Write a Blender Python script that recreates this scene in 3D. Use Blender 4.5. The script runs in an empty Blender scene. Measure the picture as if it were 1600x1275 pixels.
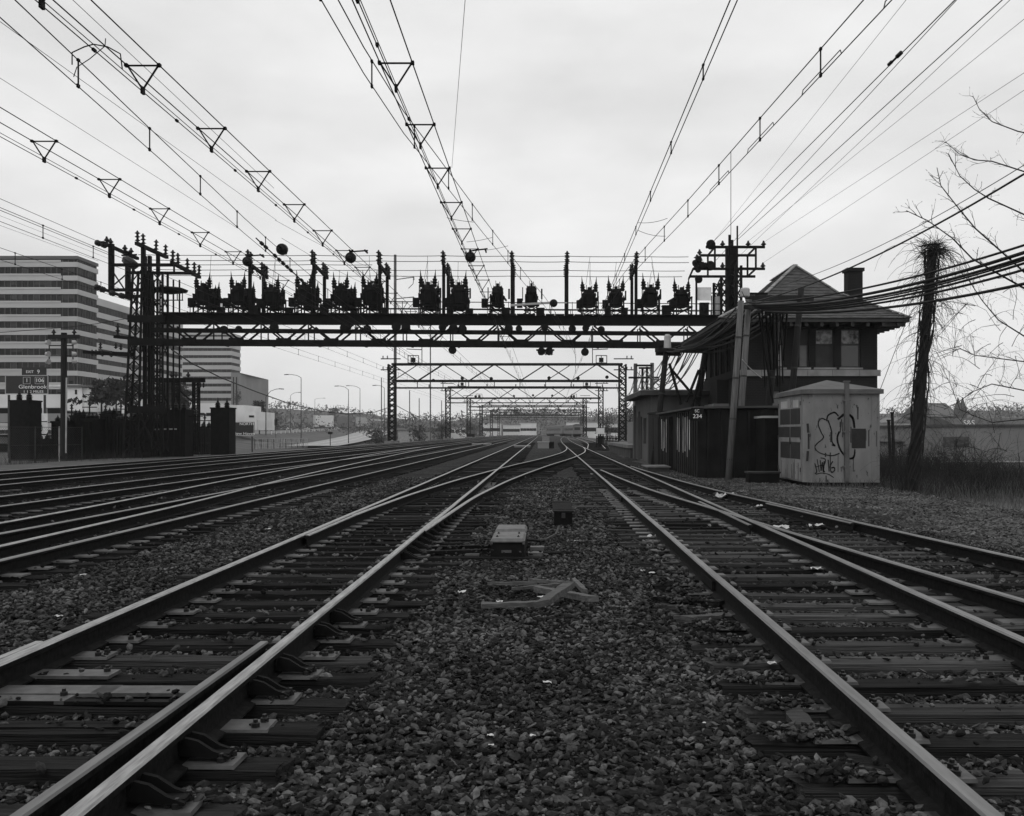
import bpy, math, random
import numpy as np
from mathutils import Vector, Matrix, Quaternion

random.seed(7)
rng = np.random.default_rng(11)
S = bpy.context.scene
COL = S.collection

# ---------------------------------------------------------------- camera
F, CX, CY, CAMH = 1560.0, 848.0, 676.0, 1.5        # focal length and vanishing point in photo pixels (1600 wide)
cam_d = bpy.data.cameras.new('camera')
cam_d.sensor_fit = 'HORIZONTAL'; cam_d.sensor_width = 36.0
cam_d.lens = F / 1600.0 * 36.0
cam_d.shift_x = -(CX - 800.0) / 1600.0
cam_d.shift_y = (CY - 637.5) / 1600.0
cam_d.clip_start = 0.1; cam_d.clip_end = 4000.0
cam = bpy.data.objects.new('camera', cam_d); COL.objects.link(cam)
cam.location = (0, 0, CAMH); cam.rotation_euler = (math.radians(90), 0, 0)
S.camera = cam

# ---------------------------------------------------------------- sky, sun, exposure
W = bpy.data.worlds.new('World'); S.world = W; W.use_nodes = True
nt = W.node_tree; nt.nodes.clear()
out = nt.nodes.new('ShaderNodeOutputWorld'); bg = nt.nodes.new('ShaderNodeBackground')
sky = nt.nodes.new('ShaderNodeTexSky'); sky.sky_type = 'NISHITA'; sky.sun_disc = False
SUN_EL, SUN_AZ = math.radians(52), math.radians(205)
sky.sun_elevation = SUN_EL; sky.sun_rotation = SUN_AZ
sky.dust_density = 4.0
bw = nt.nodes.new('ShaderNodeRGBToBW'); nt.links.new(sky.outputs[0], bw.inputs[0])
tc = nt.nodes.new('ShaderNodeTexCoord')
mp = nt.nodes.new('ShaderNodeMapping'); mp.inputs['Scale'].default_value = (1.0, 1.0, 2.6)
nt.links.new(tc.outputs['Generated'], mp.inputs['Vector'])
n1 = nt.nodes.new('ShaderNodeTexNoise'); n1.inputs['Scale'].default_value = 4.2; n1.inputs['Detail'].default_value = 7; n1.inputs['Roughness'].default_value = 0.5
nt.links.new(mp.outputs[0], n1.inputs['Vector'])
mr = nt.nodes.new('ShaderNodeMapRange')
mr.inputs['From Min'].default_value = 0.3; mr.inputs['From Max'].default_value = 0.7
mr.inputs['To Min'].default_value = 7.7; mr.inputs['To Max'].default_value = 9.9      # overcast cloud deck
nt.links.new(n1.outputs['Fac'], mr.inputs['Value'])
mx = nt.nodes.new('ShaderNodeMix'); mx.data_type = 'FLOAT'
mx.inputs['Factor'].default_value = 0.94
nt.links.new(bw.outputs[0], mx.inputs[2]); nt.links.new(mr.outputs[0], mx.inputs[3])
nt.links.new(mx.outputs[0], bg.inputs['Color']); bg.inputs['Strength'].default_value = 0.1
nt.links.new(bg.outputs[0], out.inputs[0])

sun_d = bpy.data.lights.new('sun', 'SUN'); sun_d.energy = 0.5; sun_d.angle = math.radians(40); sun_d.color = (1, 1, 1)
sun = bpy.data.objects.new('sun', sun_d); COL.objects.link(sun)
sun.rotation_euler = (math.radians(90) - SUN_EL, 0, math.radians(180) - SUN_AZ)

S.view_settings.view_transform = 'Standard'; S.view_settings.look = 'None'
S.view_settings.exposure = 0.0; S.view_settings.gamma = 1.0; S.view_settings.use_curve_mapping = False
S.render.engine = 'CYCLES'
S.cycles.max_bounces = 5; S.cycles.diffuse_bounces = 3; S.cycles.glossy_bounces = 3
S.cycles.transparent_max_bounces = 8; S.cycles.volume_bounces = 0
S.cycles.use_denoising = True

# ---------------------------------------------------------------- helpers
def P(px, py, Y):
    """a point of the place seen at photo pixel (px, py) that lies Y metres ahead"""
    return Vector(((px - CX) / F * Y, Y, CAMH - (py - CY) / F * Y))

ORG = {}
def org(o):
    return ORG.get(o.name, Vector((0, 0, 0))) if o is not None else Vector((0, 0, 0))

def tag(o, label=None, cat=None, group=None, kind=None):
    if label: o['label'] = label
    if cat: o['category'] = cat
    if group: o['group'] = group
    if kind: o['kind'] = kind
    return o

def empty(name, loc=(0, 0, 0), parent=None, label=None, cat=None, group=None):
    o = bpy.data.objects.new(name, None); COL.objects.link(o)
    o.empty_display_size = 0.2
    loc = Vector(loc)
    o.location = loc - org(parent)
    if parent is not None: o.parent = parent
    ORG[o.name] = loc
    return tag(o, label, cat, group)

def link(name, mesh, parent, wloc=None):
    o = bpy.data.objects.new(name, mesh); COL.objects.link(o)
    if parent is not None: o.parent = parent
    w = Vector(wloc) if wloc is not None else org(parent)
    o.location = w - org(parent)
    ORG[o.name] = w
    return o

def inst(name, mesh, loc, parent=None, scale=(1, 1, 1), rot=(0, 0, 0)):
    o = link(name, mesh, parent, loc)
    if isinstance(scale, (int, float)): scale = (scale,) * 3
    o.scale = scale; o.rotation_euler = rot
    return o

def kids(o):
    return list(o.children)

def copy_tree(o, parent=None):
    c = o.copy(); COL.objects.link(c); c.parent = parent
    for ch in kids(o): copy_tree(ch, c)
    return c

class MB:
    def __init__(s): s.v = []; s.f = []; s.m = []
    def add(s, vs, fs, mi=0):
        b = len(s.v); s.v.extend([tuple(v) for v in vs]); s.f.extend([tuple(b + i for i in f) for f in fs]); s.m.extend([mi] * len(fs)); return s
    def box(s, lo, hi, mi=0):
        x0, y0, z0 = lo; x1, y1, z1 = hi
        return s.add([(x0, y0, z0), (x1, y0, z0), (x1, y1, z0), (x0, y1, z0), (x0, y0, z1), (x1, y0, z1), (x1, y1, z1), (x0, y1, z1)],
                     [(0, 3, 2, 1), (4, 5, 6, 7), (0, 1, 5, 4), (1, 2, 6, 5), (2, 3, 7, 6), (3, 0, 4, 7)], mi)
    def bar(s, p, q, w, h=None, mi=0, up=(0, 0, 1)):
        h = w if h is None else h
        p = Vector(p); q = Vector(q); d = (q - p)
        if d.length < 1e-6: return s
        d.normalize(); u = Vector(up)
        if abs(d.dot(u)) > .98: u = Vector((0, 1, 0))
        a = d.cross(u).normalized() * (w / 2); b = a.cross(d).normalized() * (h / 2)
        vs = [p - a - b, p + a - b, p + a + b, p - a + b, q - a - b, q + a - b, q + a + b, q - a + b]
        return s.add(vs, [(0, 1, 2, 3), (7, 6, 5, 4), (0, 4, 5, 1), (1, 5, 6, 2), (2, 6, 7, 3), (3, 7, 4, 0)], mi)
    def tube(s, pts, r, n=5, mi=0, cap=True):
        pts = [Vector(p) for p in pts]; m = len(pts)
        if m < 2: return s
        rr = r if hasattr(r, '__len__') else [r] * m
        b = len(s.v); prev = None
        for i, p in enumerate(pts):
            d = (pts[min(i + 1, m - 1)] - pts[max(i - 1, 0)])
            if d.length < 1e-9: d = Vector((0, 1, 0))
            d.normalize()
            if prev is None:
                u = Vector((0, 0, 1)) if abs(d.z) < .9 else Vector((1, 0, 0))
                a = d.cross(u).normalized()
            else:
                a = (prev - d * prev.dot(d))
                a = a.normalized() if a.length > 1e-6 else d.cross(Vector((0, 0, 1))).normalized()
            prev = a; c = d.cross(a)
            for k in range(n):
                t = 2 * math.pi * k / n
                s.v.append(tuple(p + (a * math.cos(t) + c * math.sin(t)) * rr[i]))
        for i in range(m - 1):
            for k in range(n):
                k2 = (k + 1) % n
                s.f.append((b + i * n + k, b + i * n + k2, b + (i + 1) * n + k2, b + (i + 1) * n + k)); s.m.append(mi)
        if cap:
            s.f.append(tuple(b + k for k in range(n))[::-1]); s.m.append(mi)
            s.f.append(tuple(b + (m - 1) * n + k for k in range(n))); s.m.append(mi)
        return s
    def lathe(s, base, prof, n=8, axis=(0, 0, 1), mi=0):
        ax = Vector(axis).normalized(); u = Vector((1, 0, 0)) if abs(ax.x) < .9 else Vector((0, 1, 0))
        a = ax.cross(u).normalized(); c = ax.cross(a); base = Vector(base); b = len(s.v); m = len(prof)
        for r, z in prof:
            for k in range(n):
                t = 2 * math.pi * (k + .5) / n
                s.v.append(tuple(base + ax * z + (a * math.cos(t) + c * math.sin(t)) * r))
        for i in range(m - 1):
            for k in range(n):
                k2 = (k + 1) % n
                s.f.append((b + i * n + k, b + i * n + k2, b + (i + 1) * n + k2, b + (i + 1) * n + k)); s.m.append(mi)
        s.f.append(tuple(b + k for k in range(n))[::-1]); s.m.append(mi)
        s.f.append(tuple(b + (m - 1) * n + k for k in range(n))); s.m.append(mi)
        return s
    def mesh(s, name, mats, o=Vector((0, 0, 0)), smooth=False):
        me = bpy.data.meshes.new(name)
        me.from_pydata([(v[0] - o[0], v[1] - o[1], v[2] - o[2]) for v in s.v], [], s.f)
        for m in (mats if isinstance(mats, (list, tuple)) else [mats]): me.materials.append(m)
        if isinstance(mats, (list, tuple)) and len(mats) > 1: me.polygons.foreach_set('material_index', s.m)
        if smooth: me.polygons.foreach_set('use_smooth', [True] * len(me.polygons))
        me.update(); return me
    def build(s, name, mats, parent=None, loc=None, smooth=False):
        w = Vector(loc) if loc is not None else org(parent)
        return link(name, s.mesh(name, mats, w, smooth), parent, w)

UNIT = {}
def unit_box(mat):
    k = mat.name
    if k not in UNIT: UNIT[k] = MB().box((-.5, -.5, -.5), (.5, .5, .5)).mesh('box_' + k, mat)
    return UNIT[k]

def bar(name, p, q, w, h, mat, parent, up=(0, 0, 1)):
    """a straight member from p to q as one object"""
    p = Vector(p); q = Vector(q); d = q - p; L = d.length
    x = d.normalized(); u = Vector(up)
    if abs(x.dot(u)) > .98: u = Vector((0, 1, 0))
    y = u.cross(x).normalized(); z = x.cross(y)
    o = link(name, unit_box(mat), parent, (p + q) / 2)
    R = Matrix((x, y, z)).transposed()
    o.rotation_mode = 'QUATERNION'; o.rotation_quaternion = R.to_quaternion()
    o.scale = (L, w, h)
    return o

def box(name, lo, hi, mat, parent, loc=None):
    c = (Vector(lo) + Vector(hi)) / 2
    if parent is None:
        return MB().box(lo, hi).build(name, mat, None, (c.x, c.y, min(lo[2], hi[2])))
    o = link(name, unit_box(mat), parent, c)
    o.scale = [abs(hi[i] - lo[i]) for i in range(3)]
    return o

def sagline(a, b, sag, n=12):
    a = Vector(a); b = Vector(b)
    return [a.lerp(b, i / n) - Vector((0, 0, sag * 4 * (i / n) * (1 - i / n))) for i in range(n + 1)]

def wire(name, pts, r, mat, parent=None, n=5):
    return MB().tube(pts, r, n).build(name, mat, parent, None if parent is not None else pts[0])

def text(name, body, loc, size, mat, parent, rot=(math.radians(90), 0, 0), align='CENTER', sx=1.0):
    c = bpy.data.curves.new(name, 'FONT'); c.body = body; c.size = size; c.align_x = align; c.align_y = 'CENTER'
    c.extrude = 0.004; c.materials.append(mat)
    tmp = bpy.data.objects.new('tmp', c); me = bpy.data.meshes.new_from_object(tmp); bpy.data.objects.remove(tmp)
    if not me.materials: me.materials.append(mat)
    o = link(name, me, parent, loc); o.rotation_euler = rot; o.scale = (sx, 1, 1); return o

# ---------------------------------------------------------------- materials (all grey: the photograph is black and white)
def M(name, v, rough=.8, metal=0.0, var=.3, scale=3.0, bump=0.0, bscale=40.0, spec=.3, stretch=(1, 1, 1), obj=False, rnd=0.0, detail=4, bdist=.01, speck=0.0, speckv=.3, speckscale=60.0):
    m = bpy.data.materials.new(name); m.use_nodes = True
    t = m.node_tree; N = t.nodes; L = t.links
    b = N['Principled BSDF']
    b.inputs['Roughness'].default_value = rough; b.inputs['Metallic'].default_value = metal
    b.inputs['Specular IOR Level'].default_value = spec
    if obj:
        tcn = N.new('ShaderNodeTexCoord'); vec = tcn.outputs['Object']
    else:
        g = N.new('ShaderNodeNewGeometry'); vec = g.outputs['Position']
    mpn = N.new('ShaderNodeMapping'); mpn.inputs['Scale'].default_value = stretch
    L.new(vec, mpn.inputs['Vector'])
    oi = None
    if rnd or obj:
        oi = N.new('ShaderNodeObjectInfo')
        ml = N.new('ShaderNodeMath'); ml.operation = 'MULTIPLY'; ml.inputs[1].default_value = 37.0
        L.new(oi.outputs['Random'], ml.inputs[0])
        if obj: L.new(ml.outputs[0], mpn.inputs['Location'])
    n = N.new('ShaderNodeTexNoise'); n.inputs['Scale'].default_value = scale; n.inputs['Detail'].default_value = detail; n.inputs['Roughness'].default_value = .6
    L.new(mpn.outputs[0], n.inputs['Vector'])
    r = N.new('ShaderNodeMapRange'); r.inputs['From Min'].default_value = .3; r.inputs['From Max'].default_value = .7
    r.inputs['To Min'].default_value = v * (1 - var); r.inputs['To Max'].default_value = v * (1 + var)
    L.new(n.outputs['Fac'], r.inputs['Value'])
    val = r.outputs[0]
    if rnd:
        rr = N.new('ShaderNodeMapRange'); rr.inputs['To Min'].default_value = 1 - rnd; rr.inputs['To Max'].default_value = 1 + rnd
        L.new(oi.outputs['Random'], rr.inputs['Value'])
        mu = N.new('ShaderNodeMath'); mu.operation = 'MULTIPLY'; L.new(val, mu.inputs[0]); L.new(rr.outputs[0], mu.inputs[1]); val = mu.outputs[0]
    if speck:
        n3 = N.new('ShaderNodeTexNoise'); n3.inputs['Scale'].default_value = speckscale; n3.inputs['Detail'].default_value = 3
        L.new(mpn.outputs[0], n3.inputs['Vector'])
        r3 = N.new('ShaderNodeMapRange'); r3.inputs['From Min'].default_value = 1 - speck; r3.inputs['From Max'].default_value = 1 - speck + .06
        L.new(n3.outputs['Fac'], r3.inputs['Value'])
        mi = N.new('ShaderNodeMix'); mi.data_type = 'FLOAT'; L.new(r3.outputs[0], mi.inputs[0]); L.new(val, mi.inputs[2]); mi.inputs[3].default_value = speckv
        val = mi.outputs[0]
    L.new(val, b.inputs['Base Color'])
    if bump:
        n2 = N.new('ShaderNodeTexNoise'); n2.inputs['Scale'].default_value = bscale; n2.inputs['Detail'].default_value = 3
        L.new(mpn.outputs[0], n2.inputs['Vector'])
        bn = N.new('ShaderNodeBump'); bn.inputs['Strength'].default_value = bump; bn.inputs['Distance'].default_value = bdist
        L.new(n2.outputs['Fac'], bn.inputs['Height']); L.new(bn.outputs[0], b.inputs['Normal'])
    return m

def brick_mat(name, v, mortar, sx=4.5, rowh=.075, var=.35):
    m = M(name, v, .9, var=var, scale=.7)
    t = m.node_tree; N = t.nodes; L = t.links; b = N['Principled BSDF']
    g = N.new('ShaderNodeNewGeometry'); sp = N.new('ShaderNodeSeparateXYZ'); L.new(g.outputs['Position'], sp.inputs[0])
    ad = N.new('ShaderNodeMath'); L.new(sp.outputs[0], ad.inputs[0]); L.new(sp.outputs[1], ad.inputs[1])
    cb = N.new('ShaderNodeCombineXYZ'); L.new(ad.outputs[0], cb.inputs[0]); L.new(sp.outputs[2], cb.inputs[1])
    br = N.new('ShaderNodeTexBrick'); br.inputs['Scale'].default_value = 1.0
    br.inputs['Brick Width'].default_value = 1 / sx; br.inputs['Row Height'].default_value = rowh; br.inputs['Mortar Size'].default_value = rowh * .09
    L.new(cb.outputs[0], br.inputs['Vector'])
    old = b.inputs['Base Color'].links[0].from_socket
    mi = N.new('ShaderNodeMix'); mi.data_type = 'FLOAT'; L.new(br.outputs['Fac'], mi.inputs[0]); L.new(old, mi.inputs[2]); mi.inputs[3].default_value = mortar
    L.new(mi.outputs[0], b.inputs['Base Color'])
    bn = N.new('ShaderNodeBump'); bn.inputs['Strength'].default_value = .6; bn.inputs['Distance'].default_value = .01; bn.invert = True
    L.new(br.outputs['Fac'], bn.inputs['Height']); L.new(bn.outputs[0], b.inputs['Normal'])
    return m

STEEL = M('dark_steel', .007, .8, .0, .4, 2.5, bump=.2, bscale=25, spec=.08)
STEEL2 = M('weathered_steel', .028, .6, .0, .4, 2.0, bump=.2, bscale=25)
FARSTEEL = M('gantry_steel', .010, .85, .0, .35, 1.0, spec=.08)
WIRE = M('wire_metal', .008, .7, .0, .2, 2.0, spec=.1)
CABLE = M('cable_rubber', .008, .6, .0, .2, 2.0)
PORC = M('porcelain', .010, .45, .0, .2, 5.0, spec=.15)
TANK = M('breaker_paint', .008, .8, .0, .4, 3.0, spec=.06)
RAILHEAD = M('worn_rail_head', .32, .36, 1.0, .5, 16.0, stretch=(3, .25, 3), detail=8, bump=.15, bscale=90, bdist=.002)
RAILTOP2 = M('dull_rail_head', .17, .42, 1.0, .35, 5.0, stretch=(3, .35, 3))
RAILSIDE = M('rusty_rail_side', .009, .85, .0, .7, 22.0, bump=.5, bscale=70, bdist=.004, spec=.08, detail=8)
PLATE = M('steel_plate', .085, .55, .3, .4, 9.0, bump=.3, bscale=60, bdist=.003)
BOLT = M('bolt_steel', .02, .5, .4, .3, 9.0)
TIE = M('creosote_timber', .014, .85, .0, .75, 3.0, bump=.9, bscale=9.0, stretch=(1.2, 12, 12), obj=True, rnd=.35, bdist=.02, spec=.06)
TIEPALE = M('weathered_timber', .048, .85, .0, .65, 3.0, bump=.9, bscale=9.0, stretch=(1.2, 12, 12), obj=True, rnd=.4, bdist=.02, spec=.08)
DEBRIS = M('broken_wood', .075, .85, .0, .4, 3.0, bump=.7, bscale=9.0, stretch=(2, 12, 12), obj=True, rnd=.25, bdist=.01)
POLEW = M('pole_timber', .105, .85, .0, .45, 2.0, bump=.6, bscale=10.0, stretch=(9, 9, .6), bdist=.02)
POLED = M('dark_pole_timber', .010, .85, .0, .45, 2.0, bump=.6, bscale=10.0, stretch=(9, 9, .6), bdist=.02)
PAPER = M('paper', .48, .8, .0, .15, 20.0)
CONC = M('concrete', .15, .9, .0, .35, 1.2, bump=.3, bscale=20)
CONCD = M('dark_concrete', .05, .9, .0, .35, 1.2, bump=.3, bscale=20)
MACH = M('machine_casting', .006, .75, .0, .4, 6.0, bump=.2, bscale=40, spec=.1)
MACHTOP = M('machine_cover', .11, .6, .0, .35, 6.0, bump=.2, bscale=40)
PAINTW = M('white_paint', .62, .7, .0, .15, 2.0)
PAINTG = M('grey_paint', .35, .7, .0, .2, 2.0)
SIGNG = M('sign_green', .02, .6, .0, .1, 2.0)
LETTER = M('sign_lettering', .75, .6, .0, .05, 2.0)
GLASS = M('dark_window_glass', .025, .12, .0, .3, .3, spec=.6)
BLACK = M('black_paint', .006, .8, .0, .3, 2.0, spec=.08)
# ================================================================ the setting
def stone_mat(name, lo, hi, scale, bump=1.0, bdist=.04):
    m = bpy.data.materials.new(name); m.use_nodes = True
    t = m.node_tree; N = t.nodes; L = t.links; b = N['Principled BSDF']
    b.inputs['Roughness'].default_value = .95; b.inputs['Specular IOR Level'].default_value = .08
    g = N.new('ShaderNodeNewGeometry')
    vo = N.new('ShaderNodeTexVoronoi'); vo.inputs['Scale'].default_value = scale
    L.new(g.outputs['Position'], vo.inputs['Vector'])
    sp = N.new('ShaderNodeSeparateColor'); L.new(vo.outputs['Color'], sp.inputs[0])
    pw = N.new('ShaderNodeMath'); pw.operation = 'POWER'; pw.inputs[1].default_value = 2.0; L.new(sp.outputs[0], pw.inputs[0])
    r = N.new('ShaderNodeMapRange'); r.inputs['To Min'].default_value = lo; r.inputs['To Max'].default_value = hi; L.new(pw.outputs[0], r.inputs['Value'])
    n = N.new('ShaderNodeTexNoise'); n.inputs['Scale'].default_value = .45; n.inputs['Detail'].default_value = 5; L.new(g.outputs['Position'], n.inputs['Vector'])
    r2 = N.new('ShaderNodeMapRange'); r2.inputs['From Min'].default_value = .3; r2.inputs['From Max'].default_value = .7; r2.inputs['To Min'].default_value = .65; r2.inputs['To Max'].default_value = 1.4
    L.new(n.outputs['Fac'], r2.inputs['Value'])
    mu = N.new('ShaderNodeMath'); mu.operation = 'MULTIPLY'; L.new(r.outputs[0], mu.inputs[0]); L.new(r2.outputs[0], mu.inputs[1])
    L.new(mu.outputs[0], b.inputs['Base Color'])
    bn = N.new('ShaderNodeBump'); bn.inputs['Strength'].default_value = bump; bn.inputs['Distance'].default_value = bdist; bn.invert = True
    L.new(vo.outputs['Distance'], bn.inputs['Height']); L.new(bn.outputs[0], b.inputs['Normal'])
    return m

BALLAST = stone_mat('ballast_bed', .012, .06, 17.0)
GRAVEL = stone_mat('fine_gravel', .05, .12, 30.0, .6, .02)
DIRT = M('dirt_ground', .055, .95, .0, .5, .35, bump=.5, bscale=6, bdist=.05, detail=8)
GRASSG = M('dead_grass_ground', .075, .95, .0, .5, .12, bump=.5, bscale=5, bdist=.05, detail=8)
ASPH = M('worn_asphalt', .16, .85, .0, .15, .3, bump=.1, bscale=30)

def pchip(pts):
    xs = np.array([p[0] for p in pts], float); ys = np.array([p[1] for p in pts], float)
    h = np.diff(xs); d = np.diff(ys) / h; m = np.zeros(len(xs))
    m[0], m[-1] = d[0], d[-1]
    for i in range(1, len(xs) - 1):
        m[i] = 0 if d[i - 1] * d[i] <= 0 else (h[i - 1] + h[i]) / (h[i - 1] / d[i] + h[i] / d[i - 1])
    def f(x):
        i = int(np.clip(np.searchsorted(xs, x) - 1, 0, len(xs) - 2)); t = (x - xs[i]); s = t / h[i]
        if x <= xs[0]: return float(ys[0] + m[0] * (x - xs[0]))
        if x >= xs[-1]: return float(ys[-1] + m[-1] * (x - xs[-1]))
        return float(ys[i] * (1 + 2 * s) * (1 - s) ** 2 + h[i] * m[i] * s * (1 - s) ** 2 + ys[i + 1] * s * s * (3 - 2 * s) + h[i] * m[i + 1] * s * s * (s - 1))
    return f

c_left = lambda Y: -2.40
c_right = lambda Y: 2.30 + .0075 * Y if Y < 100 else 3.05 + .0075 * (Y - 100) + .00006 * (Y - 100) ** 2
c_two = lambda Y: -6.43
c_three = lambda Y: -10.6
c_four = lambda Y: -14.6
c_five = lambda Y: -18.2
c_cross = pchip([(12.8, -2.40), (20, -2.2), (26, -1.85), (38, -.8), (55, 1.0), (72, 2.3), (88, 2.88), (102, 3.06)])
_off = pchip([(-8, 4.1), (3, 2.8), (8.8, 2.15), (12.3, 1.79), (18, 1.3), (23, .85), (32, .42), (40, .17), (50, 0.0)])
c_third = lambda Y: c_right(Y) + max(0, _off(Y))
c_div = pchip([(-6, -6.5), (3, -6.8), (12.5, -7.2), (18, -7.45), (28, -8.15), (50, -9.2), (75, -10.2), (95, -10.55), (110, -10.6)])

# --- ground: one sheet out to the horizon
def axis_pts(a, b, fine_a, fine_b, fine, coarse):
    l = []
    x = a
    while x < b:
        l.append(x); x += fine if fine_a <= x < fine_b else coarse
    l.append(b); return l

gx = axis_pts(-680, 680, -70, 70, 3.5, 30); gy = axis_pts(-55, 1280, -20, 260, 6, 40)
def sm(a, b, x): t = min(1, max(0, (x - a) / (b - a))); return t * t * (3 - 2 * t)
def ground_z(x, y):
    z = -.16
    z -= 1.3 * sm(-24.5, -31, x) * sm(75, 110, y)           # left bank down to the road
    z -= .35 * sm(-27, -34, x) * (1 - sm(75, 110, y))
    z -= 1.2 * sm(14, 26, x)
    z -= 2.0 * sm(26, 60, x)
    return z
mb = MB()
for y in gy:
    for x in gx: mb.v.append((x, y, ground_z(x, y) + (random.uniform(-.04, .04) if abs(x) > 24 else 0)))
nx = len(gx)
for j in range(len(gy) - 1):
    for i in range(nx - 1):
        mb.f.append((j * nx + i, j * nx + i + 1, (j + 1) * nx + i + 1, (j + 1) * nx + i)); mb.m.append(0)
tag(mb.build('ground', DIRT, None, (0, 0, 0)), kind='structure')

# --- ballast bed the tracks lie in
xs = np.concatenate([np.arange(-22.6, -9, .8), np.arange(-9, 6.5, .25), np.arange(6.5, 7.3, .4)]); ys = np.concatenate([np.arange(-4, 30, .3), np.arange(30, 120, 3), np.arange(120, 620, 20)])
def bed_z(x, y):
    e = min(1, max(0, (x + 22.6) / 1.2)) * min(1, max(0, (7.3 - x) / .8))
    crib = 0
    for c in (c_left(y), c_right(y), c_two(y), c_three(y), c_four(y), c_five(y)):
        crib = max(crib, 1 - sm(1.0, 1.5, abs(x - c)))
    return -.165 + e * (.115 - .03 * crib)
mb = MB(); n = len(xs)
for y in ys:
    for x in xs:
        mb.v.append((x, y, bed_z(x, y) + .018 * math.sin(x * 2.3 + y * 1.7) * math.sin(y * 2.1 - x) * (1 if y < 40 else .3)))
for j in range(len(ys) - 1):
    for i in range(n - 1): mb.f.append((j * n + i, j * n + i + 1, (j + 1) * n + i + 1, (j + 1) * n + i)); mb.m.append(0)
tag(mb.build('ballast_bed', BALLAST, None, (0, 0, 0)), kind='structure')

# --- lighter cinder path beside the right hand tracks
mb = MB(); rows = list(range(2, 110, 2))
for y in rows:
    e0 = c_third(y) + 1.75 + .15 * math.sin(y * .9)
    for k in range(7):
        x = e0 + (k / 6) * (9.6 - e0 if y < 40 else 3.0)
        mb.v.append((x, y, -.055 + (-.12 if k in (0, 6) else random.uniform(-.012, .012))))
for j in range(len(rows) - 1):
    for i in range(6): mb.f.append((j * 7 + i, j * 7 + i + 1, (j + 1) * 7 + i + 1, (j + 1) * 7 + i)); mb.m.append(0)
tag(mb.build('cinder_path', GRAVEL, None, (0, 0, 0)), kind='structure')

# ================================================================ tracks
RAILMID = M('half_worn_rail_head', .20, .4, 1.0, .35, 5.0, stretch=(3, .35, 3))
HALF = .752                                            # half the distance between rail heads
PROF = [(-.07, 0), (.07, 0), (.07, .011), (.013, .030), (.010, .118), (.036, .132), (.037, .158), (.029, .170), (-.029, .170), (-.037, .158), (-.036, .132), (-.010, .118), (-.013, .030), (-.07, .011)]
def rail(parent, xf, y0, y1, name='rail', dz=0.0, head=None, prof=PROF):
    mb = MB(); yl = []
    y = y0
    while y < y1: yl.append(y); y += .7 if y < 50 else (2.5 if y < 130 else 12)
    yl.append(y1); n = len(prof)
    for y in yl:
        x = xf(y); dx = (xf(y + .05) - xf(y - .05)) / .1; l = math.hypot(1, dx); a, bb = 1 / l, -dx / l
        jit = .003 * math.sin(y * .9 + x)
        for px_, pz in prof: mb.v.append((x + px_ * a + jit, y + px_ * bb, pz + dz))
    for j in range(len(yl) - 1):
        for i in range(n):
            i2 = (i + 1) % n
            mb.f.append((j * n + i, j * n + i2, (j + 1) * n + i2, (j + 1) * n + i)); mb.m.append(1 if i in (6, 7, 8) else 0)
    mb.f.append(tuple(range(n))[::-1]); mb.m.append(0); b = (len(yl) - 1) * n; mb.f.append(tuple(b + i for i in range(n))); mb.m.append(0)
    return mb.build(name, [RAILSIDE, head or RAILHEAD], parent)

# five weathered tie meshes, unit length along x
def tie_mesh(k, mat):
    r = random.Random(k); nx_, prof = 8, [(-.5, 0), (-.47, 1), (-.2, 1.02), (.12, .98), (.46, 1), (.5, .94), (.5, 0)]
    mb = MB(); n = len(prof)
    for i in range(nx_ + 1):
        for (py_, pz_) in prof:
            jz = r.uniform(-.05, .03) if pz_ > .5 else 0
            ex = r.uniform(-.008, .008) if i in (0, nx_) else 0
            mb.v.append((i / nx_ - .5 + ex, (py_ + r.uniform(-.02, .02)) * .205, (pz_ - 1 + jz) * .17))
    for i in range(nx_):
        for k2 in range(n - 1): mb.f.append((i * n + k2, (i + 1) * n + k2, (i + 1) * n + k2 + 1, i * n + k2 + 1)); mb.m.append(0)
    mb.f.append(tuple(range(n))); mb.m.append(0); mb.f.append(tuple(nx_ * n + k2 for k2 in range(n))[::-1]); mb.m.append(0)
    return mb.mesh('tie', mat)
TIES_D = [tie_mesh(k, TIE) for k in range(5)]; TIES_P = [tie_mesh(k + 20, TIEPALE) for k in range(5)]
TIE_RECTS = []
def tie(parent, x0, x1, y, pale=False, skew=0.0):
    me = random.choice(TIES_P if pale else TIES_D)
    L = x1 - x0
    o = inst('tie', me, ((x0 + x1) / 2, y, random.uniform(-.012, .008)), parent, (L, random.uniform(.92, 1.08), 1.0), (random.uniform(-.01, .01), random.uniform(-.004, .004), skew + random.uniform(-.012, .012)))
    TIE_RECTS.append((x0, x1, y)); return o
def far_ties(parent, cf, y0, y1, mat, step=.54):
    mb = MB(); y = y0
    while y < y1:
        c = cf(y) + random.uniform(-.05, .05); mb.box((c - 1.3, y - .115, -.16), (c + 1.3, y + .115, random.uniform(-.015, .01))); y += step * random.uniform(.95, 1.05)
    return tag(mb.build('distant_ties', mat, parent), kind='stuff')

plate_me = MB().add([(-.18, -.095, 0), (.18, -.095, 0), (.18, .095, 0), (-.18, .095, 0), (-.175, -.09, .017), (.175, -.09, .017), (.175, .09, .017), (-.175, .09, .017)],
                    [(4, 5, 6, 7), (0, 1, 5, 4), (1, 2, 6, 5), (2, 3, 7, 6), (3, 0, 4, 7)]).mesh('tie_plate', PLATE)
slide_me = MB().box((-.28, -.085, 0), (.28, .085, .02)).mesh('slide_plate', PLATE)
bolt_me = MB().lathe((0, 0, 0), [(.022, 0), (.022, .022), (.012, .026), (.012, .04)], 6).mesh('bolt', BOLT)
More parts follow.
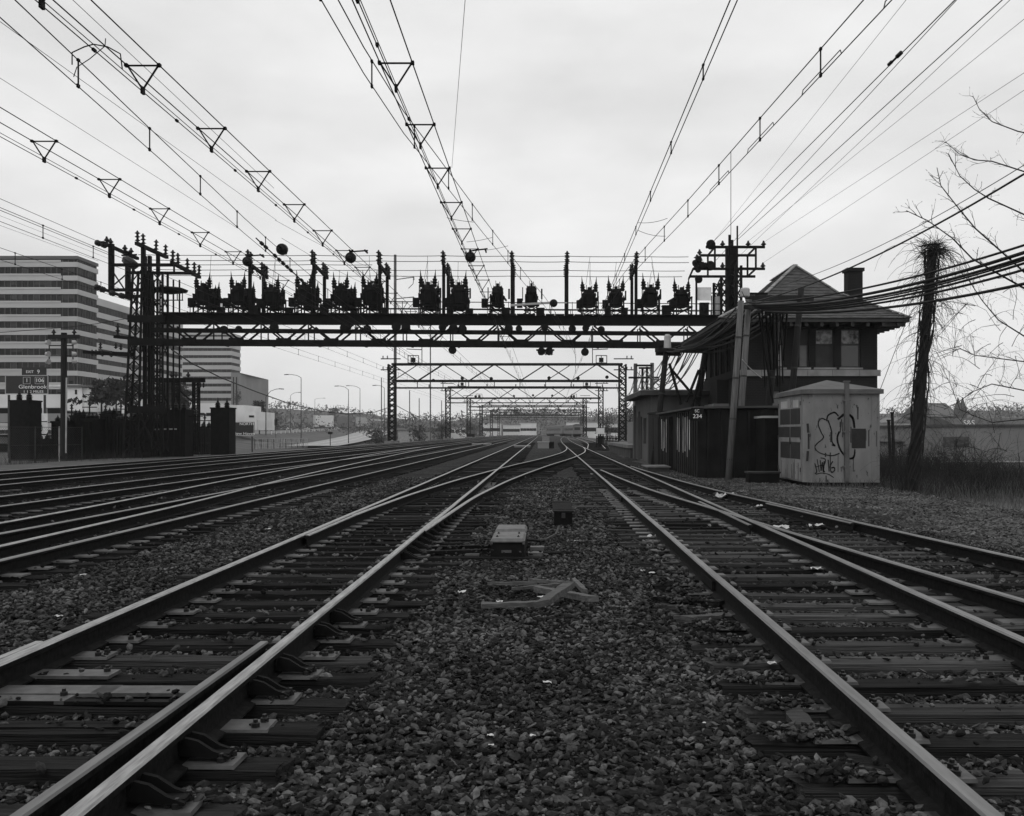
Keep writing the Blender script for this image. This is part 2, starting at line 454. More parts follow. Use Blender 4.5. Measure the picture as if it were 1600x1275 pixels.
# rail brace: bent strap with a web that leans against the rail, local +x points away from the rail
mb = MB()
for s in (-1, 1):
    y0_, y1_ = s * .045 - .012, s * .045 + .012
    mb.add([(-.03, y0_, .115), (.03, y0_, .10), (.10, y0_, .055), (.17, y0_, .03), (.17, y0_, .018), (-.06, y0_, .035), (-.03, y1_, .115), (.03, y1_, .10), (.10, y1_, .055), (.17, y1_, .03), (.17, y1_, .018), (-.06, y1_, .035)],
           [(0, 1, 2, 3, 4, 5), (11, 10, 9, 8, 7, 6), (0, 6, 7, 1), (1, 7, 8, 2), (2, 8, 9, 3), (3, 9, 10, 4), (5, 11, 6, 0)])
mb.box((-.055, -.034, .020), (.165, .034, .038)); mb.box((-.06, -.06, .055), (-.045, .06, .12))
brace_me = mb.mesh('rail_brace', MACH)

def plate_at(track, x, y, side, z=.004, brace=False, bolts=True, slide=False):
    """side: +1 plate sticks out to the right of the rail, -1 to the left"""
    p = inst('slide_plate' if slide else 'tie_plate', slide_me if slide else plate_me, (x + side * (.10 if not slide else .24), y, z), track, (1, random.uniform(.95, 1.05), 1), (0, 0, random.uniform(-.03, .03)))
    if bolts:
        for dx, dy in ((.145, .045), (.125, -.045)) if not slide else ((.22, .03),):
            inst('bolt', bolt_me, (x + side * (.10 + dx - .02 if not slide else .24 + dx), y + dy, z + (.016 if not slide else .018)), p, 1)
    if brace:
        inst('rail_brace', brace_me, (x + side * .07, y, z + .012), track, (side, 1, 1))

def wear(f, o): return lambda y: f(y) + o

# ---- near left track, with two sets of switch points
tL = empty('railway_track', (-2.4, 3, 0), None, 'near left railway track with switch points, rail braces and dark ties beside a switch machine', 'railway track')
rail(tL, wear(c_left, -HALF), -4, 560); rail(tL, wear(c_left, HALF), -4, 560)
pt = [(px_ * .75, pz) for px_, pz in PROF]
rail(tL, lambda y: -1.648 - .135 - .02 * max(0, 6.4 - y), -4, 6.4, 'switch_point', -.006, prof=pt, head=RAILTOP2)
rail(tL, lambda y: -3.152 - .078 - .004 * max(0, 6.4 - y), -4, 6.4, 'switch_point', -.005, prof=pt)
rail(tL, lambda y: -3.152 + .078 + max(0, (y - 13.0)) * .006, 13.0, 16.2, 'switch_point', -.006, prof=pt)
y = 2.9
while y < 62:
    x1 = -1.1
    if 13.2 < y < 40: x1 = c_cross(y) + 1.3
    if 11.7 < y < 13.1: x1 = .12
    tie(tL, -3.72 + random.uniform(-.08, .08), x1 + random.uniform(-.12, .12), y, pale=random.random() < .12)
    if y < 30:
        near = y < 13.5
        sw = (3.2 < y < 8.2 and int(y / .54) % 3 != 0) or 11.4 < y < 17.5
        plate_at(tL, -1.648, y, 1, brace=sw and y < 18, bolts=y < 14)
        plate_at(tL, -3.152, y, -1, brace=sw and y < 12, bolts=y < 10)
        if y < 20: plate_at(tL, -3.152, y, 1, bolts=y < 12, slide=5.2 < y < 6.6)
        if y < 20 and not (3 < y < 6.4): plate_at(tL, -1.648, y, -1, bolts=y < 12)
    y += .54 * random.uniform(.96, 1.04)
far_ties(tL, c_left, 62, 150, TIE)
# operating rods of the near points
bar('switch_rod', (-3.9, 5.55, .012), (-1.75, 5.50, .012), .06, .02, MACH, tL)
bar('switch_rod', (-3.75, 5.05, .008), (-1.72, 5.05, .008), .05, .02, MACH, tL)
for y_ in (5.72,): inst('slide_plate', slide_me, (-2.25, y_, .01), tL, (1.1, 1, 1))
inst('slide_plate', slide_me, (-2.78, 5.72, .01), tL, (1.2, 1.1, 1))

# ---- crossover from the left to the right track
tX = empty('railway_track', (0, 40, 0), None, 'curving crossover track that swings from the near left track over to the right track', 'railway track')
rail(tX, wear(c_cross, -HALF), 16.2, 96, dz=-.005); rail(tX, wear(c_cross, HALF), 13.6, 90, dz=-.005)
bar('frog_casting', (c_cross(37.5) - HALF - .1, 36.2, .12), (c_cross(38.5) - HALF + .1, 39.4, .12), .14, .08, RAILSIDE, tX)
y = 40.3
while y < 74:
    tie(tX, c_cross(y) - (1.3 if y > 44 else -.4), c_cross(y) + 1.3, y); y += .58
# ---- right track
tR = empty('railway_track', (2.35, 3, 0), None, 'near right railway track with one bright rail, pale weathered ties and scraps of paper', 'railway track')
rail(tR, lambda y: c_right(y) - HALF, -4, 560, head=RAILMID); rail(tR, lambda y: c_right(y) + HALF, -4, 560, head=RAILMID)
rail(tR, lambda y: c_right(y) + HALF - .135 - .004 * abs(y - 17), 14.5, 19.5, 'guard_rail', -.008, prof=pt, head=RAILTOP2)
y = 2.7
while y < 62:
    x0, x1 = c_right(y) - 1.28, c_third(y) + 1.3
    if 19 < y < 25: x0 -= random.uniform(.1, .7)
    if y < 15: x1 = min(x1, c_right(y) + 3.95)
    tie(tR, x0 + random.uniform(-.1, .1), x1 + random.uniform(-.1, .1), y, pale=random.random() < (.75 if y < 30 else .4))
    if y < 26:
        plate_at(tR, c_right(y) - HALF, y, -1, bolts=y < 10); plate_at(tR, c_right(y) - HALF, y, 1, bolts=y < 10)
        plate_at(tR, c_right(y) + HALF, y, -1, bolts=y < 8); plate_at(tR, c_right(y) + HALF, y, 1, bolts=y < 8)
    y += .55 * random.uniform(.95, 1.05)
far_ties(tR, c_right, 62, 150, TIE)
# joint bars on the nearest rail
for yy in (9.6, 21.5):
    j = bar('joint_bar', (c_right(yy) - HALF - .034, yy - .33, .08), (c_right(yy) - HALF - .034, yy + .33, .08), .03, .075, RAILSIDE, tR)
    for k in range(4): inst('bolt', bolt_me, (c_right(yy) - HALF - .05, yy - .24 + k * .16, .085), j, 1.1, (0, -math.pi / 2, 0))
# ---- track that leaves the right track towards the camera
tT = empty('railway_track', (5, 9, 0), None, 'railway track that branches off to the right from the near right track', 'railway track')
rail(tT, lambda y: c_third(y) - HALF, -4, 36, dz=-.004, head=RAILTOP2); rail(tT, lambda y: c_third(y) + HALF, -4, 40, dz=-.004, head=RAILTOP2)
bar('frog_casting', (c_right(16.4) + HALF - .02, 16.2, .12), (c_right(18.8) + HALF + .02, 18.8, .12), .15, .085, RAILSIDE, tT)
rail(tT, lambda y: c_third(y) + HALF - .14, 14.8, 19, 'guard_rail', -.008, prof=pt, head=RAILTOP2)
for y_ in np.arange(4, 26, .55):
    plate_at(tT, c_third(y_) + HALF, y_, 1, bolts=False); plate_at(tT, c_third(y_) - HALF, y_, -1, bolts=False)
for y_ in np.arange(3.0, 10, .55):
    tie(tT, c_third(y_) - 1.15, c_third(y_) + 1.3, y_ + .27, pale=True)
# ---- tracks further left
def plain_track(cf, label, y0, y_near, pale=.05):
    t = empty('railway_track', (cf(20), 20, 0), None, label, 'railway track')
    rail(t, lambda y: cf(y) - HALF, y0, 560, head=RAILMID); rail(t, lambda y: cf(y) + HALF, y0, 560, head=RAILMID)
    y = y0 + 3
    while y < y_near:
        tie(t, cf(y) - 1.3 + random.uniform(-.08, .08), cf(y) + 1.3 + random.uniform(-.08, .08), y, pale=random.random() < pale)
        if y < 26:
            plate_at(t, cf(y) + HALF, y, 1, bolts=False); plate_at(t, cf(y) - HALF, y, -1, bolts=False)
        y += .54 * random.uniform(.96, 1.04)
    far_ties(t, cf, y_near, 150, TIE)
    return t
plain_track(c_two, 'second railway track to the left of the switch machine, beyond a strip of ballast', 2, 46)
plain_track(c_three, 'third railway track from the switch machine, in the middle of the left hand yard', 8, 50)
plain_track(c_four, 'fourth railway track from the switch machine, on the far half of the yard', 12, 50)
plain_track(c_five, 'farthest left railway track, running along the fenced substation', 15, 50)
tD = empty('railway_track', (-8, 25, 0), None, 'crossover track that slants from the second to the third track of the left yard', 'railway track')
rail(tD, lambda y: c_div(y) - HALF, 2, 92, dz=-.005); rail(tD, lambda y: c_div(y) + HALF, 2, 100, dz=-.005)
for y_ in np.arange(6, 62, .56): tie(tD, c_div(y_) - 1.25, c_div(y_) + (.1 if y_ < 50 else 1.2), y_ + .2)
# ---- siding on the right far ahead, under the standing train
c_side = pchip([(92, 4.9), (120, 6.2), (200, 7.9), (280, 9.3), (340, 10.0), (400, 12.5), (480, 19)])
tS = empty('railway_track', (6, 120, 0), None, 'distant siding that curves away to the right under the standing coaches', 'railway track')
rail(tS, lambda y: c_side(y) - HALF, 84, 470); rail(tS, lambda y: c_side(y) + HALF, 84, 470); far_ties(tS, c_side, 86, 150, TIE)

# ================================================================ loose ballast stones near the camera (instanced, nobody could count them)
def stone_mesh(k, mat):
    r = random.Random(100 + k)
    g = (1 + 5 ** .5) / 2
    vs = [Vector(v).normalized() for v in ((-1, g, 0), (1, g, 0), (-1, -g, 0), (1, -g, 0), (0, -1, g), (0, 1, g), (0, -1, -g), (0, 1, -g), (g, 0, -1), (g, 0, 1), (-g, 0, -1), (-g, 0, 1))]
    fs = [(0, 11, 5), (0, 5, 1), (0, 1, 7), (0, 7, 10), (0, 10, 11), (1, 5, 9), (5, 11, 4), (11, 10, 2), (10, 7, 6), (7, 1, 8), (3, 9, 4), (3, 4, 2), (3, 2, 6), (3, 6, 8), (3, 8, 9), (4, 9, 5), (2, 4, 11), (6, 2, 10), (8, 6, 7), (9, 8, 1)]
    sx, sy, sz = r.uniform(.95, 1.6), r.uniform(.6, 1.0), r.uniform(.35, .7)
    mb = MB().add([(v.x * sx * r.uniform(.6, 1.3), v.y * sy * r.uniform(.6, 1.3), v.z * sz * r.uniform(.55, 1.3)) for v in vs], fs)
    return mb.mesh('stone', mat)

def stone_obj_mat(name, lo, hi, pw_):
    m = bpy.data.materials.new(name); m.use_nodes = True
    t = m.node_tree; N = t.nodes; L = t.links; b = N['Principled BSDF']
    b.inputs['Roughness'].default_value = .9; b.inputs['Specular IOR Level'].default_value = .1
    oi = N.new('ShaderNodeObjectInfo'); p = N.new('ShaderNodeMath'); p.operation = 'POWER'; p.inputs[1].default_value = pw_; L.new(oi.outputs['Random'], p.inputs[0])
    r = N.new('ShaderNodeMapRange'); r.inputs['To Min'].default_value = lo; r.inputs['To Max'].default_value = hi; L.new(p.outputs[0], r.inputs['Value'])
    g = N.new('ShaderNodeNewGeometry'); n = N.new('ShaderNodeTexNoise'); n.inputs['Scale'].default_value = 45; n.inputs['Detail'].default_value = 3; L.new(g.outputs['Position'], n.inputs['Vector'])
    r2 = N.new('ShaderNodeMapRange'); r2.inputs['From Min'].default_value = .3; r2.inputs['From Max'].default_value = .7; r2.inputs['To Min'].default_value = .6; r2.inputs['To Max'].default_value = 1.4; L.new(n.outputs['Fac'], r2.inputs['Value'])
    mu = N.new('ShaderNodeMath'); mu.operation = 'MULTIPLY'; L.new(r.outputs[0], mu.inputs[0]); L.new(r2.outputs[0], mu.inputs[1])
    n4 = N.new('ShaderNodeTexNoise'); n4.inputs['Scale'].default_value = .9; n4.inputs['Detail'].default_value = 5; L.new(g.outputs['Position'], n4.inputs['Vector'])      # oily and dusty patches
    r4 = N.new('ShaderNodeMapRange'); r4.inputs['From Min'].default_value = .33; r4.inputs['From Max'].default_value = .66; r4.inputs['To Min'].default_value = .55; r4.inputs['To Max'].default_value = 1.35; L.new(n4.outputs['Fac'], r4.inputs['Value'])
    m4 = N.new('ShaderNodeMath'); m4.operation = 'MULTIPLY'; L.new(mu.outputs[0], m4.inputs[0]); L.new(r4.outputs[0], m4.inputs[1]); L.new(m4.outputs[0], b.inputs['Base Color'])
    return m

def scatter(name, pts, scl, mat, seed):
    col = bpy.data.collections.new(name + '_source')
    for k in range(12):
        o = bpy.data.objects.new('stone', stone_mesh(k + seed, mat)); col.objects.link(o)
    me = bpy.data.meshes.new(name); me.vertices.add(len(pts)); me.vertices.foreach_set('co', np.asarray(pts, np.float32).ravel())
    a = me.attributes.new('size', 'FLOAT', 'POINT'); a.data.foreach_set('value', np.asarray(scl, np.float32))
    rt = me.attributes.new('turn', 'FLOAT_VECTOR', 'POINT')
    ro = np.stack([rng.uniform(-.6, .6, len(pts)), rng.uniform(-.6, .6, len(pts)), rng.uniform(0, 6.28, len(pts))], 1).astype(np.float32); rt.data.foreach_set('vector', ro.ravel())
    me.materials.append(mat)
    o = bpy.data.objects.new(name, me); COL.objects.link(o)
    g = bpy.data.node_groups.new(name, 'GeometryNodeTree')
    g.interface.new_socket('Geometry', in_out='INPUT', socket_type='NodeSocketGeometry'); g.interface.new_socket('Geometry', in_out='OUTPUT', socket_type='NodeSocketGeometry')
    gi = g.nodes.new('NodeGroupInput'); go = g.nodes.new('NodeGroupOutput')
    ci = g.nodes.new('GeometryNodeCollectionInfo'); ci.inputs['Collection'].default_value = col; ci.inputs['Separate Children'].default_value = True; ci.inputs['Reset Children'].default_value = True
    ip = g.nodes.new('GeometryNodeInstanceOnPoints'); ip.inputs['Pick Instance'].default_value = True
    sa = g.nodes.new('GeometryNodeInputNamedAttribute'); sa.data_type = 'FLOAT'; sa.inputs['Name'].default_value = 'size'
    ra = g.nodes.new('GeometryNodeInputNamedAttribute'); ra.data_type = 'FLOAT_VECTOR'; ra.inputs['Name'].default_value = 'turn'
    mp_ = g.nodes.new('GeometryNodeMeshToPoints')
    l = g.links
    l.new(gi.outputs[0], mp_.inputs[0]); l.new(mp_.outputs[0], ip.inputs['Points']); l.new(ci.outputs[0], ip.inputs['Instance'])
    l.new(sa.outputs[0], ip.inputs['Scale']); l.new(ra.outputs[0], ip.inputs['Rotation']); l.new(ip.outputs[0], go.inputs[0])
    md = o.modifiers.new('stones', 'NODES'); md.node_group = g
    return tag(o, kind='stuff')

TR = np.array(TIE_RECTS)
def gen(y0, y1, dens, smin, smax, xr=None):
    w = 1.03 * y1 + 4; x0, x1 = (-.57 * y1 - 1.5, .50 * y1 + 1.5)
    x0 = max(x0, -22); x1 = min(x1, 7.2)
    N_ = int((x1 - x0) * (y1 - y0) * dens)
    x = rng.uniform(x0, x1, N_); y = rng.uniform(y0, y1, N_)
    k = (x > -.57 * y - 1.6) & (x < .5 * y + 1.6) & (x < np.array([c_third(v) for v in np.linspace(y0, y1, 64)])[np.clip(((y - y0) / (y1 - y0) * 63).astype(int), 0, 63)] + 2.0)
    x, y = x[k], y[k]
    cov = np.zeros(len(x), bool)
    for a, b, c in TR[(TR[:, 2] > y0 - .3) & (TR[:, 2] < y1 + .3)]:
        cov |= (x > a + .02) & (x < b - .02) & (np.abs(y - c) < .105)
    cov0 = cov.copy(); cov &= rng.uniform(0, 1, len(x)) > .05
    bur = (x > .3) & (x < np.array([c_right(v) for v in y]) - .86) & (rng.uniform(0, 1, len(x)) > (y - 9) / 5); cov &= ~bur
    for cf in (c_left, c_right, c_two, c_third, c_three):
        for s in (-HALF, HALF):
            xc = np.array([cf(v) for v in np.linspace(y0, y1, 64)])[np.clip(((y - y0) / (y1 - y0) * 63).astype(int), 0, 63)] + s
            cov |= np.abs(x - xc) < .085
    up = (cov0 & ~cov)[~cov] * .10
    x, y = x[~cov], y[~cov]
    z = np.array([bed_z(a, b) for a, b in zip(x, y)]) + up + rng.uniform(-.012, .03, len(x)) + np.where((x > .3) & (x < np.array([c_right(v) for v in y]) - .86) & (y < 13), .0, 0)
    s = smin + (smax - smin) * rng.uniform(0, 1, len(x)) ** 1.8
    return np.stack([x, y, z], 1), s
A = [gen(2.4, 8, 1900, .008, .031), gen(8, 15, 1050, .012, .034), gen(15, 34, 300, .022, .046)]
scatter('ballast_stones', np.concatenate([a[0] for a in A]), np.concatenate([a[1] for a in A]), stone_obj_mat('ballast_stone', .011, .115, 2.4), 0)
# finer pale gravel on the cinder path
N_ = 26000
yy = 6 + (46 - 6) * rng.uniform(0, 1, N_) ** 1.3; xx = rng.uniform(4.2, 9.6, N_)
k = xx > np.array([c_third(v) + 1.6 for v in yy]); xx, yy = xx[k], yy[k]
scatter('path_gravel', np.stack([xx, yy, np.full(len(xx), -.05) + rng.uniform(-.01, .015, len(xx))], 1), rng.uniform(.012, .035, len(xx)), stone_obj_mat('path_stone', .04, .14, 1.6), 40)
# ================================================================ near anchor bridge
def ins_mesh(name, h, r, sheds, mat=PORC, n=8):
    prof = [(r * .35, 0)]
    for k in range(sheds):
        z = h * (k + .25) / sheds
        prof += [(r * .4, z), (r, z + h * .18 / sheds), (r * .55, z + h * .42 / sheds), (r * .38, z + h * .55 / sheds)]
    prof += [(r * .3, h), (r * .12, h * 1.06)]
    return MB().lathe((0, 0, 0), prof, n).mesh(name, mat)
INS_POST = ins_mesh('post_insulator', .72, .19, 3)
INS_PIN = ins_mesh('pin_insulator', .42, .2, 1)
INS_SMALL = ins_mesh('small_insulator', .30, .11, 2)
def Yg(px): return 65.5 + (px - 230) * 3.0 / 920.0
DEP = 3.4
def G(px, py, rear=False, dy=0.0):
    p = P(px, py, Yg(px)); 
    if rear: p = P(px, py, Yg(px) + DEP)
    p.y += dy; return p

br = empty('anchor_bridge', P(230, 712, 65.5), None, 'massive dark steel anchor bridge spanning all tracks, the nearest of the line of gantries', 'bridge')
# deck girder and chords, front truss and rear truss share real height and depth
def chord(name, y_l, y_r, half, x_l=238, x_r=1190, dep=0.0, w=.22):
    a, b = G(x_l, y_l), G(x_r, y_r); a.y += dep; b.y += dep
    hh = half * 66 / F * 2
    return bar(name, a, b, w, hh, STEEL, br)
DT = 1.7                                            # depth between the two trusses; the deck overhangs behind
chord('deck_girder', 499, 502, 7.8, 252, 1162); chord('middle_chord', 516, 522, 3.4, 238, 1162, 0, .16); chord('bottom_chord', 535, 540, 5.2, 238, 1162, 0, .2)
chord('deck_girder', 497, 500, 5.0, 252, 1162, DT); chord('bottom_chord', 532.5, 537.5, 3.0, 238, 1162, DT, .2)
for dep in (0.0, DT):
    # warren web, one member at a time
    pitch = 37.0; k = 0; x = 262.0
    while x < 1130:
        up = (k % 2 == 0); ya = 506 + (x - 230) * .0044; yb = 531 + (x - 230) * .0054
        a = G(x, ya if up else yb); b = G(x + pitch - 6, yb if up else ya); a.y += dep; b.y += dep
        bar('web_diagonal', a, b, .10, .17, STEEL, br, up=(0, 1, 0))
        if k % 2 == 1:
            v0, v1 = G(x + pitch - 2, ya + 1), G(x + pitch - 2, yb); v0.y += dep; v1.y += dep
            bar('web_post', v0, v1, .07, .08, STEEL, br, up=(0, 1, 0))
            gp = G(x - 3, yb + 1); gp.y += dep - .13
            box('gusset_plate', gp + Vector((-.5, -.012, -.22)), gp + Vector((.5, .012, .2)), STEEL, br)
        x += pitch; k += 1
# floor of the deck: planks laid across between the two girders
dz_l, dz_r = G(252, 491).z + .02, G(1162, 495).z + .02
n_pl = 60
for i in range(n_pl):
    t0, t1 = i / n_pl, (i + .93) / n_pl
    a, b = G(252, 491), G(1162, 495)
    p0, p1 = a.lerp(b, t0), a.lerp(b, t1)
    zz = p0.z + .03
    box('deck_plank', (p0.x, p0.y - .45, zz), (p1.x, p0.y + DEP + .45, zz + .06 + random.uniform(-.01, .01)), STEEL, br)
for k, px in enumerate(range(270, 1160, 74)):
    a, b = G(px, 495 + (px - 230) * .0045), G(px, 495 + (px - 230) * .0045); b.y += DEP; bar('cross_beam', a, b, .14, .2, STEEL, br)
    a, b = G(px, 536 + (px - 230) * .0054), G(px, 536 + (px - 230) * .0054); b.y += DT; bar('cross_beam', a, b, .14, .16, STEEL, br)
# hand rails of the walkway
for dep in (-.35, DEP + .35):
    for yy in ((470, 476), (481, 486)):
        a, b = G(296, yy[0]), G(1125, yy[1]); a.y += dep; b.y += dep
        bar('hand_rail', a, b, .05, .05, STEEL, br)
    for px in range(300, 1126, 33):
        a, b = G(px, 469 + (px - 230) * .006), G(px, 492 + (px - 230) * .004); a.y += dep; b.y += dep
        bar('rail_post', a, b, .04, .04, STEEL, br)
# small pulleys and lamps slung under the deck
drum_me = MB().lathe((0, -.12, 0), [(.12, 0), (.3, .03), (.3, .21), (.12, .24)], 12, (0, 1, 0)).mesh('wire_drum', STEEL)
for px in (692, 709, 723, 795, 811, 851, 894, 915, 939, 544, 538, 575, 620, 635, 352, 375, 430):
    p = G(px, 513 + random.uniform(-2, 3)); p.y -= .25; inst('wire_drum', drum_me, p, br, .75 + .3 * random.random())
for px, py in ((707, 547), (914, 550), (858, 549), (846, 549)):
    inst('wire_drum', drum_me, G(px, py), br, .9)
bar('catenary_bracket', G(838, 547), G(866, 547), .12, .12, STEEL, br)
for px in (843, 853, 862): inst('insulator', INS_SMALL, G(px, 555), br, 1.1)
bar('catenary_bracket', G(1090, 546), G(1128, 546), .12, .12, STEEL, br)

def lattice(name, base_l, base_r, top_l, top_r, dep0, dep1, parent, npan, mat, leg=.17, lace=.07, singles=True, faces=(0, 1), side=True):
    """lattice column; base_l.. are points of the front face, dep0/dep1 depth at bottom and top"""
    t = empty(name, (base_l + base_r) / 2, parent)
    c = lambda f, r, u: ((base_l.lerp(top_l, u)) if r == 0 else (base_r.lerp(top_r, u))) + Vector((0, f * (dep0 + (dep1 - dep0) * u), 0))
    for f in (0, 1):
        for r in (0, 1): bar('leg', c(f, r, 0), c(f, r, 1), leg, leg, mat, t, up=(0, 1, 0))
    ms = MB()
    for i in range(npan):
        u0, u1 = i / npan, (i + 1) / npan
        for f in faces:
            for a, b in (((f, 0, u0), (f, 1, u1)), ((f, 1, u0), (f, 0, u1))):
                if singles: bar('lacing_bar', c(*a), c(*b), lace, lace * .6, mat, t, up=(0, 1, 0))
                else: ms.bar(c(*a), c(*b), lace, lace * .6)
        for r in (0, 1) if side or i % 4 == 0 else ():
            ms.bar(c(0, r, u0), c(1, r, u1), lace, lace * .6); ms.bar(c(1, r, u0), c(0, r, u1), lace, lace * .6)
    tag(ms.build('side_lacing', mat, t), kind='stuff')
    return t

# left tower: two lattice columns, the outer one spreads at its foot
lattice('tower_column', P(193, 706, 65.5), P(216, 706, 65.5), P(208, 420, 65.5), P(222, 420, 65.5), .9, .9, br, 15, STEEL, .125, .07, faces=(0,), side=False)
lattice('tower_column', P(237, 706, 65.7), P(254, 706, 65.7), P(238, 425, 65.7), P(254, 425, 65.7), .9, .9, br, 15, STEEL, .125, .07, faces=(0,), side=False)
for px in (226.5, 234): bar('inner_leg', P(px, 706, 67), P(px, 400, 67), .19, .3, STEEL, br, up=(0, 1, 0))
for k in range(15): bar('inner_batten', P(226.5, 690 - k * 19, 67), P(234, 690 - k * 19, 67), .1, .12, STEEL, br)
for px in (214, 246):
    for dx in (-5, 5): bar('rear_leg', P(px + dx, 706, 65.5) + Vector((0, DEP, 0)), P(px + dx, 425, 65.5) + Vector((0, DEP, 0)), .09, .09, STEEL, br, up=(0, 1, 0))
for yy in (498, 534, 640):
    bar('tower_tie', P(200, yy, 65.3), P(258, yy, 65.3), .2, .45, STEEL, br)
bar('tower_brace', P(214, 690, 65.2), P(238, 640, 65.2), .12, .12, STEEL, br); bar('tower_brace', P(238, 690, 65.2), P(216, 640, 65.2), .12, .12, STEEL, br)
# cross frames on the left tower
for nm, a, b in (('outrigger_post', (174, 381), (174, 455)),):
    bar(nm, G(*a), G(*b), .3, .3, STEEL, br, up=(0, 1, 0))
bar('outrigger_post', P(200, 414, 69), P(200, 466, 69), .3, .3, STEEL, br, up=(0, 1, 0))
for a, b, rr in (((172, 414), (272, 414), 0), ((172, 453), (225, 453), 0), ((197, 426), (300, 427), 1), ((197, 463), (225, 463), 1)):
    bar('outrigger_arm', G(*a, rr), G(*b, rr), .16, .2, STEEL, br)
bar('outrigger_brace', G(176, 424), P(199, 459, 69), .07, .07, STEEL, br); bar('outrigger_brace', P(198, 428, 69), G(176, 447), .07, .07, STEEL, br)
def end_arm(x0, y0, x1, y1, Y0, Y1, n_i, w=.16, ins=INS_POST, sc=1.0):
    a, b = P(x0, y0, Y0), P(x1, y1, Y1)
    bar('insulator_beam', a, b, w, w, STEEL, br)
    for t in n_i: inst('insulator', ins, a.lerp(b, t) + Vector((0, 0, w / 2)), br, sc, (random.uniform(-.05, .05), random.uniform(-.05, .05), 0))
    return a, b
end_arm(160, 379, 215, 404, 64.5, 70, (.12, .22, .62, .8), .2, INS_PIN)
end_arm(154, 449, 205, 468, 64.5, 70, (), .16)
for px, py in ((156, 381), (165, 384), (155, 450), (163, 453), (178, 459), (193, 463)): inst('insulator', INS_SMALL, P(px, py, 65), br, 1.8, (math.pi / 2, 0, 0))
end_arm(213, 380, 261, 402, 65, 70.5, (.04, .22, .62, .95), .22)
bar('outrigger_post', P(224, 384, 66), P(224, 430, 66), .25, .25, STEEL, br, up=(0, 1, 0)); bar('outrigger_post', P(247, 396, 69), P(247, 430, 69), .22, .22, STEEL, br, up=(0, 1, 0))
end_arm(268, 410, 312, 433, 65.5, 71, (.04, .22, .55, .8, .97), .22)
bar('outrigger_post', P(272, 412, 66), P(272, 427, 66), .1, .1, STEEL, br, up=(0, 1, 0))
MB().lathe(P(265, 453, 67), [(.2, -.28), (1.15, -.1), (1.2, 0), (.9, .12), (.2, .16)], 16).build('round_platform', STEEL, br)
for px in (277, 285): bar('hanger_frame', P(px, 452, 66.5), P(px, 470, 66.5), .05, .05, STEEL, br, up=(0, 1, 0))
bar('hanger_frame', P(254, 469, 66.5), P(286, 469, 66.5), .06, .06, STEEL, br)
MB().lathe(P(203, 411, 67), [(.15, -.3), (.5, -.2), (.6, .1), (.4, .3), (.1, .35)], 10, (.6, 0, .8)).build('horn_housing', STEEL2, br)
bar('knife_switch', P(190, 399, 67), P(214, 398, 67.5), .15, .1, STEEL, br); bar('knife_switch', P(196, 392, 67), P(216, 404, 68.5), .15, .1, STEEL, br)
for yy, x0, x1 in ((550, 130, 210), (552, 150, 210), (526, 178, 210)):
    bar('outrigger_arm', P(x0, yy, 66), P(x1, yy + 3, 66), .16, .2, STEEL, br)
for px, py in ((157, 545), (181, 545), (189, 547), (144, 556), (150, 556), (160, 557), (174, 558)): inst('insulator', INS_SMALL, P(px, py, 66), br, 1.3)
inst('insulator', INS_POST, P(184, 527, 66), br, (1, 1, 1.2))

# right tower
lattice('tower_column', P(1127, 745, 68.3) + Vector((0, 0, 1)), P(1136, 745, 68.3) + Vector((0, 0, 1)), P(1127, 432, 68.3), P(1136, 432, 68.3), 3.0, 3.0, br, 18, STEEL, .16, .08)
lattice('tower_column', P(1149, 745, 68.3) + Vector((0, 0, 1)), P(1158, 745, 68.3) + Vector((0, 0, 1)), P(1149, 415, 68.3), P(1158, 415, 68.3), 3.0, 3.0, br, 18, STEEL, .16, .08)
box('tower_panel', P(1135, 700, 70), P(1152, 385, 70) + Vector((0, .5, 0)), STEEL, br)
bar('mast', P(1140, 400, 69), P(1140, 367, 69), .16, .16, STEEL, br, up=(0, 1, 0)); bar('mast', P(1152, 470, 69), P(1152, 353, 69), .1, .1, STEEL, br, up=(0, 1, 0)); bar('mast', P(1144, 400, 69), P(1144, 375, 69), .16, .16, STEEL, br, up=(0, 1, 0))
bar('antenna', P(1142, 400, 68), P(1142, 236, 68), .035, .035, STEEL, br, up=(0, 1, 0))
for a, b, rr in (((1103, 386), (1195, 386), 0), ((1083, 420), (1195, 420), 0), ((1094, 399), (1180, 399), 1), ((1078, 432), (1180, 432), 1)):
    bar('outrigger_arm', G(*a, rr), G(*b, rr), .15, .17, STEEL, br)
for a, b, rr in (((1117, 386), (1117, 420), 0), ((1181, 386), (1181, 420), 0), ((1106, 399), (1106, 432), 1), ((1168, 399), (1168, 432), 1), ((1088, 430), (1088, 492), 0)):
    bar('outrigger_post', G(*a, rr), G(*b, rr), .12, .12, STEEL, br, up=(0, 1, 0))
for a, b in (((1117, 386), (1106, 399)), ((1181, 386), (1168, 399)), ((1181, 420), (1168, 432)), ((1083, 420), (1076, 436))):
    bar('outrigger_brace', G(*a), G(*b, True), .1, .1, STEEL, br)
for px, py in ((1129, 386), (1169, 386), (1193, 386), (1129, 420), (1102, 420), (1192, 420)): inst('insulator', INS_PIN, G(px, py), br, 1.0)
inst('insulator', INS_PIN, G(1093, 399, True), br, 1.0)
for px, py, s in ((1110, 383, 1.1), (1109, 416, 1.1), (1091, 406, .8), (1096, 415, .8), (1086, 412, .8), (1090, 422, .7), (1091, 437, .9)): inst('wire_drum', drum_me, G(px, py, False, -.2), br, s, (0, 0, .5))
inst('insulator', INS_POST, G(1089, 420), br, (1.3, 1.3, 1.3)); inst('insulator', INS_POST, G(1094, 420), br, (1.1, 1.1, 1.0))
mbx = MB()
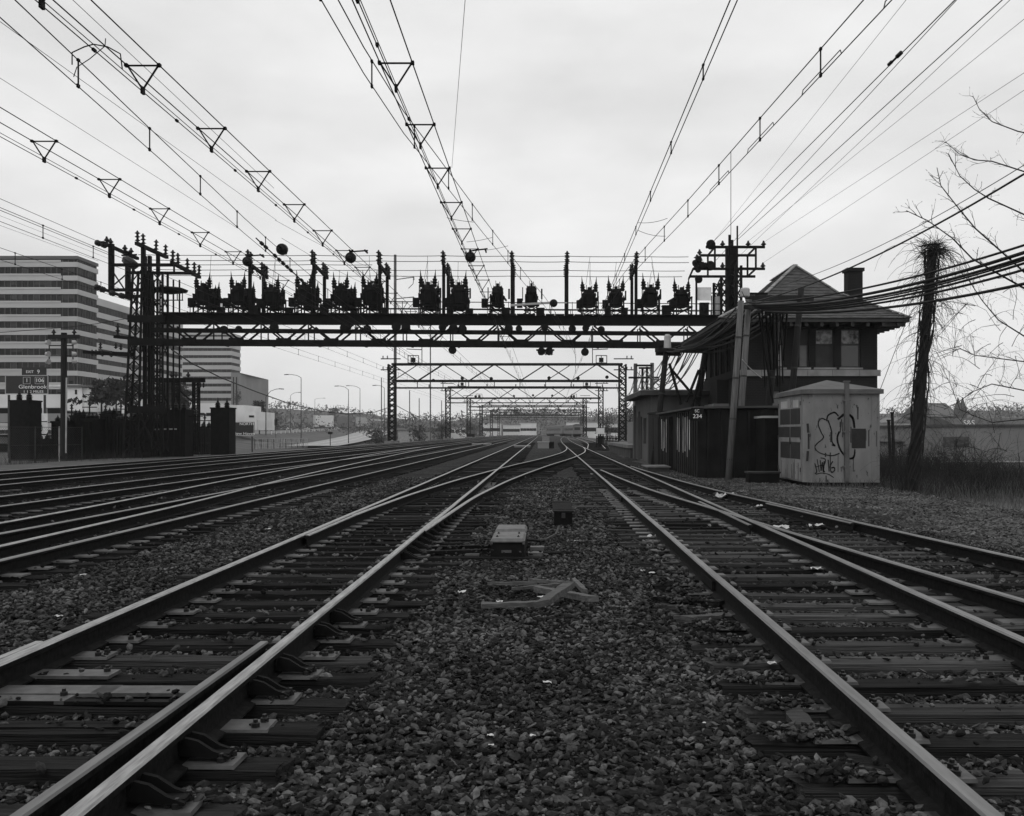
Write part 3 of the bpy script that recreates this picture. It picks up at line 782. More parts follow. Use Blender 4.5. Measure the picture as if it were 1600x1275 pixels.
fr = [G(1090, 449), G(1111, 449), G(1111, 469), G(1090, 469)]
for i in range(4): mbx.bar(fr[i], fr[(i + 1) % 4], .1, .1)
sg = box('sign_panel', G(1090, 469, False, .02), G(1111, 449, False, .06), PAINTW, br); mbx.build('sign_frame', STEEL, sg)
box('light_cabinet', G(1119, 492), G(1128, 463) + Vector((0, .5, 0)), PAINTG, br)
bar('rail_post', G(1112, 462), G(1112, 494), .06, .06, STEEL, br, up=(0, 1, 0)); bar('hand_rail', G(1111, 458), G(1135, 458), .06, .06, STEEL, br)

# insulator posts standing on the deck, pairs joined by a beam that runs front to rear
ords = ['first', 'second', 'third', 'fourth', 'fifth', 'sixth', 'seventh', 'eighth', 'ninth', 'tenth', 'eleventh', 'twelfth', 'thirteenth', 'fourteenth', 'fifteenth']
proto = None
for i, px in enumerate((390, 490, 593, 693, 800, 886, 994)):
    b0 = G(px, 492)
    if proto is None:
        proto = empty('insulator_post', (0, 0, 0))
        for yy, h in ((0.1, 3.25), (DEP - .1, 3.0)):
            bar('post', (0, yy, 0), (0, yy, h), .2, .2, STEEL, proto, up=(0, 1, 0))
        bar('top_beam', (0, -.55, 3.36), (0, DEP + .9, 3.06), .16, .2, STEEL, proto)
        for yy, zz in ((-.4, 3.42), (.25, 3.38), (DEP - .5, 3.16), (DEP + .1, 3.12), (DEP + .7, 3.08)):
            inst('insulator', INS_POST, (0, yy, zz), proto, (1, 1, 1.05))
        inst('insulator', INS_SMALL, (0.02, .6, 3.2), proto, 1.4, (math.pi, 0, 0))
        r = proto
    else: r = copy_tree(proto)
    r.location = b0; r.location.z += .05
    tag(r, f'tall dark insulator post on the bridge deck, {ords[i]} from the left', 'insulator post', 'insulator posts on the anchor bridge')

# round disc insulator at the foot of each catenary is built with the wires; oil circuit breakers on the deck
BUSH = MB().lathe((0, 0, 0), [(.16, 0), (.22, .06), (.26, .14), (.17, .2), (.30, .28), (.18, .34), (.24, .44), (.12, .5), (.12, .58), (.07, .64), (.015, .98)], 9).mesh('bushing', PORC)
mb = MB().lathe((0, 0, 0), [(.40, 0), (.66, .10), (.72, .25), (.74, .85), (.86, .88), (.86, .98), (.72, 1.05), (.60, 1.22), (.5, 1.25)], 8)
for k in range(8):
    t_ = math.pi / 4 * (k + .5); mb.bar((.74 * math.cos(t_), .74 * math.sin(t_), .1), (.78 * math.cos(t_), .78 * math.sin(t_), 1.1), .08, .1, up=(0, 1, 0))
mb.box((-.55, -.3, 1.0), (.55, .3, 1.33)); mb.box((-.95, -.2, .35), (-.6, .2, .75)); mb.box((.62, -.25, .5), (1.02, .15, .72)); mb.box((-.16, -.42, 1.2), (.2, .1, 1.5)); mb.bar((.3, 0, 1.2), (.3, 0, 1.62), .09, up=(0, 1, 0)); mb.bar((-.28, .1, 1.2), (-.28, .1, 1.7), .07, up=(0, 1, 0))
TANKM = mb.mesh('tank', TANK)
def make_breaker(nb, tall):
    r = empty('circuit_breaker', (0, 0, 0))
    W_ = .62 if tall else .42
    for sx in (-W_, W_):
        for yy in (-.4, .5, 1.5, 2.4)[:4 if nb == 2 else 2]: bar('leg', (sx, yy, 0), (sx, yy, 1.25), .09, .09, STEEL, r, up=(0, 1, 0))
        bar('frame_rail', (sx, -.5, .55), (sx, 2.5, .55), .09, .12, STEEL, r)
        bar('frame_rail', (sx, -.5, 1.2), (sx, 2.5, 1.2), .09, .12, STEEL, r)
    for yy in (-.4, 2.4): bar('brace', (-.6, yy, 0.02), (.6, yy, .52), .06, .05, STEEL, r, up=(0, 1, 0)); bar('brace', (.6, yy, 0.02), (-.6, yy, .52), .06, .05, STEEL, r, up=(0, 1, 0)); bar('frame_rail', (-.62, yy, .55), (.62, yy, .55), .09, .12, STEEL, r)
    for yy in ((.0, 1.9) if nb == 2 else (.5,)):
        t = inst('tank', TANKM, (0, yy, (.55 if yy < 1 else .42) if tall else .5), r, (.72, .72, .95) if tall else (.52, .52, 1.02))
        if tall:
            for sx in (-.42, .42):
                for dy in (-.1,):
                    inst('bushing', BUSH, (sx * (1.22 if nb == 1 else 1.1), yy + dy, (1.66 if yy < 1 else 1.4)), r, (.8, .8, 1.12 if yy < 1 else .95), (0, sx * .22, 0))
            if yy > 1: inst('bushing', BUSH, (.1, yy + .3, 1.7), r, (.6, .6, .5))
        else:
            for sx in (-.3, .3): inst('bushing', BUSH, (sx, yy, 1.6), r, (.5, .5, .34))
    o = inst('control_box', unit_box(TANK), (-.88, -.1, .72), r, (.42, .5, .55)); bar('vent_pipe', (-.66, .1, .9), (-.66, .1, 1.75), .07, .07, STEEL, r, up=(0, 1, 0))
    bar('vent_pipe', (.8, .9, 1.1), (.8, .9, 1.75), .12, .12, STEEL, r, up=(0, 1, 0))
    return r
bx = [(315, 2, 1), (370, 2, 1), (422, 2, 1), (474, 2, 1), (531, 2, 1), (577, 2, 1), (668, 2, 1), (716, 2, 1), (776, 1, 0), (830, 1, 0), (922, 1, 1), (963, 1, 1), (1018, 1, 1), (1068, 1, 1)]
protos = {}
for i, (px, nb, tall) in enumerate(bx):
    if (nb, tall) not in protos: protos[(nb, tall)] = r = make_breaker(nb, tall)
    else: r = copy_tree(protos[(nb, tall)])
    r.location = G(px, 491 + (px - 250) * .004, False, .35); r.location.z += .1
    k_ = random.uniform(.88, 1.0); r.scale = (k_ * .95, k_, k_ * random.uniform(1.06, 1.18)); r.rotation_euler = (0, 0, random.uniform(-.12, .12))
    lab = f'black circuit breaker with tall bushings on the bridge deck, {ords[i]} from the left' if tall else f'squat black switch tank on the bridge deck, {["left","right"][i - 8]} one of the two without tall bushings'
    tag(r, lab, 'circuit breaker', 'circuit breakers on the anchor bridge')
for i, (px, w, y0) in enumerate(((343, 10, 482), (398, 12, 478), (450, 10, 482), (505, 12, 477), (552, 9, 483), (601, 9, 482), (733, 11, 483), (791, 11, 482), (845, 11, 482), (950, 9, 480), (976, 10, 482), (1042, 13, 478), (1101, 13, 474))):
    r = empty('equipment_cabinet', G(px, 492, False, .3), None, f'small dark equipment box on the bridge deck, {ords[i]} from the left', 'cabinet', 'equipment boxes on the anchor bridge')
    a, b = G(px - w / 2, 492.5, False, .0), G(px + w / 2, y0, False, .55)
    box('body', a, b, TANK, r); box('lid', (a.x - .03, a.y - .04, b.z), (b.x + .03, b.y + .04, b.z + .05), STEEL, r)
    box('foot', (a.x, a.y, a.z - .06), (b.x, b.y, a.z), STEEL, r)

# bus wires that run along the top of the bridge
for i, (yl, yr, dep, x0, x1) in enumerate(((398, 401, -.4, 216, 1092), (406, 410, .3, 222, 1093), (421, 423, DEP - .5, 240, 1085), (430, 432, DEP + .7, 262, 1080), (413, 414, DEP + .1, 247, 600))):
    pts = []
    xs_ = [x0, 390, 490, 593, 693, 800, 886, 994, x1] if x1 > 700 else [x0, 390, 490, x1]
    for a, b in zip(xs_[:-1], xs_[1:]):
        for k in range(6):
            t = k / 6; px = a + (b - a) * t; yy = yl + (yr - yl) * (px - 216) / 880 + 1.6 * 4 * t * (1 - t) * .5
            pts.append(G(px, yy) if dep < 1 else P(px, yy, Yg(px) + DEP))
    w = wire('bus_wire', pts, .022, WIRE); tag(w, f'thin overhead bus wire along the bridge top, {["highest", "second highest", "second lowest", "lowest", "short middle"][i]} of the set', 'wire', 'bus wires along the anchor bridge')
    if i < 4:
        for px in (330, 430, 531, 577, 668, 716, 922, 963, 1018):
            if random.random() < .6:
                yy = yl + (yr - yl) * (px - 216) / 880
                a = G(px, yy) if dep < 1 else P(px, yy, Yg(px) + DEP); b = Vector((a.x + random.uniform(-.3, .3), a.y, G(px, 445).z))
                o = wire('drop_wire', [a, b], .012, WIRE, w)

# ================================================================ gantries further along the line
def gantry(Y, xl, xr, label, detail):
    t = empty('catenary_gantry', (xl, Y, 0), None, label, 'gantry', 'catenary gantries along the line')
    H, H2, H3 = 10.83, 8.56, 7.6
    hw = .45; mat = FARSTEEL
    for x in (xl, xr):
        b0, b1 = Vector((x - hw, Y, .35)), Vector((x + hw, Y, .35))
        lattice('column', b0, b1, Vector((x - hw, Y, H)), Vector((x + hw, Y, H)), .9, .9, t, 14 if detail > 1 else 9, mat, .2 if detail else .24, .12, singles=detail > 1)
        box('footing', (x - .9, Y - .5, -1.6), (x + .9, Y + 1.4, .38), CONC, t)
    for dep in (0, .9):
        bar('top_chord', (xl, Y + dep, H), (xr, Y + dep, H), .2, .3, mat, t); bar('bottom_chord', (xl, Y + dep, H2), (xr, Y + dep, H2), .2, .3, mat, t)
        n = 9
        mj = MB()
        for i in range(n):
            x0 = xl + (xr - xl) * i / n; x1 = xl + (xr - xl) * (i + 1) / n
            za, zb = (H, H2) if i % 2 == 0 else (H2, H)
            for (p, q) in (((x0, Y + dep, za), (x1, Y + dep, zb)),) + ((((x0, Y + dep, zb), (x1, Y + dep, za)),) if dep and i % 3 == 0 else ()):
                if detail: bar('web_diagonal', p, q, .1, .16, mat, t, up=(0, 1, 0))
                else: mj.bar(p, q, .12, .18, up=(0, 1, 0))
        if not detail: tag(mj.build('web_bracing', mat, t), kind='stuff')
    bar('steady_beam', (xl, Y + .2, H3), (xr, Y + .2, H3), .12, .22, mat, t)
    for i in range(1, 9):
        x0 = xl + (xr - xl) * i / 9; bar('hanger_post', (x0, Y + .2, H3), (x0, Y + .2, H2), .1, .1, mat, t, up=(0, 1, 0))
    for i in range(1, 8 if detail else 4):
        x0 = xl + (xr - xl) * (i + .3) / 8; inst('insulator', INS_SMALL, (x0, Y + .1, H3 + .1), t, 1.3)
        if detail: inst('wire_drum', drum_me, (x0 + .6, Y - .1, H2 + random.uniform(-.2, .6)), t, .8)
    for s, x in ((-1, xl), (1, xr)):
        for z_ in (H + .75, H - .75): 
            bar('feeder_arm', (x - s * 1.2, Y + .3, z_), (x + s * 1.5, Y + .3, z_), .12, .14, mat, t)
            if detail:
                for k in (.6, 1.2): inst('insulator', INS_SMALL, (x + s * k, Y + .3, z_ + .06), t, 1.2)
        x2 = x - s * 2.9
        mb = MB()
        for (p, q) in (((-.7, 0), (-.7, 1.15)), ((.75, 0), (.75, 1.1)), ((-.7, 1.1), (.75, 1.1)), ((-.7, .1), (.75, .1)), ((0, 0), (0, 1.1))): mb.bar((x2 + p[0], Y + .4, H + p[1] + .1), (x2 + q[0], Y + .4, H + q[1] + .1), .1, .1, up=(0, 1, 0))
        mb.box((x2 - .3, Y + .3, H + .3), (x2 + .3, Y + .6, H + .9))
        mb.build('switch_frame', mat, t)
        if detail > 1: bar('frame_post', (x2 - s * 1.2, Y + .4, H), (x2 - s * 1.2, Y + .4, H + 2.4), .1, .1, mat, t, up=(0, 1, 0)); bar('frame_arm', (x2 - s * 1.2, Y + .4, H + 2.0), (x2 + s * .9, Y + .4, H + 2.1), .1, .1, mat, t)
    return t
names = ['tall riveted catenary gantry standing next beyond the anchor bridge', 'second catenary gantry beyond the anchor bridge, framed inside the first', 'third catenary gantry beyond the anchor bridge, small and hazy',
         'fourth catenary gantry beyond the anchor bridge', 'fifth catenary gantry beyond the anchor bridge', 'sixth and farthest catenary gantry in the haze']
for k, (Y, xl, xr) in enumerate(((136, -20.6, 10.9), (204, -19.4, 11.9), (272, -20.2, 11.4), (340, -21, 14.5), (408, -21, 16), (476, -21, 19))):
    gantry(Y, xl, xr, names[k], 2 if k == 0 else (1 if k == 1 else 0))

# ================================================================ overhead wires
def along(cf, h, Y0, Y1, r, name, parent, dx=0.0, step=3.0):
    n = max(2, int((Y1 - Y0) / step)); pts = []
    for i in range(n + 1):
        Y = Y0 + (Y1 - Y0) * i / n
        pts.append((cf(Y) + dx, Y, CAMH + (h(Y) if callable(h) else h)))
    return wire(name, pts, r, WIRE, parent)

mb = MB()
mb.bar((-.25, 0, .42), (.25, 0, .42), .024, .024); mb.bar((-.25, 0, .42), (0, 0, .03), .024, .024, up=(0, 1, 0)); mb.bar((.25, 0, .42), (0, 0, .03), .024, .024, up=(0, 1, 0))
mb.box((-.02, -.05, -.04), (.02, .05, .07)); mb.box((-.29, -.04, .40), (-.24, .04, .45)); mb.box((.24, -.04, .40), (.29, .04, .45))
TRI = mb.mesh('triangle_hanger', WIRE)
mb = MB(); mb.bar((0, 0, 0), (0, 0, .4), .02, .02, up=(0, 1, 0)); mb.box((-.016, -.035, -.02), (.016, .035, .035)); mb.box((-.018, -.035, .38), (.018, .035, .42))
DROP = mb.mesh('dropper', WIRE)
CLAMP = MB().box((-.018, -.05, -.02), (.018, .05, .02)).mesh('wire_clamp', WIRE)
def tri_catenary(cf, h, Yh, label, Y1=470, spacing=3.25):
    t = empty('catenary_wire', (cf(10), 10, CAMH + h), None, label, 'catenary', 'catenaries over the tracks')
    along(cf, h, 3, Y1, .0085, 'contact_wire', t); along(cf, h + .075, 3, 66, .007, 'auxiliary_wire', t)
    along(cf, h + .43, 3, Y1, .0105, 'messenger_wire', t, -.26); along(cf, h + .43, 3, Y1, .0105, 'messenger_wire', t, .26)
    Y = Yh
    while Y > 6: Y -= spacing
    while Y < 64:
        inst('triangle_hanger', TRI, (cf(Y), Y, CAMH + h), t); 
        inst('wire_clamp', CLAMP, (cf(Y) , Y + 1.5, CAMH + h), t)
        Y += spacing * random.uniform(.97, 1.03)
    Y = 72
    while Y < 190:
        inst('dropper', DROP, (cf(Y), Y, CAMH + h), t, (1, 1, 1)); Y += 6.4
    return t
def simple_catenary(cf, h, dh, Y0, Y1, Yh, label, spacing=3.3, loops=False):
    t = empty('catenary_wire', (cf(10), 10, CAMH + h), None, label, 'catenary', 'catenaries over the tracks')
    along(cf, h, Y0, Y1, .0085, 'contact_wire', t); along(cf, h + dh, Y0, Y1, .0095, 'messenger_wire', t)
    Y = Yh
    while Y > 6: Y -= spacing
    while Y < min(Y1, 120):
        inst('dropper', DROP, (cf(Y), Y, CAMH + h), t, (1, 1, dh / .4))
        if loops and Y < 25:
            mb = MB(); mb.tube([(cf(Y - .9), Y - .9, CAMH + h), (cf(Y - .85), Y - .85, CAMH + h + .07), (cf(Y + .85), Y + .85, CAMH + h + .07), (cf(Y + .9), Y + .9, CAMH + h)], .008, 5); mb.build('steady_loop', WIRE, t)
        Y += spacing * random.uniform(.97, 1.03) * (1 if Y < 60 else 2)
    return t
tri_catenary(lambda Y: -2.35, 5.5, 15.8, 'triangular catenary over the near left track, rising to the top of the picture')
tri_catenary(lambda Y: -6.45, 5.5, 16.0, 'triangular catenary over the second track of the left yard')
tri_catenary(lambda Y: -10.85, 5.92, 21.6, 'triangular catenary over the third track of the left yard', spacing=3.3)
simple_catenary(lambda Y: -14.9, 5.8, .38, 5, 470, 20, 'plain catenary over the fourth track of the left yard')
simple_catenary(lambda Y: -18.2, 5.8, .4, 20, 470, 24, 'plain catenary over the farthest left track')
simple_catenary(pchip([(3, -2.95), (16, -2.71), (20, -2.4), (22.3, -2.14), (26, -1.8), (29, -1.48), (38, -.55), (44, .15), (55, 1.1), (72, 2.35), (92, 3.0)]), 5.5, .4, 3, 92, 15.9, 'catenary that follows the crossover track from left to right')
simple_catenary(lambda Y: c_right(Y) + .08, 5.5, .22, 3, 470, 15.5, 'narrow pair of catenary wires over the near right track', 4.1)
simple_catenary(pchip([(3, 5.0), (15.4, 4.28), (18.5, 4.1), (22, 3.9), (25.8, 3.67), (28.4, 3.5), (36, 3.05), (47, 2.75)]), 5.5, .41, 3, 47, 15.4, 'catenary with looped droppers over the branch track on the right', 3.3, True)
simple_catenary(pchip([(3, -6.6), (12, -7.1), (16, -7.39), (20, -7.69), (23.3, -7.92), (26.9, -8.19), (50, -9.2), (75, -10.2), (95, -10.6)]), 5.5, .42, 3, 95, 16.0, 'catenary over the slanting track of the left yard', 3.6)

# parallel feeders
def feeder(a, b, r, label, Yn=4.0):
    a = P(*a); b = P(*b); d = (a - b) / (a.y - b.y)          # b is far
    e = b + d * (Yn - b.y)
    return tag(wire('feeder_wire', [e, e.lerp(b, .35), e.lerp(b, .7), b], r, WIRE), label, 'wire', 'feeder wires overhead')
feeder((1391, 31, 28), (1115, 377, 69), .007, 'thin feeder nearest the branch catenary, ending at the right tower of the bridge')
feeder((1461, 31, 29), (1110, 382, 68), .017, 'thick feeder with a strain insulator, ending at the upper left arm of the right tower')
feeder((1466, 31, 29), (1112, 414, 71), .012, 'feeder just below the thick one with the strain insulator')
feeder((1523, 39, 31), (1153, 374, 69), .017, 'thick feeder that runs to the mast of the right tower')
feeder((1523, 52, 31), (1132, 422, 69), .009, 'thin feeder close below the thick one to the mast')
feeder((1523, 92, 33), (1169, 377, 69), .008, 'thin feeder that ends at the middle pin of the top arm')
feeder((1523, 164, 36), (1194, 378, 69), .008, 'thin feeder that ends at the outer pin of the top arm')
feeder((1523, 192, 38), (1192, 411, 69), .008, 'thin feeder that ends at the outer pin of the lower arm')
st = tag(MB().lathe(P(1398, 92, 31.3), [(.02, -.4), (.06, -.38), (.06, -.2), (.03, -.15), (.03, .1), (.07, .15), (.07, .4), (.02, .44)], 8, P(1461, 31, 29) - P(1398, 92, 31.3)).build('strain_insulator', PORC, None, P(1398, 92, 31.3)), 'black strain insulator on the thick feeder at upper right', 'insulator')
feeder((38, 61, 26), (432, 344, 48), .008, 'thin feeder from the upper left corner above the slanting catenary')
feeder((38, 146, 32), (372, 357, 50), .008, 'thin feeder from the left edge above the third yard catenary')
feeder((178, 60, 25), (428, 294, 40), .008, 'thin feeder between the two messengers of the second yard catenary')
feeder((38, 327, 57), (157, 379, 65), .016, 'thick feeder that ends at the outrigger of the left tower')
feeder((38, 344, 55), (170, 398, 66), .018, 'double feeder below the thick one at the left tower')
feeder((38, 352, 55), (170, 404, 66), .008, 'thin feeder under the double feeder at the left tower')
feeder((38, 366, 56), (154, 408, 66), .009, 'lowest feeder near the left tower')
feeder((722, 60, 20), (706, 262, 33), .006, 'thin wire that crosses the near left catenary')
# jumper over the second catenary
tag(wire('jumper_wire', [P(112.6, 101, 16), P(112.6, 82, 16), P(132, 73, 16), P(146, 69, 16), P(168, 73, 16), P(188, 84, 16), P(191, 108, 16)], .011, WIRE), 'bowed jumper wire between two catenaries at upper left', 'wire')
tag(wire('jumper_wire', [P(115, 120, 16), P(120, 105, 16), P(140, 92, 16), P(164, 72, 16), P(165, 60, 16)], .008, WIRE), 'second, steeper jumper wire crossing the bowed one', 'wire')

# round disc insulators at the ends of the catenaries
for px, py, Y, s, lab in ((735, 402, 32.5, 1.0, 'on the near left catenary'), (548, 403, 32.5, 1.0, 'on the second yard catenary'), (441, 390, 30.5, 1.08, 'on the slanting yard catenary'), (387, 409, 35, 1.15, 'on the third yard catenary'), (865, 474, 44, .8, 'on the crossover catenary')):
    p = P(px, py, Y); t = empty('disc_insulator', p, None, 'large round black disc insulator hanging ' + lab, 'insulator', 'disc insulators on the catenaries')
    MB().lathe(p + Vector((0, -.14, 0)), [(.05, -.05), (.09, 0), (.16, .02), (.175, .08), (.175, .18), (.15, .24), (.06, .27), (.04, .35)], 16, (0, 1, .05)).build('disc', PORC, t)
    if px in (735, 548, 387):
        bar('spreader', p + Vector((-.05, 0, .2)), p + Vector((.56, 0, .24 if px != 735 else .28)), .05, .04, STEEL, t); 
        for dx in (0, .5): bar('clevis', p + Vector((dx, -.25, .21)), p + Vector((dx, .25, .21)), .04, .05, STEEL, t)
    else:
        bar('clevis', p + Vector((0, -.4, .06)), p + Vector((0, -.1, .02)), .05, .05, STEEL, t); bar('clevis', p + Vector((0, .12, 0)), p + Vector((0, .5, -.03)), .05, .05, STEEL, t)
t = empty('insulator_rod', P(845, 474, 44), None, 'pale horizontal rod beside the small disc insulator above the bridge deck', 'insulator')
bar('rod', P(798, 477, 44), P(860, 473, 44), .09, .09, PAINTG, t); bar('rod_end', P(860, 473, 44), P(886, 473, 44), .05, .05, PAINTG, t)
# chain of strain insulators on the slanting catenary
p0, p1 = P(400, 372, 27), P(478, 444, 33)
t = empty('strain_insulator', p0, None, 'long string of strain insulators on the slanting wire in front of the bridge', 'insulator')
bar('link_rod', p0, p1, .025, .025, WIRE, t)
for u in (.1, .17, .34, .42, .5, .58, .66, .9):
    c_ = p0.lerp(p1, u); MB().lathe(c_, [(.02, -.12), (.05, -.1), (.055, .05), (.03, .12)], 8, p1 - p0).build('insulator', PORC, t)
# cross spans above the right tracks
for a, b, lab in (((997, 348, 27.7), (1043, 341, 28.4), 'upper cross wire between the two right catenaries'), ((997, 360, 27.7), (1040, 369, 28.4), 'lower cross wire between the two right catenaries')):
    tag(wire('cross_wire', sagline(P(*a), P(*b), .05, 6), .007, WIRE), lab, 'wire')
for a, b, lab in (((741, 347, 27.4), (698, 340, 27.4), 'short cross wire above the near left catenary'), ((769, 371, 30), (729, 378, 30), 'lower short cross wire above the near left catenary'), ((794, 384, 32.5), (757, 391, 32.5), 'cross wire from the disc insulator to the crossover catenary')):
    tag(wire('cross_wire', sagline(P(*a), P(*b), .02, 6), .007, WIRE), lab, 'wire')
# black cable that sags between the bridge and the next gantry
pts = [P(x, y, Y) for x, y, Y in ((268, 546, 66), (300, 568, 72), (345, 590, 79), (400, 612, 89), (450, 630, 99), (500, 642, 110), (543, 647, 120), (585, 644, 130), (612, 635, 136))]
tag(wire('sagging_cable', pts, .05, CABLE), 'heavy black cable sagging from the bridge to the next gantry above the highway', 'cable')
pts = [P(x, y, Y) for x, y, Y in ((620, 634, 137), (640, 645, 150), (665, 656, 170), (688, 664, 190), (700, 664, 204))]
tag(wire('sagging_cable', pts, .05, CABLE), 'black cable sagging between the next two gantries', 'cable')
# ================================================================ left side: substation, signs, buildings, highway
def mesh_fence(parent, a, b, h, step=.16, r=.006):
    """diamond wire of a chain link fence between two ground points"""
    a = Vector(a); b = Vector(b); L = (b - a).length; d = (b - a) / L; mb = MB()
    n = int(L / step)
    for s in (1, -1):
        for i in range(-int(h / step), n + int(h / step)):
            x0 = i * step; x1 = x0 + s * h; z0, z1 = 0.0, h
            p0, p1 = x0, x1
            if s == 1:
                if p0 < 0: z0 = -p0; p0 = 0
                if p1 > L: z1 -= (p1 - L); p1 = L
            else:
                if p0 > L: z0 = p0 - L; p0 = L
                if p1 < 0: z1 += p1; p1 = 0
            if z1 - z0 > .05: mb.tube([a + d * p0 + Vector((0, 0, z0)), a + d * p1 + Vector((0, 0, z1))], r, 3, cap=False)
    return tag(mb.build('chain_link_mesh', STEEL2, parent), kind='stuff')

# substation fence along the tracks
fa, fb = P(38, 713, 63.0), P(362, 703, 80.0); fa.z = fb.z = -.4
fa = fa + (fa - fb) * .15
fn = empty('chain_link_fence', fa, None, 'chain link fence along the edge of the tracks in front of the substation', 'fence')
npost = 12
for i in range(npost + 1):
    p = fa.lerp(fb, i / npost); bar('fence_post', p, p + Vector((0, 0, 2.3)), .07, .07, STEEL2 if i % 3 else PAINTG, fn, up=(0, 1, 0))
for z_ in (2.25, 1.1): bar('fence_rail', fa + Vector((0, -.05, z_)), fb + Vector((0, -.05, z_)), .035, .035, STEEL2, fn)
mesh_fence(fn, fa, fb, 2.2)
# dark transformer cabinets behind the fence
def cabinet_dark(px0, px1, pyt, Y, label, nb, group, fins=True):
    a, b = P(px0, 712, Y), P(px1, pyt, Y); z0 = -.4
    t = empty('transformer', ((a.x + b.x) / 2, Y, z0), None, label, 'transformer', group)
    box('body', (a.x, Y, z0 + .12), (b.x, Y + 1.6, b.z - .22), TANK, t)
    box('plinth', (a.x - .06, Y - .06, z0), (b.x + .06, Y + 1.66, z0 + .12), CONCD, t)
    box('lid', (a.x - .05, Y - .05, b.z - .22), (b.x + .05, Y + 1.65, b.z - .12), TANK, t)
    if fins:
        n = max(3, int((b.x - a.x) / .17))
        for k in range(n):
            x = a.x + (b.x - a.x) * (k + .5) / n; box('cooling_fin', (x - .02, Y - .14, z0 + .3), (x + .02, Y, b.z - .35), TANK, t)
    for k in range(nb):
        inst('bushing', BUSH, (a.x + (b.x - a.x) * (k + .5) / nb, Y + .6, b.z - .13), t, (.8, .8, .45 if fins else .8))
    return t
xs_ = [78, 104, 128, 152, 176, 198, 222]
for i in range(6): cabinet_dark(xs_[i] + (2, 5, 1, 4, 2, 5)[i], xs_[i + 1] - (3, 1, 4, 1, 5, 1)[i], (655, 646, 651, 643, 653, 648)[i], 66.5 + (0, 1.4, .3, 2.0, .8, 1.6)[i], f'low dark ribbed transformer behind the fence, {ords[i]} from the left', 3, 'low transformers in the substation')
cabinet_dark(226, 250, 652, 70.5, 'low dark transformer behind the foot of the left bridge tower', 3, 'low transformers in the substation')
cabinet_dark(251, 289, 637, 70, 'tall black transformer just right of the left bridge tower', 3, None, False)
cabinet_dark(329, 358, 634, 75, 'tall black transformer with two thin bushings by the highway sign', 2, None, False)
cabinet_dark(15, 46, 622, 66, 'tall black transformer at the left edge in front of the highway sign', 2, None, False)
cabinet_dark(292, 327, 664, 78, 'wide low black transformer between the two tall ones', 4, None)
cabinet_dark(50, 73, 683, 67, 'lowest dark transformer below the white emblem panel', 2, None)
for i, (px, pt) in enumerate(((112, 640), (140, 634), (165, 642), (189, 637), (306, 648), (320, 655))):
    b_ = P(px, 706, 69.5); a_ = P(px, pt, 69.5); t = empty('pipe_stanchion', b_, None, f'thin dark stanchion with an insulator among the transformers, {ords[i]} from the left', 'stanchion', 'stanchions in the substation'); bar('pipe', b_, a_, .07, .07, STEEL, t, up=(0, 1, 0)); inst('insulator', INS_SMALL, a_, t, 1.3); bar('pipe_arm', a_ + Vector((-.5, 0, -.1)), a_ + Vector((.5, 0, -.1)), .05, .06, STEEL, t)
# lattice bus frame
t = empty('bus_structure', P(270, 705, 76), None, 'lattice bus frame with insulators on its beam, behind the tall transformer', 'bus structure')
for x0 in (246, 269, 301):
    b0, b1 = P(x0, 706, 76), P(x0 + 8, 706, 76); lattice('column', b0, b1, Vector((b0.x, 76, P(0, 594, 76).z)), Vector((b1.x, 76, P(0, 594, 76).z)), .4, .4, t, 12, STEEL, .1, .05)
bar('cross_beam', P(240, 594, 75.8), P(320, 594, 75.8), .3, .34, STEEL, t)
for px in (268, 275, 294): inst('insulator', INS_PIN, P(px, 590, 76), t, 1.0)
for px in (262, 276, 313, 318): inst('insulator', INS_SMALL, P(px, 598, 76), t, 1.2, (math.pi, 0, 0))
bar('brace', P(277, 607, 76), P(303, 630, 76), .1, .1, STEEL, t)
# dark timber pole with lamp heads
t = empty('utility_pole', P(99, 712, 64), None, 'dark pole with a crossarm and six pale lamp heads at the far left', 'pole')
MB().tube([P(99.5, 712, 64), P(100, 520, 64)], [.22, .19], 8).build('shaft', POLED, t)
bar('crossarm', P(76, 526, 63.8), P(124, 526, 63.8), .22, .24, POLED, t)
for px, s in ((76, -1), (113, 1)):
    bar('lamp_bar', P(px + 1, 530, 63.8), P(px + 1, 572, 63.8), .06, .06, STEEL2, t, up=(0, 1, 0))
    for py in (535, 553, 565):
        h = MB().lathe(P(px, py, 63.5), [(.08, -.25), (.13, -.2), (.15, 0), (.19, .02)], 9, (-s, -.35, 0)).build('lamp_head', PAINTG, t, smooth=False)
    for py in (540, 556): bar('lamp_arm', P(px + 1, py, 63.8), P(99, py, 64), .06, .06, STEEL, t)
bar('support_rod', P(104, 590, 63.6), P(103, 708, 63.6), .07, .07, PAINTG, t, up=(0, 1, 0))
for px in (84, 116): inst('insulator', INS_PIN, P(px, 523, 63.8), t, .8)
tag(wire('service_wire', [P(-20, 521, 64), P(60, 515, 64.2), P(110, 511, 64.6), P(150, 506, 65), P(203, 497, 66)], .02, CABLE), 'cable rising from the left edge past the lamp pole to the bridge tower', 'cable')
tag(wire('conduit', [P(193, 661, 69.4), P(210, 664, 69.4), P(240, 671, 69.4), P(262, 670.5, 69.4), P(276, 670.5, 69.4)], .05, PAINTG), 'pale bent conduit slung low across the foot of the left bridge tower', 'conduit')

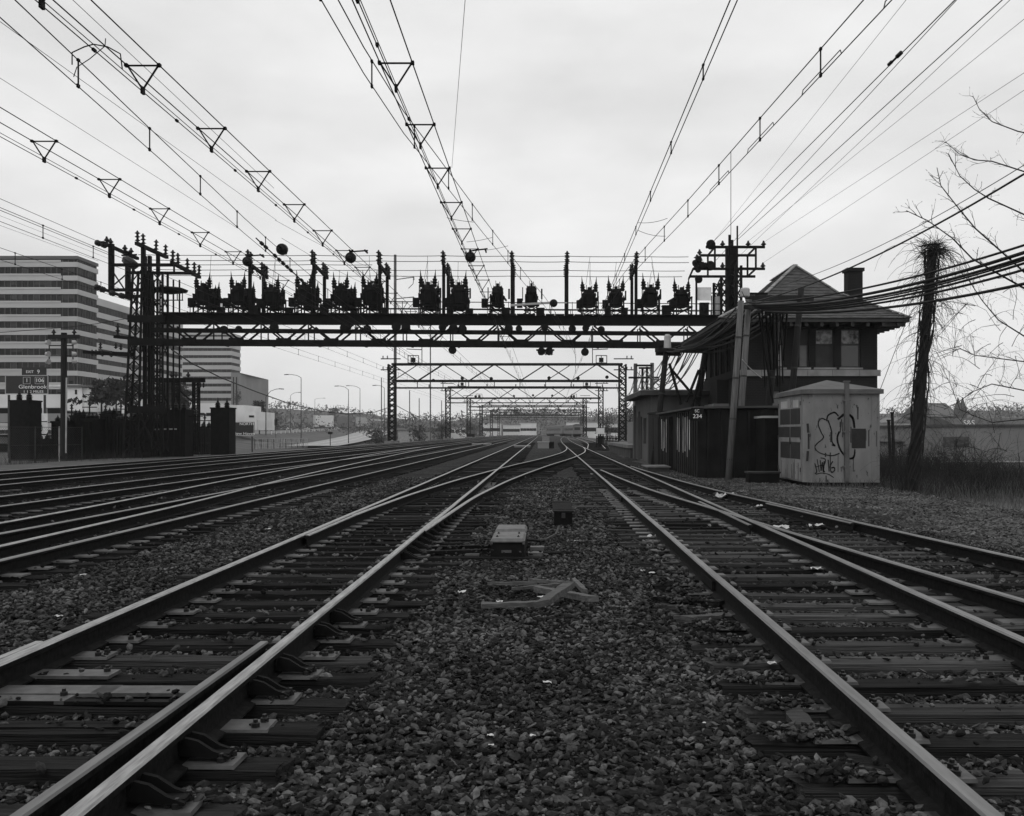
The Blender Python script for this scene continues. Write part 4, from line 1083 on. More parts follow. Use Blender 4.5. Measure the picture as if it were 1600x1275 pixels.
# highway sign with exit tab
def sign_board(Y, x0, y0, x1, y1, label, name='highway_sign'):
    a, b = P(x0, y1, Y), P(x1, y0, Y)
    t = empty(name, ((a.x + b.x) / 2, Y, -1.5), None, label, 'sign')
    box('panel', (a.x, Y, a.z), (b.x, Y + .12, b.z), SIGNG, t)
    w = .09
    for lo, hi in (((a.x, a.z), (b.x, a.z + w)), ((a.x, b.z - w), (b.x, b.z)), ((a.x, a.z + w), (a.x + w, b.z - w)), ((b.x - w, a.z + w), (b.x, b.z - w))):
        box('border', (lo[0], Y - .012, lo[1]), (hi[0], Y, hi[1]), PAINTG, t)
    return t
t = sign_board(112, 8, 586, 75.5, 616, 'dark highway exit sign reading Glenbrook under route numbers at the left edge')
a, b = P(34, 586, 112), P(72, 574, 112); box('exit_tab', (a.x, 112, a.z), (b.x, 112.12, b.z), SIGNG, t)
def ptext(body, px, py, Y, size, parent, sx=1.0): return text('lettering', body, P(px, py, Y - .02), size, LETTER, parent, sx=sx)
ptext('EXIT', 46.5, 581, 112, .42, t); ptext('9', 60, 581, 112, .62, t)
for x0, x1 in ((36, 47.5), (54.5, 69)):
    a, b = P(x0, 600, 112), P(x1, 589, 112); w = .05
    for lo, hi in (((a.x, a.z), (b.x, a.z + w)), ((a.x, b.z - w), (b.x, b.z)), ((a.x, a.z + w), (a.x + w, b.z - w)), ((b.x - w, a.z + w), (b.x, b.z - w))): box('route_frame', (lo[0], 111.988, lo[1]), (hi[0], 112, hi[1]), PAINTG, t)
ptext('1', 42, 594.5, 112, .6, t); ptext('106', 62, 594.5, 112, .6, t, 1.1)
ptext('Glenbrook', 51, 604.5, 112, .6, t, 1.2); ptext('1 1/2 MILES', 52, 612, 112, .38, t, 1.25)
for px in (14, 70): bar('sign_post', P(px, 617, 112.3), Vector((P(px, 0, 112.3).x, 112.3, -1.5)), .2, .2, STEEL2, t, up=(0, 1, 0))
t = sign_board(118, 360, 659, 397.5, 681, 'dark highway sign reading NORTH behind the fence')
ptext('NORTH', 385.5, 662.5, 118, .42, t, 1.15); ptext('New Haven', 381, 677.5, 118, .42, t, 1.3)
for px in (366, 394): bar('sign_post', P(px, 682, 118.3), Vector((P(px, 0, 118.3).x, 118.3, -1.7)), .14, .14, STEEL2, t, up=(0, 1, 0))
# white panel with a round emblem
t = empty('billboard', P(60, 690, 96), None, 'white panel with a split round emblem behind the low transformers at far left', 'sign')
a, b = P(43, 686, 96), P(74, 646, 96); box('panel', (a.x, 96, a.z), (b.x, 96.1, b.z), PAINTW, t)
for y0, y1 in ((658, 659.5), (678, 680)): a, b = P(43, y1, 96), P(74, y0, 96); box('stripe', (a.x, 95.985, a.z), (b.x, 96, b.z), BLACK, t)
c0 = P(56, 669, 95.98)
for s in (1, -1):
    mb = MB(); n = 10; vs = [c0 + Vector((0, 0, s * .03))]
    for k in range(n + 1): tt = math.pi * k / n; vs.append(c0 + Vector((.38 * math.cos(tt), 0, s * (.03 + .36 * math.sin(tt)))))
    vs2 = [v + Vector((0, -.01, 0)) for v in vs]; m_ = len(vs)
    mb.add(vs + vs2, [tuple(range(m_)), tuple(range(2 * m_ - 1, m_ - 1, -1))] + [(i, (i + 1) % m_, m_ + (i + 1) % m_, m_ + i) for i in range(m_)]); mb.build('emblem_half', STEEL2, t)
for r_ in (.5, .62):
    mb = MB(); mb.tube([c0 + Vector((r_ * math.cos(q), 0, r_ * math.sin(q))) for q in np.linspace(-1.0, 1.0, 9)], .03, 4); mb.build('emblem_arc', STEEL2, t)
for px in (46, 71): bar('panel_post', P(px, 686, 96.1), Vector((P(px, 0, 96.1).x, 96.1, -1.3)), .12, .12, STEEL2, t, up=(0, 1, 0))

# --- office buildings
SPAN = M('pale_spandrel', .42, .8, .0, .12, .06, detail=6); SPAND = M('roof_band', .10, .8, .0, .15, .1)
GLB = M('office_glass', .013, .5, .0, .5, .05, spec=.05); MULL = M('mullion_grey', .06, .7); BLIND = M('window_blind', .032, .8, .0, .3, .3); GREYB = M('grey_cladding', .20, .8, .0, .15, .08)
def banded(name, Y0, x0, Y1, x1, ztop, zbase, nfl, frac, label, cat, mull=2.6, roofcap=True, depth_cap=1.6, glassm=GLB, spanm=SPAN):
    """box from (x0,Y0) to (x1,Y1) with glass core, proud bands per storey and mullions"""
    xl, xr = min(x0, x1), max(x0, x1)
    t = empty(name, ((xl + xr) / 2, Y0, zbase), None, label, cat)
    box('glass_core', (xl, Y0, zbase), (xr, Y1, ztop - .3), glassm, t)
    fh = (ztop - zbase) / nfl
    for k in range(nfl):
        z1 = ztop - depth_cap - k * fh; z0 = z1 - fh * frac
        if z0 < zbase: break
        box('spandrel', (xl - .3, Y0 - .3, z0), (xr + .3, Y1 + .3, z1), spanm, t)
        inst('spandrel_step', unit_box(spanm), ((xl + xr) / 2 - (xr - xl) * .04, Y0 - .37, z1 + .25), t, ((xr - xl) * .86, .14, .5)) if name == 'office_tower' else None
    box('roof_cap', (xl - .35, Y0 - .35, ztop - depth_cap * .5), (xr + .35, Y1 + .35, ztop), SPAND if roofcap else spanm, t)
    mb = MB()
    y = Y0
    while y <= Y1: mb.box((xr + .02, y - .09, zbase), (xr + .16, y + .09, ztop - 1)); y += mull
    x = xl
    while x <= xr: mb.box((x - .09, Y0 - .16, zbase), (x + .09, Y0 - .02, ztop - 1)); x += mull
    tag(mb.build('mullions', MULL, t), kind='stuff')
    mb = MB()
    for k in range(nfl):
        z1 = ztop - depth_cap - k * fh; z0 = z1 - fh * frac; zb = z1 - fh + .15
        if zb < zbase: break
        y = Y0
        while y < Y1 - mull:
            if random.random() < .35: mb.box((xr + .005, y + .12, z0 - (z0 - zb) * random.uniform(.3, 1)), (xr + .03, y + mull - .12, z0))
            y += mull
        x = xl
        while x < xr - mull:
            if random.random() < .25: mb.box((x + .12, Y0 - .03, z0 - (z0 - zb) * random.uniform(.3, 1)), (x + mull - .12, Y0 - .005, z0))
            x += mull
    tag(mb.build('window_blinds', BLIND, t), kind='stuff')
    return t
banded('office_tower', 260, -121.3, 271.5, -158, P(0, 400, 260).z, -2, 14, .36, 'dark glass office tower with pale bands, tallest building at the left edge', 'building', 1.5)
# receding banded block in the middle
banded('office_block', 352, -159, 440, -190, P(143, 463, 352).z, -2, 14, .52, 'banded office block whose long side recedes behind the left bridge tower', 'building', 2.6, False, 5.0)
banded('office_block', 505, P(361, 0, 505).x, 520, P(206, 0, 505).x, P(0, 520, 505).z, -2, 15, .58, 'banded office block seen frontally, to the right of the left bridge tower', 'building', 2.4, False, 2.0)
# plain grey block beyond
xg = P(373, 0, 440).x
t = empty('office_block', (xg, 440, -2), None, 'plain grey office block with narrow slots, beside the banded blocks', 'building')
mb = MB(); a = P(361, 583, 440); c = P(373, 582, 440); d = P(402.5, 592, 500)
zt = c.z
mb.add([(a.x, 440, -2), (c.x, 440, -2), (d.x, 500, -2), (a.x, 500, -2), (a.x, 440, zt), (c.x, 440, zt), (d.x, 500, zt), (a.x, 500, zt)], [(0, 3, 2, 1), (4, 5, 6, 7), (0, 1, 5, 4), (1, 2, 6, 5), (2, 3, 7, 6), (3, 0, 4, 7)])
mb.build('wall', GREYB, t)
c2, d2 = Vector((c.x, 440, 0)), Vector((d.x, 500, 0)); nrm = (d2 - c2).cross(Vector((0, 0, 1))).normalized()
for k in range(7):
    z_ = 2.5 + k * 3.3; bar('window_band', c2.lerp(d2, .04) + nrm * .06 + Vector((0, 0, z_)), c2.lerp(d2, .97) + nrm * .06 + Vector((0, 0, z_)), .1, .9, M('grey_glass', .13, .5) if k == 0 else bpy.data.materials['grey_glass'], t)
for k in range(2): bar('slot', (a.x + 1.1 + k * 1.3, 439.95, 3), (a.x + 1.1 + k * 1.3, 439.95, zt - 2), .5, .1, GLB, t, up=(0, 1, 0))
# low pale parking structure
t = empty('parking_structure', P(120, 650, 185), None, 'long low pale parking structure with dark openings under a stair block', 'building')
def pb(name, x0, y0, x1, y1, Y, dep, mat): a, b = P(x0, y1, Y), P(x1, y0, Y); return box(name, (a.x, Y, a.z), (b.x, Y + dep, b.z), mat, t)
PALE = M('pale_concrete', .66, .85, .0, .12, .15, detail=6)
pb('deck_wall', -30, 616, 103, 637, 185, 25, PALE); pb('deck_wall', 136.2, 622, 204, 641, 188, 25, PALE)
pb('stair_block', 103, 604, 128, 643, 180, 12, PALE); pb('stair_roof', 101, 601.5, 136, 605, 179.6, 14, SPAND); pb('roof_slab', 62, 601, 101, 604, 184, 14, PAINTW)
pb('stair_side', 128.1, 606, 136, 643, 180.5, 11, PALE); pb('stair_door', 117, 609, 120, 616, 179.9, .09, GLB)
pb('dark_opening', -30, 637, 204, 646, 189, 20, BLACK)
for px in (-10, 30, 66, 150, 168, 190): pb('column', px, 636.8, px + 5, 647, 184.9, .8, PALE)
pb('base_wall', -30, 646, 204, 660, 184.5, 1, GREYB)
# small white buildings right of the transformers
t = empty('white_building', P(375, 668, 230), None, 'white stepped low building left of the highway, beyond the NORTH sign', 'building')
pb('tall_wing', 356, 633, 382, 672, 236, 14, PALE); pb('low_wing', 382, 643, 400, 672, 230, 16, PALE)
pb('window_strip', 389, 649, 396.8, 652, 229.9, .09, GLB); pb('window_strip', 363, 638, 367, 639.5, 235.9, .09, GLB); pb('stair_slope', 400.1, 656, 403.5, 672, 231, 12, PALE)
# pale wall behind the bus frame
t = empty('white_building', P(280, 660, 210), None, 'low white building behind the lattice bus frame', 'building'); pb('wall', 206, 630, 336, 668, 210, 15, PALE)
for k in range(9): pb('window', 300 + k * 3.6 - 50, 645, 302.4 + k * 3.6 - 50, 650, 209.9, .09, GLB)
pb('window', 312, 645, 319, 649, 209.9, .09, GLB); pb('window', 322, 645, 331, 650, 209.9, .09, GLB)

# --- roads
HW = lambda Y: 1.2 + (Y - 300) * .0085 if Y > 300 else 1.2
mb = MB()
ysr = [150, 250, 300, 400, 500, 620, 760]
for y in ysr: z_ = HW(y) ; x0 = -100 - (y - 400) * .12; mb.v += [(x0 - 60, y, z_), (x0 + 6, y, z_), (x0 + 9, y, z_ - 1.2), (x0 + 22, y, -1.7 + (y - 150) * .003)]
for j in range(len(ysr) - 1):
    for i in range(3): mb.f.append((j * 4 + i, j * 4 + i + 1, j * 4 + 5 + i, j * 4 + 4 + i)); mb.m.append(0 if i == 0 else 1)
tag(mb.build('highway', [ASPH, GRASSG], None, (0, 0, 0)), kind='structure')
mb = MB(); pts = [(190, -44, -1.0), (250, -52, -.9), (300, -58.5, -.6), (380, -68, .3), (470, -80, 1.6), (600, -98, 3.4)]
for y, x, z_ in pts: w = 5 + (y - 190) * .012; mb.v += [(x - w, y, z_ + .02), (x + w, y, z_)]
for j in range(len(pts) - 1): mb.f.append((j * 2, j * 2 + 1, j * 2 + 3, j * 2 + 2)); mb.m.append(0)
ROADL = M('pale_road', .30, .85, .0, .12, .1, stretch=(3, .1, 1))
tag(mb.build('frontage_road', ROADL, None, (0, 0, 0)), kind='structure')
mb = MB()
for off in (-.35, .3):
    for j in range(len(pts) - 1):
        (ya, xa, za), (yb, xb, zb) = pts[j], pts[j + 1]
        mb.add([(xa + off * 6 - .15, ya, za + .03), (xa + off * 6 + .15, ya, za + .03), (xb + off * 6 + .15, yb, zb + .03), (xb + off * 6 - .15, yb, zb + .03)], [(0, 1, 2, 3)])
tag(mb.build('lane_lines', PAINTW, None, (0, 0, 0)), kind='structure')
# guard rail and its posts
t = empty('guard_rail', P(430, 676, 330), None, 'pale guard rail along the highway with short posts', 'guard rail')
x_ = lambda y: -100 - (y - 400) * .12 + 6.5
bar('rail', (x_(300), 300, HW(300) + .7), (x_(500), 500, HW(500) + .7), .08, .32, PAINTG, t)
for y in range(300, 500, 10): bar('post', (x_(y), y, HW(y) - .3), (x_(y), y, HW(y) + .7), .15, .15, PAINTW, t, up=(0, 1, 0))
# picket railing between road and tracks
t = empty('railing', P(400, 690, 120), None, 'pale railing with many balusters at the foot of the bank beside the tracks', 'railing')
A_, B_ = P(398, 700, 120), P(480, 697, 132); A_.z = B_.z = -.5
for z_ in (.1, .75, 1.25): bar('rail', A_ + Vector((0, 0, z_)), B_ + Vector((0, 0, z_)), .05, .05, PAINTG, t)
for k in range(36): p = A_.lerp(B_, k / 35); bar('baluster', p, p + Vector((random.uniform(-.35, .35) * (k % 3 == 0), 0, 1.25)), .05, .05, PAINTG if k % 4 else STEEL2, t, up=(0, 1, 0))
# --- cars and trucks on the highway
CARG = M('car_glass', .03, .2, spec=.5)
def make_car(x, y, z, dark, label):
    t = empty('car', (x, y, z), None, label, 'car', 'cars on the highway')
    body = M('car_paint_dark', .06, .4, spec=.5) if dark and 'car_paint_dark' not in bpy.data.materials else (bpy.data.materials.get('car_paint_dark') if dark else (bpy.data.materials.get('car_paint_pale') or M('car_paint_pale', .45, .4, spec=.5)))
    mb = MB(); prof = [(-2.2, .3), (2.2, .3), (2.25, .75), (1.3, .88), (.75, 1.38), (-1.0, 1.42), (-1.75, .95), (-2.25, .85)]
    n = len(prof); mb.add([(x + a, y - .85, z + b) for a, b in prof] + [(x + a, y + .85, z + b) for a, b in prof], [tuple(range(n)), tuple(range(2 * n - 1, n - 1, -1))] + [(i, n + i, n + (i + 1) % n, (i + 1) % n) for i in range(n)])
    mb.build('body', body, t)
    mb = MB(); mb.add([(x + a, y - .86, z + b) for a, b in ((1.15, .92), (.68, 1.32), (-.95, 1.36), (-1.5, .95))] + [(x + a, y - .853, z + b) for a, b in ((1.15, .92), (.68, 1.32), (-.95, 1.36), (-1.5, .95))], [(0, 1, 2, 3), (7, 6, 5, 4)]); mb.build('side_window', CARG, t)
    for a in (-1.4, 1.4):
        for s in (-.8, .62): MB().lathe((x + a, y + s, z + .32), [(.32, 0), (.32, .18)], 10, (0, 1, 0)).build('wheel', BLACK, t)
    return t
cl = [(419, 668, 430, True, 'dark car on the highway, leftmost of the cars'), (446, 667, 470, False, 'pale car on the highway between two tall street lamps'), (477, 666, 500, False, 'pale car on the highway just left of the white trailer'), (524, 664, 560, False, 'small pale car between the white trailer and the dark trailer'),
      (583, 663.5, 640, True, 'dark car far along the highway, beside the white van bodies'), (592, 662, 660, False, 'pale car at the far end of the queue on the highway'), (606, 664, 620, True, 'dark car just left of the next gantry'), (540, 666.5, 520, True, 'dark car in front of the dark trailer')]
for px, py, Y, dk, lab in cl: p = P(px, py, Y); make_car(p.x, Y, HW(Y), dk, lab)
def trailer(px0, px1, py0, Y, mat, label):
    a, b = P(px0, 0, Y), P(px1, 0, Y); z = HW(Y); zt = P(0, py0, Y).z
    t = empty('truck_trailer', (a.x, Y, z), None, label, 'truck trailer')
    box('cargo_box', (a.x, Y, z + 1.2), (b.x, Y + 2.5, zt), mat, t); box('chassis', (a.x + .3, Y + .3, z + .7), (b.x - .3, Y + 2.2, z + 1.2), BLACK, t)
    L = b.x - a.x; n = 8
    for k in range(n): x = a.x + L * (k + .5) / n; box('side_panel', (x - L / n * .47, Y - .03, z + 1.35), (x + L / n * .47, Y, zt - .15), mat, t)
    for f in (.1, .17, .8, .87): MB().lathe((a.x + L * f, Y + .05, z + .5), [(.5, 0), (.5, .3)], 10, (0, 1, 0)).build('wheel', BLACK, t)
    return t
trailer(490, 520, 649, 580, PAINTW, 'white truck trailer on the highway, largest vehicle there'); trailer(527, 550, 651, 600, M('trailer_grey', .12), 'dark grey truck trailer to the right of the white one')
trailer(556, 573, 652, 640, PAINTG, 'pale grey truck trailer at the far right of the queue')
# --- street lamps
def lamp(px, pyb, pyt, Y, ax, ay, label, r=.11):
    zb = -1.5 if pyb > 680 else P(0, pyb, Y).z - 1.5
    a = P(px, pyt, Y); t = empty('street_lamp', (a.x, Y, zb), None, label, 'street lamp', 'street lamps along the highway')
    MB().tube([(a.x, Y, zb), tuple(a)], [r, r * .6], 6).build('post', FARSTEEL if px in (415,) else STEEL2, t)
    e = P(ax, ay, Y); MB().tube([tuple(a), tuple(a.lerp(e, .35) + Vector((0, 0, (e.z - a.z) * .35))), tuple(a.lerp(e, .75) + Vector((0, 0, (e.z - a.z) * .2))), tuple(e)], r * .5, 5).build('arm', STEEL2, t)
    s = 1 if ax > px else -1
    mb = MB(); mb.bar(e, e + Vector((s * .9, 0, -.05)), .3, .16); mb.build('lamp_head', STEEL2, t)
lamp(415.5, 668, 620, 190, 436, 607.5, 'street lamp with its arm curving right, nearest the NORTH sign')
lamp(470.5, 680, 590, 210, 451, 585, 'tall street lamp left of the white trailer, arm to the left')
lamp(454, 668, 618, 330, 466, 613, 'small distant street lamp with its arm to the right')
lamp(492, 662, 624, 420, 505, 622, 'faint street lamp above the white trailer')
lamp(544.5, 690, 609, 230, 529, 603, 'street lamp beside the frontage road, arm to the left')
lamp(562.5, 668, 607, 270, 546, 602.5, 'street lamp right of the dark trailer, arm to the left')
lamp(600.5, 680, 606, 240, 588, 602, 'street lamp just left of the next gantry')
# traffic light and small sign
t = empty('traffic_light', P(431, 680, 240), None, 'small black traffic light by the highway', 'traffic light')
bar('post', P(431, 665, 240), P(431, 684, 240), .1, .1, STEEL2, t, up=(0, 1, 0)); a = P(431, 660, 240); box('housing', (a.x - .3, 239.8, a.z - .75), (a.x + .3, 240.2, a.z + .75), BLACK, t)
for k in range(3): MB().lathe((a.x, 239.8, a.z - .45 + k * .45), [(.16, 0), (.17, -.12)], 8, (0, 1, 0)).build('signal_lens', GLASS, t)
t = empty('small_sign', P(516, 694, 170), None, 'small dark round topped sign on a post by the tracks', 'sign'); bar('post', P(516, 696, 170), P(516, 677, 170), .12, .12, STEEL2, t, up=(0, 1, 0)); MB().lathe(P(516, 676.5, 170), [(.35, -.2), (.4, -.1), (.4, .12), (.3, .2)], 10).build('head', BLACK, t)
# --- tall masts
def mast(px, pyt, Y, r, arms, label):
    b = Vector((P(px, 0, Y).x, Y, -1.6)); tp = P(px, pyt, Y); t = empty('tall_mast', b, None, label, 'mast')
    MB().tube([b, tp], [r * 1.25, r], 8).build('shaft', M('mast_grey', .10, .7) if 'mast_grey' not in bpy.data.materials else bpy.data.materials['mast_grey'], t)
    for (dx, dy, py) in arms:
        MB().tube([P(px, py, Y), P(px + dx, py + dy, Y)], r * .35, 5).build('arm', STEEL2, t)
        e = P(px + dx, py + dy, Y)
        if dx > 12: MB().tube([e, e + Vector((-.1, 0, -1.0)), e + Vector((-.8, 0, -1.7))], .05, 5).build('jumper', WIRE, t)
        inst('insulator', INS_SMALL, e, t, 1.5, (math.pi, 0, 0))
mast(617.5, 398, 150, .20, ((29, -4, 437), (29, -3, 467)), 'tall pale mast behind the bridge rising above all bus wires')
mast(672.5, 500, 215, .12, ((12, -2, 570),), 'thin tall mast seen between the first two gantries')
for k, (px, pyt, Y) in enumerate(((596, 590, 330), (640, 610, 340), (655, 622, 380), (610, 630, 420), (690, 626, 430))):
    mast(px, pyt, Y, .16, (), f'faint distant pole beyond the highway, {ords[k]} of five')
# feeders carried by the mast
for (a, b, lab) in (((646, 434, 150), (430, 344, 60), 'upper wire from the tall mast towards the left'), ((646, 466, 150), (440, 372, 60), 'lower wire from the tall mast towards the left')):
    tag(wire('mast_wire', sagline(P(*a), P(*b), .8, 10), .012, WIRE), lab, 'wire')
# ================================================================ right side: signal tower, sheds, poles, cables
BRICK = brick_mat('sooty_brick', .011, .018)
SHING = M('slate_shingle', .062, .8, .0, .45, 2.5, bump=.5, bscale=12, bdist=.02, stretch=(1, 1, 3), detail=6)
STONE = M('belt_stone', .21, .85, .0, .3, 1.5)
BOARD = M('window_board', .14, .8, .0, .25, 1.2)
def wall_open(mb, o, u, W_, H_, rects, thick=.3):
    """wall panel from corner o along unit vector u with rectangular openings (x0,z0,x1,z1); outer face on the -n side"""
    o = Vector(o); u = Vector(u); n = Vector((0, 0, 1)).cross(u) * thick
    xs = sorted({0, W_, *[r[0] for r in rects], *[r[2] for r in rects]}); zs = sorted({0, H_, *[r[1] for r in rects], *[r[3] for r in rects]})
    for i in range(len(xs) - 1):
        for j in range(len(zs) - 1):
            cx_, cz_ = (xs[i] + xs[i + 1]) / 2, (zs[j] + zs[j + 1]) / 2
            if any(r[0] < cx_ < r[2] and r[1] < cz_ < r[3] for r in rects): continue
            q = [o + u * xs[i] + Vector((0, 0, zs[j])), o + u * xs[i + 1] + Vector((0, 0, zs[j])), o + u * xs[i + 1] + Vector((0, 0, zs[j + 1])), o + u * xs[i] + Vector((0, 0, zs[j + 1]))]
            mb.add(q, [(0, 1, 2, 3)])
    for r in rects:
        c = [o + u * r[0] + Vector((0, 0, r[1])), o + u * r[2] + Vector((0, 0, r[1])), o + u * r[2] + Vector((0, 0, r[3])), o + u * r[0] + Vector((0, 0, r[3]))]
        for k in range(4): a, b = c[k], c[(k + 1) % 4]; mb.add([a, b, b + n, a + n], [(3, 2, 1, 0)])
XL, XR, YN, YF, ZE = 9.0, 15.15, 45.2, 55.2, 6.5
st = empty('signal_tower', ((XL + XR) / 2, 50, 0), None, 'two storey dark brick signal tower with a flared hipped slate roof and chimney', 'signal tower')
fr = [(1.3, 4.45, 1.95, 6.2), (2.6, 4.45, 3.05, 6.2), (3.35, 4.45, 4.2, 6.2), (4.5, 4.45, 5.4, 6.2), (1.2, 2.5, 1.9, 3.4)]
mb = MB(); wall_open(mb, (XL, YN, -.3), (1, 0, 0), XR - XL, ZE + .3, [(a, b + .3, c, d + .3) for a, b, c, d in fr]); mb.build('front_wall', BRICK, st)
lr = [(YF - YN - d, 4.75, YF - YN - c, 6.5) for c, d in ((1.0, 2.1), (2.6, 3.7), (4.2, 5.3), (5.8, 6.9), (7.4, 8.5))]
mb = MB(); wall_open(mb, (XL, YF, -.3), (0, -1, 0), YF - YN, ZE + .3, lr); mb.build('side_wall', BRICK, st)
mb = MB(); wall_open(mb, (XR, YN, -.3), (0, 1, 0), YF - YN, ZE + .3, []); mb.build('side_wall', BRICK, st)
mb = MB(); wall_open(mb, (XR, YF, -.3), (-1, 0, 0), XR - XL, ZE + .3, []); mb.build('back_wall', BRICK, st)
FRAMEP = M('dark_sash', .03, .6)
def sash(x0, z0, x1, z1, upper, lower):
    w = empty('window', (x0, YN + .16, z0), st)
    zm = z0 + (z1 - z0) * .6
    for lo, hi in (((x0, z0), (x0 + .06, z1)), ((x1 - .06, z0), (x1, z1)), ((x0 + .06, z0), (x1 - .06, z0 + .06)), ((x0 + .06, z1 - .06), (x1 - .06, z1)), ((x0 + .06, zm - .04), (x1 - .06, zm + .04))):
        box('frame', (lo[0], YN + .12, lo[1]), (hi[0], YN + .2, hi[1]), FRAMEP, w)
    box('pane', (x0 + .06, YN + .15, zm + .04), (x1 - .06, YN + .16, z1 - .06), upper, w); box('pane', (x0 + .06, YN + .15, z0 + .06), (x1 - .06, YN + .16, zm - .04), lower, w)
    box('sill', (x0 - .08, YN - .08, z0 - .09), (x1 + .08, YN + .14, z0 - .005), STONE, w)
GLTORN = M('torn_sheet_behind_glass', .20, .4, .0, .95, 4.0, detail=3); GLDIM = M('dim_glass', .05, .2, .0, .6, 1.2, spec=.5); DAYPANE = M('painted_daylight', .34, .8, .0, .12, 2.0); BOARDD = M('dark_window_board', .035, .7, .0, .25, 2.0)  # palest pane tone paints in daylight showing through the leftmost front window
sash(XL + 1.3, 4.45, XL + 1.95, 6.2, GLDIM, DAYPANE); sash(XL + 2.6, 4.45, XL + 3.05, 6.2, BOARDD, BOARD); sash(XL + 3.35, 4.45, XL + 4.2, 6.2, GLTORN, BOARDD); sash(XL + 4.5, 4.45, XL + 5.4, 6.2, GLTORN, GLASS)
box('board', (XL + 1.2, YN + .1, 2.5), (XL + 1.9, YN + .14, 3.4), BOARD, st)
for c, d in ((1.0, 2.1), (2.6, 3.7), (4.2, 5.3), (5.8, 6.9), (7.4, 8.5)):
    w = empty('window', (XL + .16, YN + c, 4.45), st); box('pane', (XL + .15, YN + c, 4.45), (XL + .16, YN + d, 6.2), GLASS, w)
    for yy in (c, (c + d) / 2 - .03, d - .06): box('frame', (XL + .1, YN + yy, 4.45), (XL + .148, YN + yy + .06, 6.2), FRAMEP, w)
# belt course in separate stones, quoins at the far corner
x = XL - .08
while x < XR + .1:
    w_ = random.uniform(.8, 1.25); box('belt_stone', (x, YN - .10, 4.06), (min(x + w_ - .015, XR + .12), YN - .003, 4.34), STONE, st); x += w_
y = YN
while y < YF:
    w_ = random.uniform(.8, 1.2); box('belt_stone', (XL - .10, y, 4.06), (XL - .003, min(y + w_ - .015, YF), 4.34), BRICK, st); y += w_
for k in range(10):
    if k % 2 == 0: box('quoin', (XL - .05, YF - .5, 2.6 + k * .38), (XL + .1, YF + .06, 2.95 + k * .38), BRICK, st)
# bay on the track side and its ledge
box('bay', (XL - .55, YN + 3.2, 2.9), (XL - .004, YF - .6, 4.05), BRICK, st); box('bay_ledge', (XL - .75, YN + 3.0, 2.72), (XL - .004, YF - .4, 2.9), STONE, st)
# roof
ex0, ex1, ey0, ey1, ze = 7.8, 16.25, 44.0, 56.6, 6.55
bx0, bx1, by0, by1, zb_ = 10.35, 13.75, 46.3, 54.0, 7.95
rx, ry0, ry1, zr = 12.05, 47.6, 52.6, 9.46
def courses(name, p0, p1, q1, q0, n, up=.028):
    """overlapping shingle courses on the face p0-p1 (eave) to q0-q1 (top)"""
    p0, p1, q1, q0 = map(Vector, (p0, p1, q1, q0)); nr = (p1 - p0).cross(q0 - p0 + q1 - p1).normalized(); mb = MB()
    for i in range(n):
        a, b = i / n, (i + 1) / n
        A0, A1, B0, B1 = p0.lerp(q0, a), p1.lerp(q1, a), p0.lerp(q0, b), p1.lerp(q1, b)
        L = (A1 - A0).length; m = max(1, int(L / .32)); 
        for j in range(m):
            s0, s1 = (j + .02) / m, (j + .98) / m
            h = up * random.uniform(.7, 1.3); dr = random.uniform(0, .18) / n
            c0, c1 = p0.lerp(q0, max(0, a - dr)), p1.lerp(q1, max(0, a - dr))
            v = [c0.lerp(c1, s0) + nr * h, c0.lerp(c1, s1) + nr * h, B0.lerp(B1, s1) + nr * .004, B0.lerp(B1, s0) + nr * .004, c0.lerp(c1, s0), c0.lerp(c1, s1)]
            mb.add(v, [(0, 1, 2, 3), (4, 5, 1, 0)])
    mb.add([p0, p1, q1, q0], [(0, 1, 2, 3)])
    return tag(mb.build(name, SHING, roof), kind='stuff')
roof = empty('roof', (12, 50, 6.5), st)
courses('front_shingles', (ex0, ey0, ze), (ex1, ey0, ze), (bx1, by0, zb_), (bx0, by0, zb_), 11); courses('front_shingles', (bx0, by0, zb_), (bx1, by0, zb_), (rx + .02, ry0, zr), (rx - .02, ry0, zr), 9)
courses('track_side_shingles', (ex0, ey1, ze), (ex0, ey0, ze), (bx0, by0, zb_), (bx0, by1, zb_), 11); courses('track_side_shingles', (bx0, by1, zb_), (bx0, by0, zb_), (rx, ry0, zr), (rx, ry1, zr), 9)
courses('far_side_shingles', (ex1, ey0, ze), (ex1, ey1, ze), (bx1, by1, zb_), (bx1, by0, zb_), 11); courses('far_side_shingles', (bx1, by0, zb_), (bx1, by1, zb_), (rx, ry1, zr), (rx, ry0, zr), 9)
courses('rear_shingles', (ex1, ey1, ze), (ex0, ey1, ze), (bx0, by1, zb_), (bx1, by1, zb_), 8); courses('rear_shingles', (bx1, by1, zb_), (bx0, by1, zb_), (rx - .02, ry1, zr), (rx + .02, ry1, zr), 6)
box('eave_slab', (ex0 + .05, ey0 + .05, ze - .16), (ex1 - .05, ey1 - .05, ze - .005), FRAMEP, roof)
HIP = M('hip_cap', .22, .8, .0, .3, 3.0)
for a, b in (((bx0, by0, zb_), (rx, ry0, zr)), ((bx1, by0, zb_), (rx, ry0, zr)), ((ex1, ey0, ze), (bx1, by0, zb_)), ((ex0, ey0, ze), (bx0, by0, zb_)), ((rx, ry0, zr), (rx, ry1, zr))):
    a, b = Vector(a), Vector(b); n_ = max(2, int((b - a).length / .45))
    for k in range(n_): bar('hip_tile', a.lerp(b, k / n_) + Vector((0, 0, .045 + .01 * (k % 2))), a.lerp(b, (k + .95) / n_) + Vector((0, 0, .045)), .2, .05, HIP, roof)
bar('gable_vent', (12.2, 46.55, 8.0), (12.2, 46.85, 8.45), .5, .06, HIP, roof)
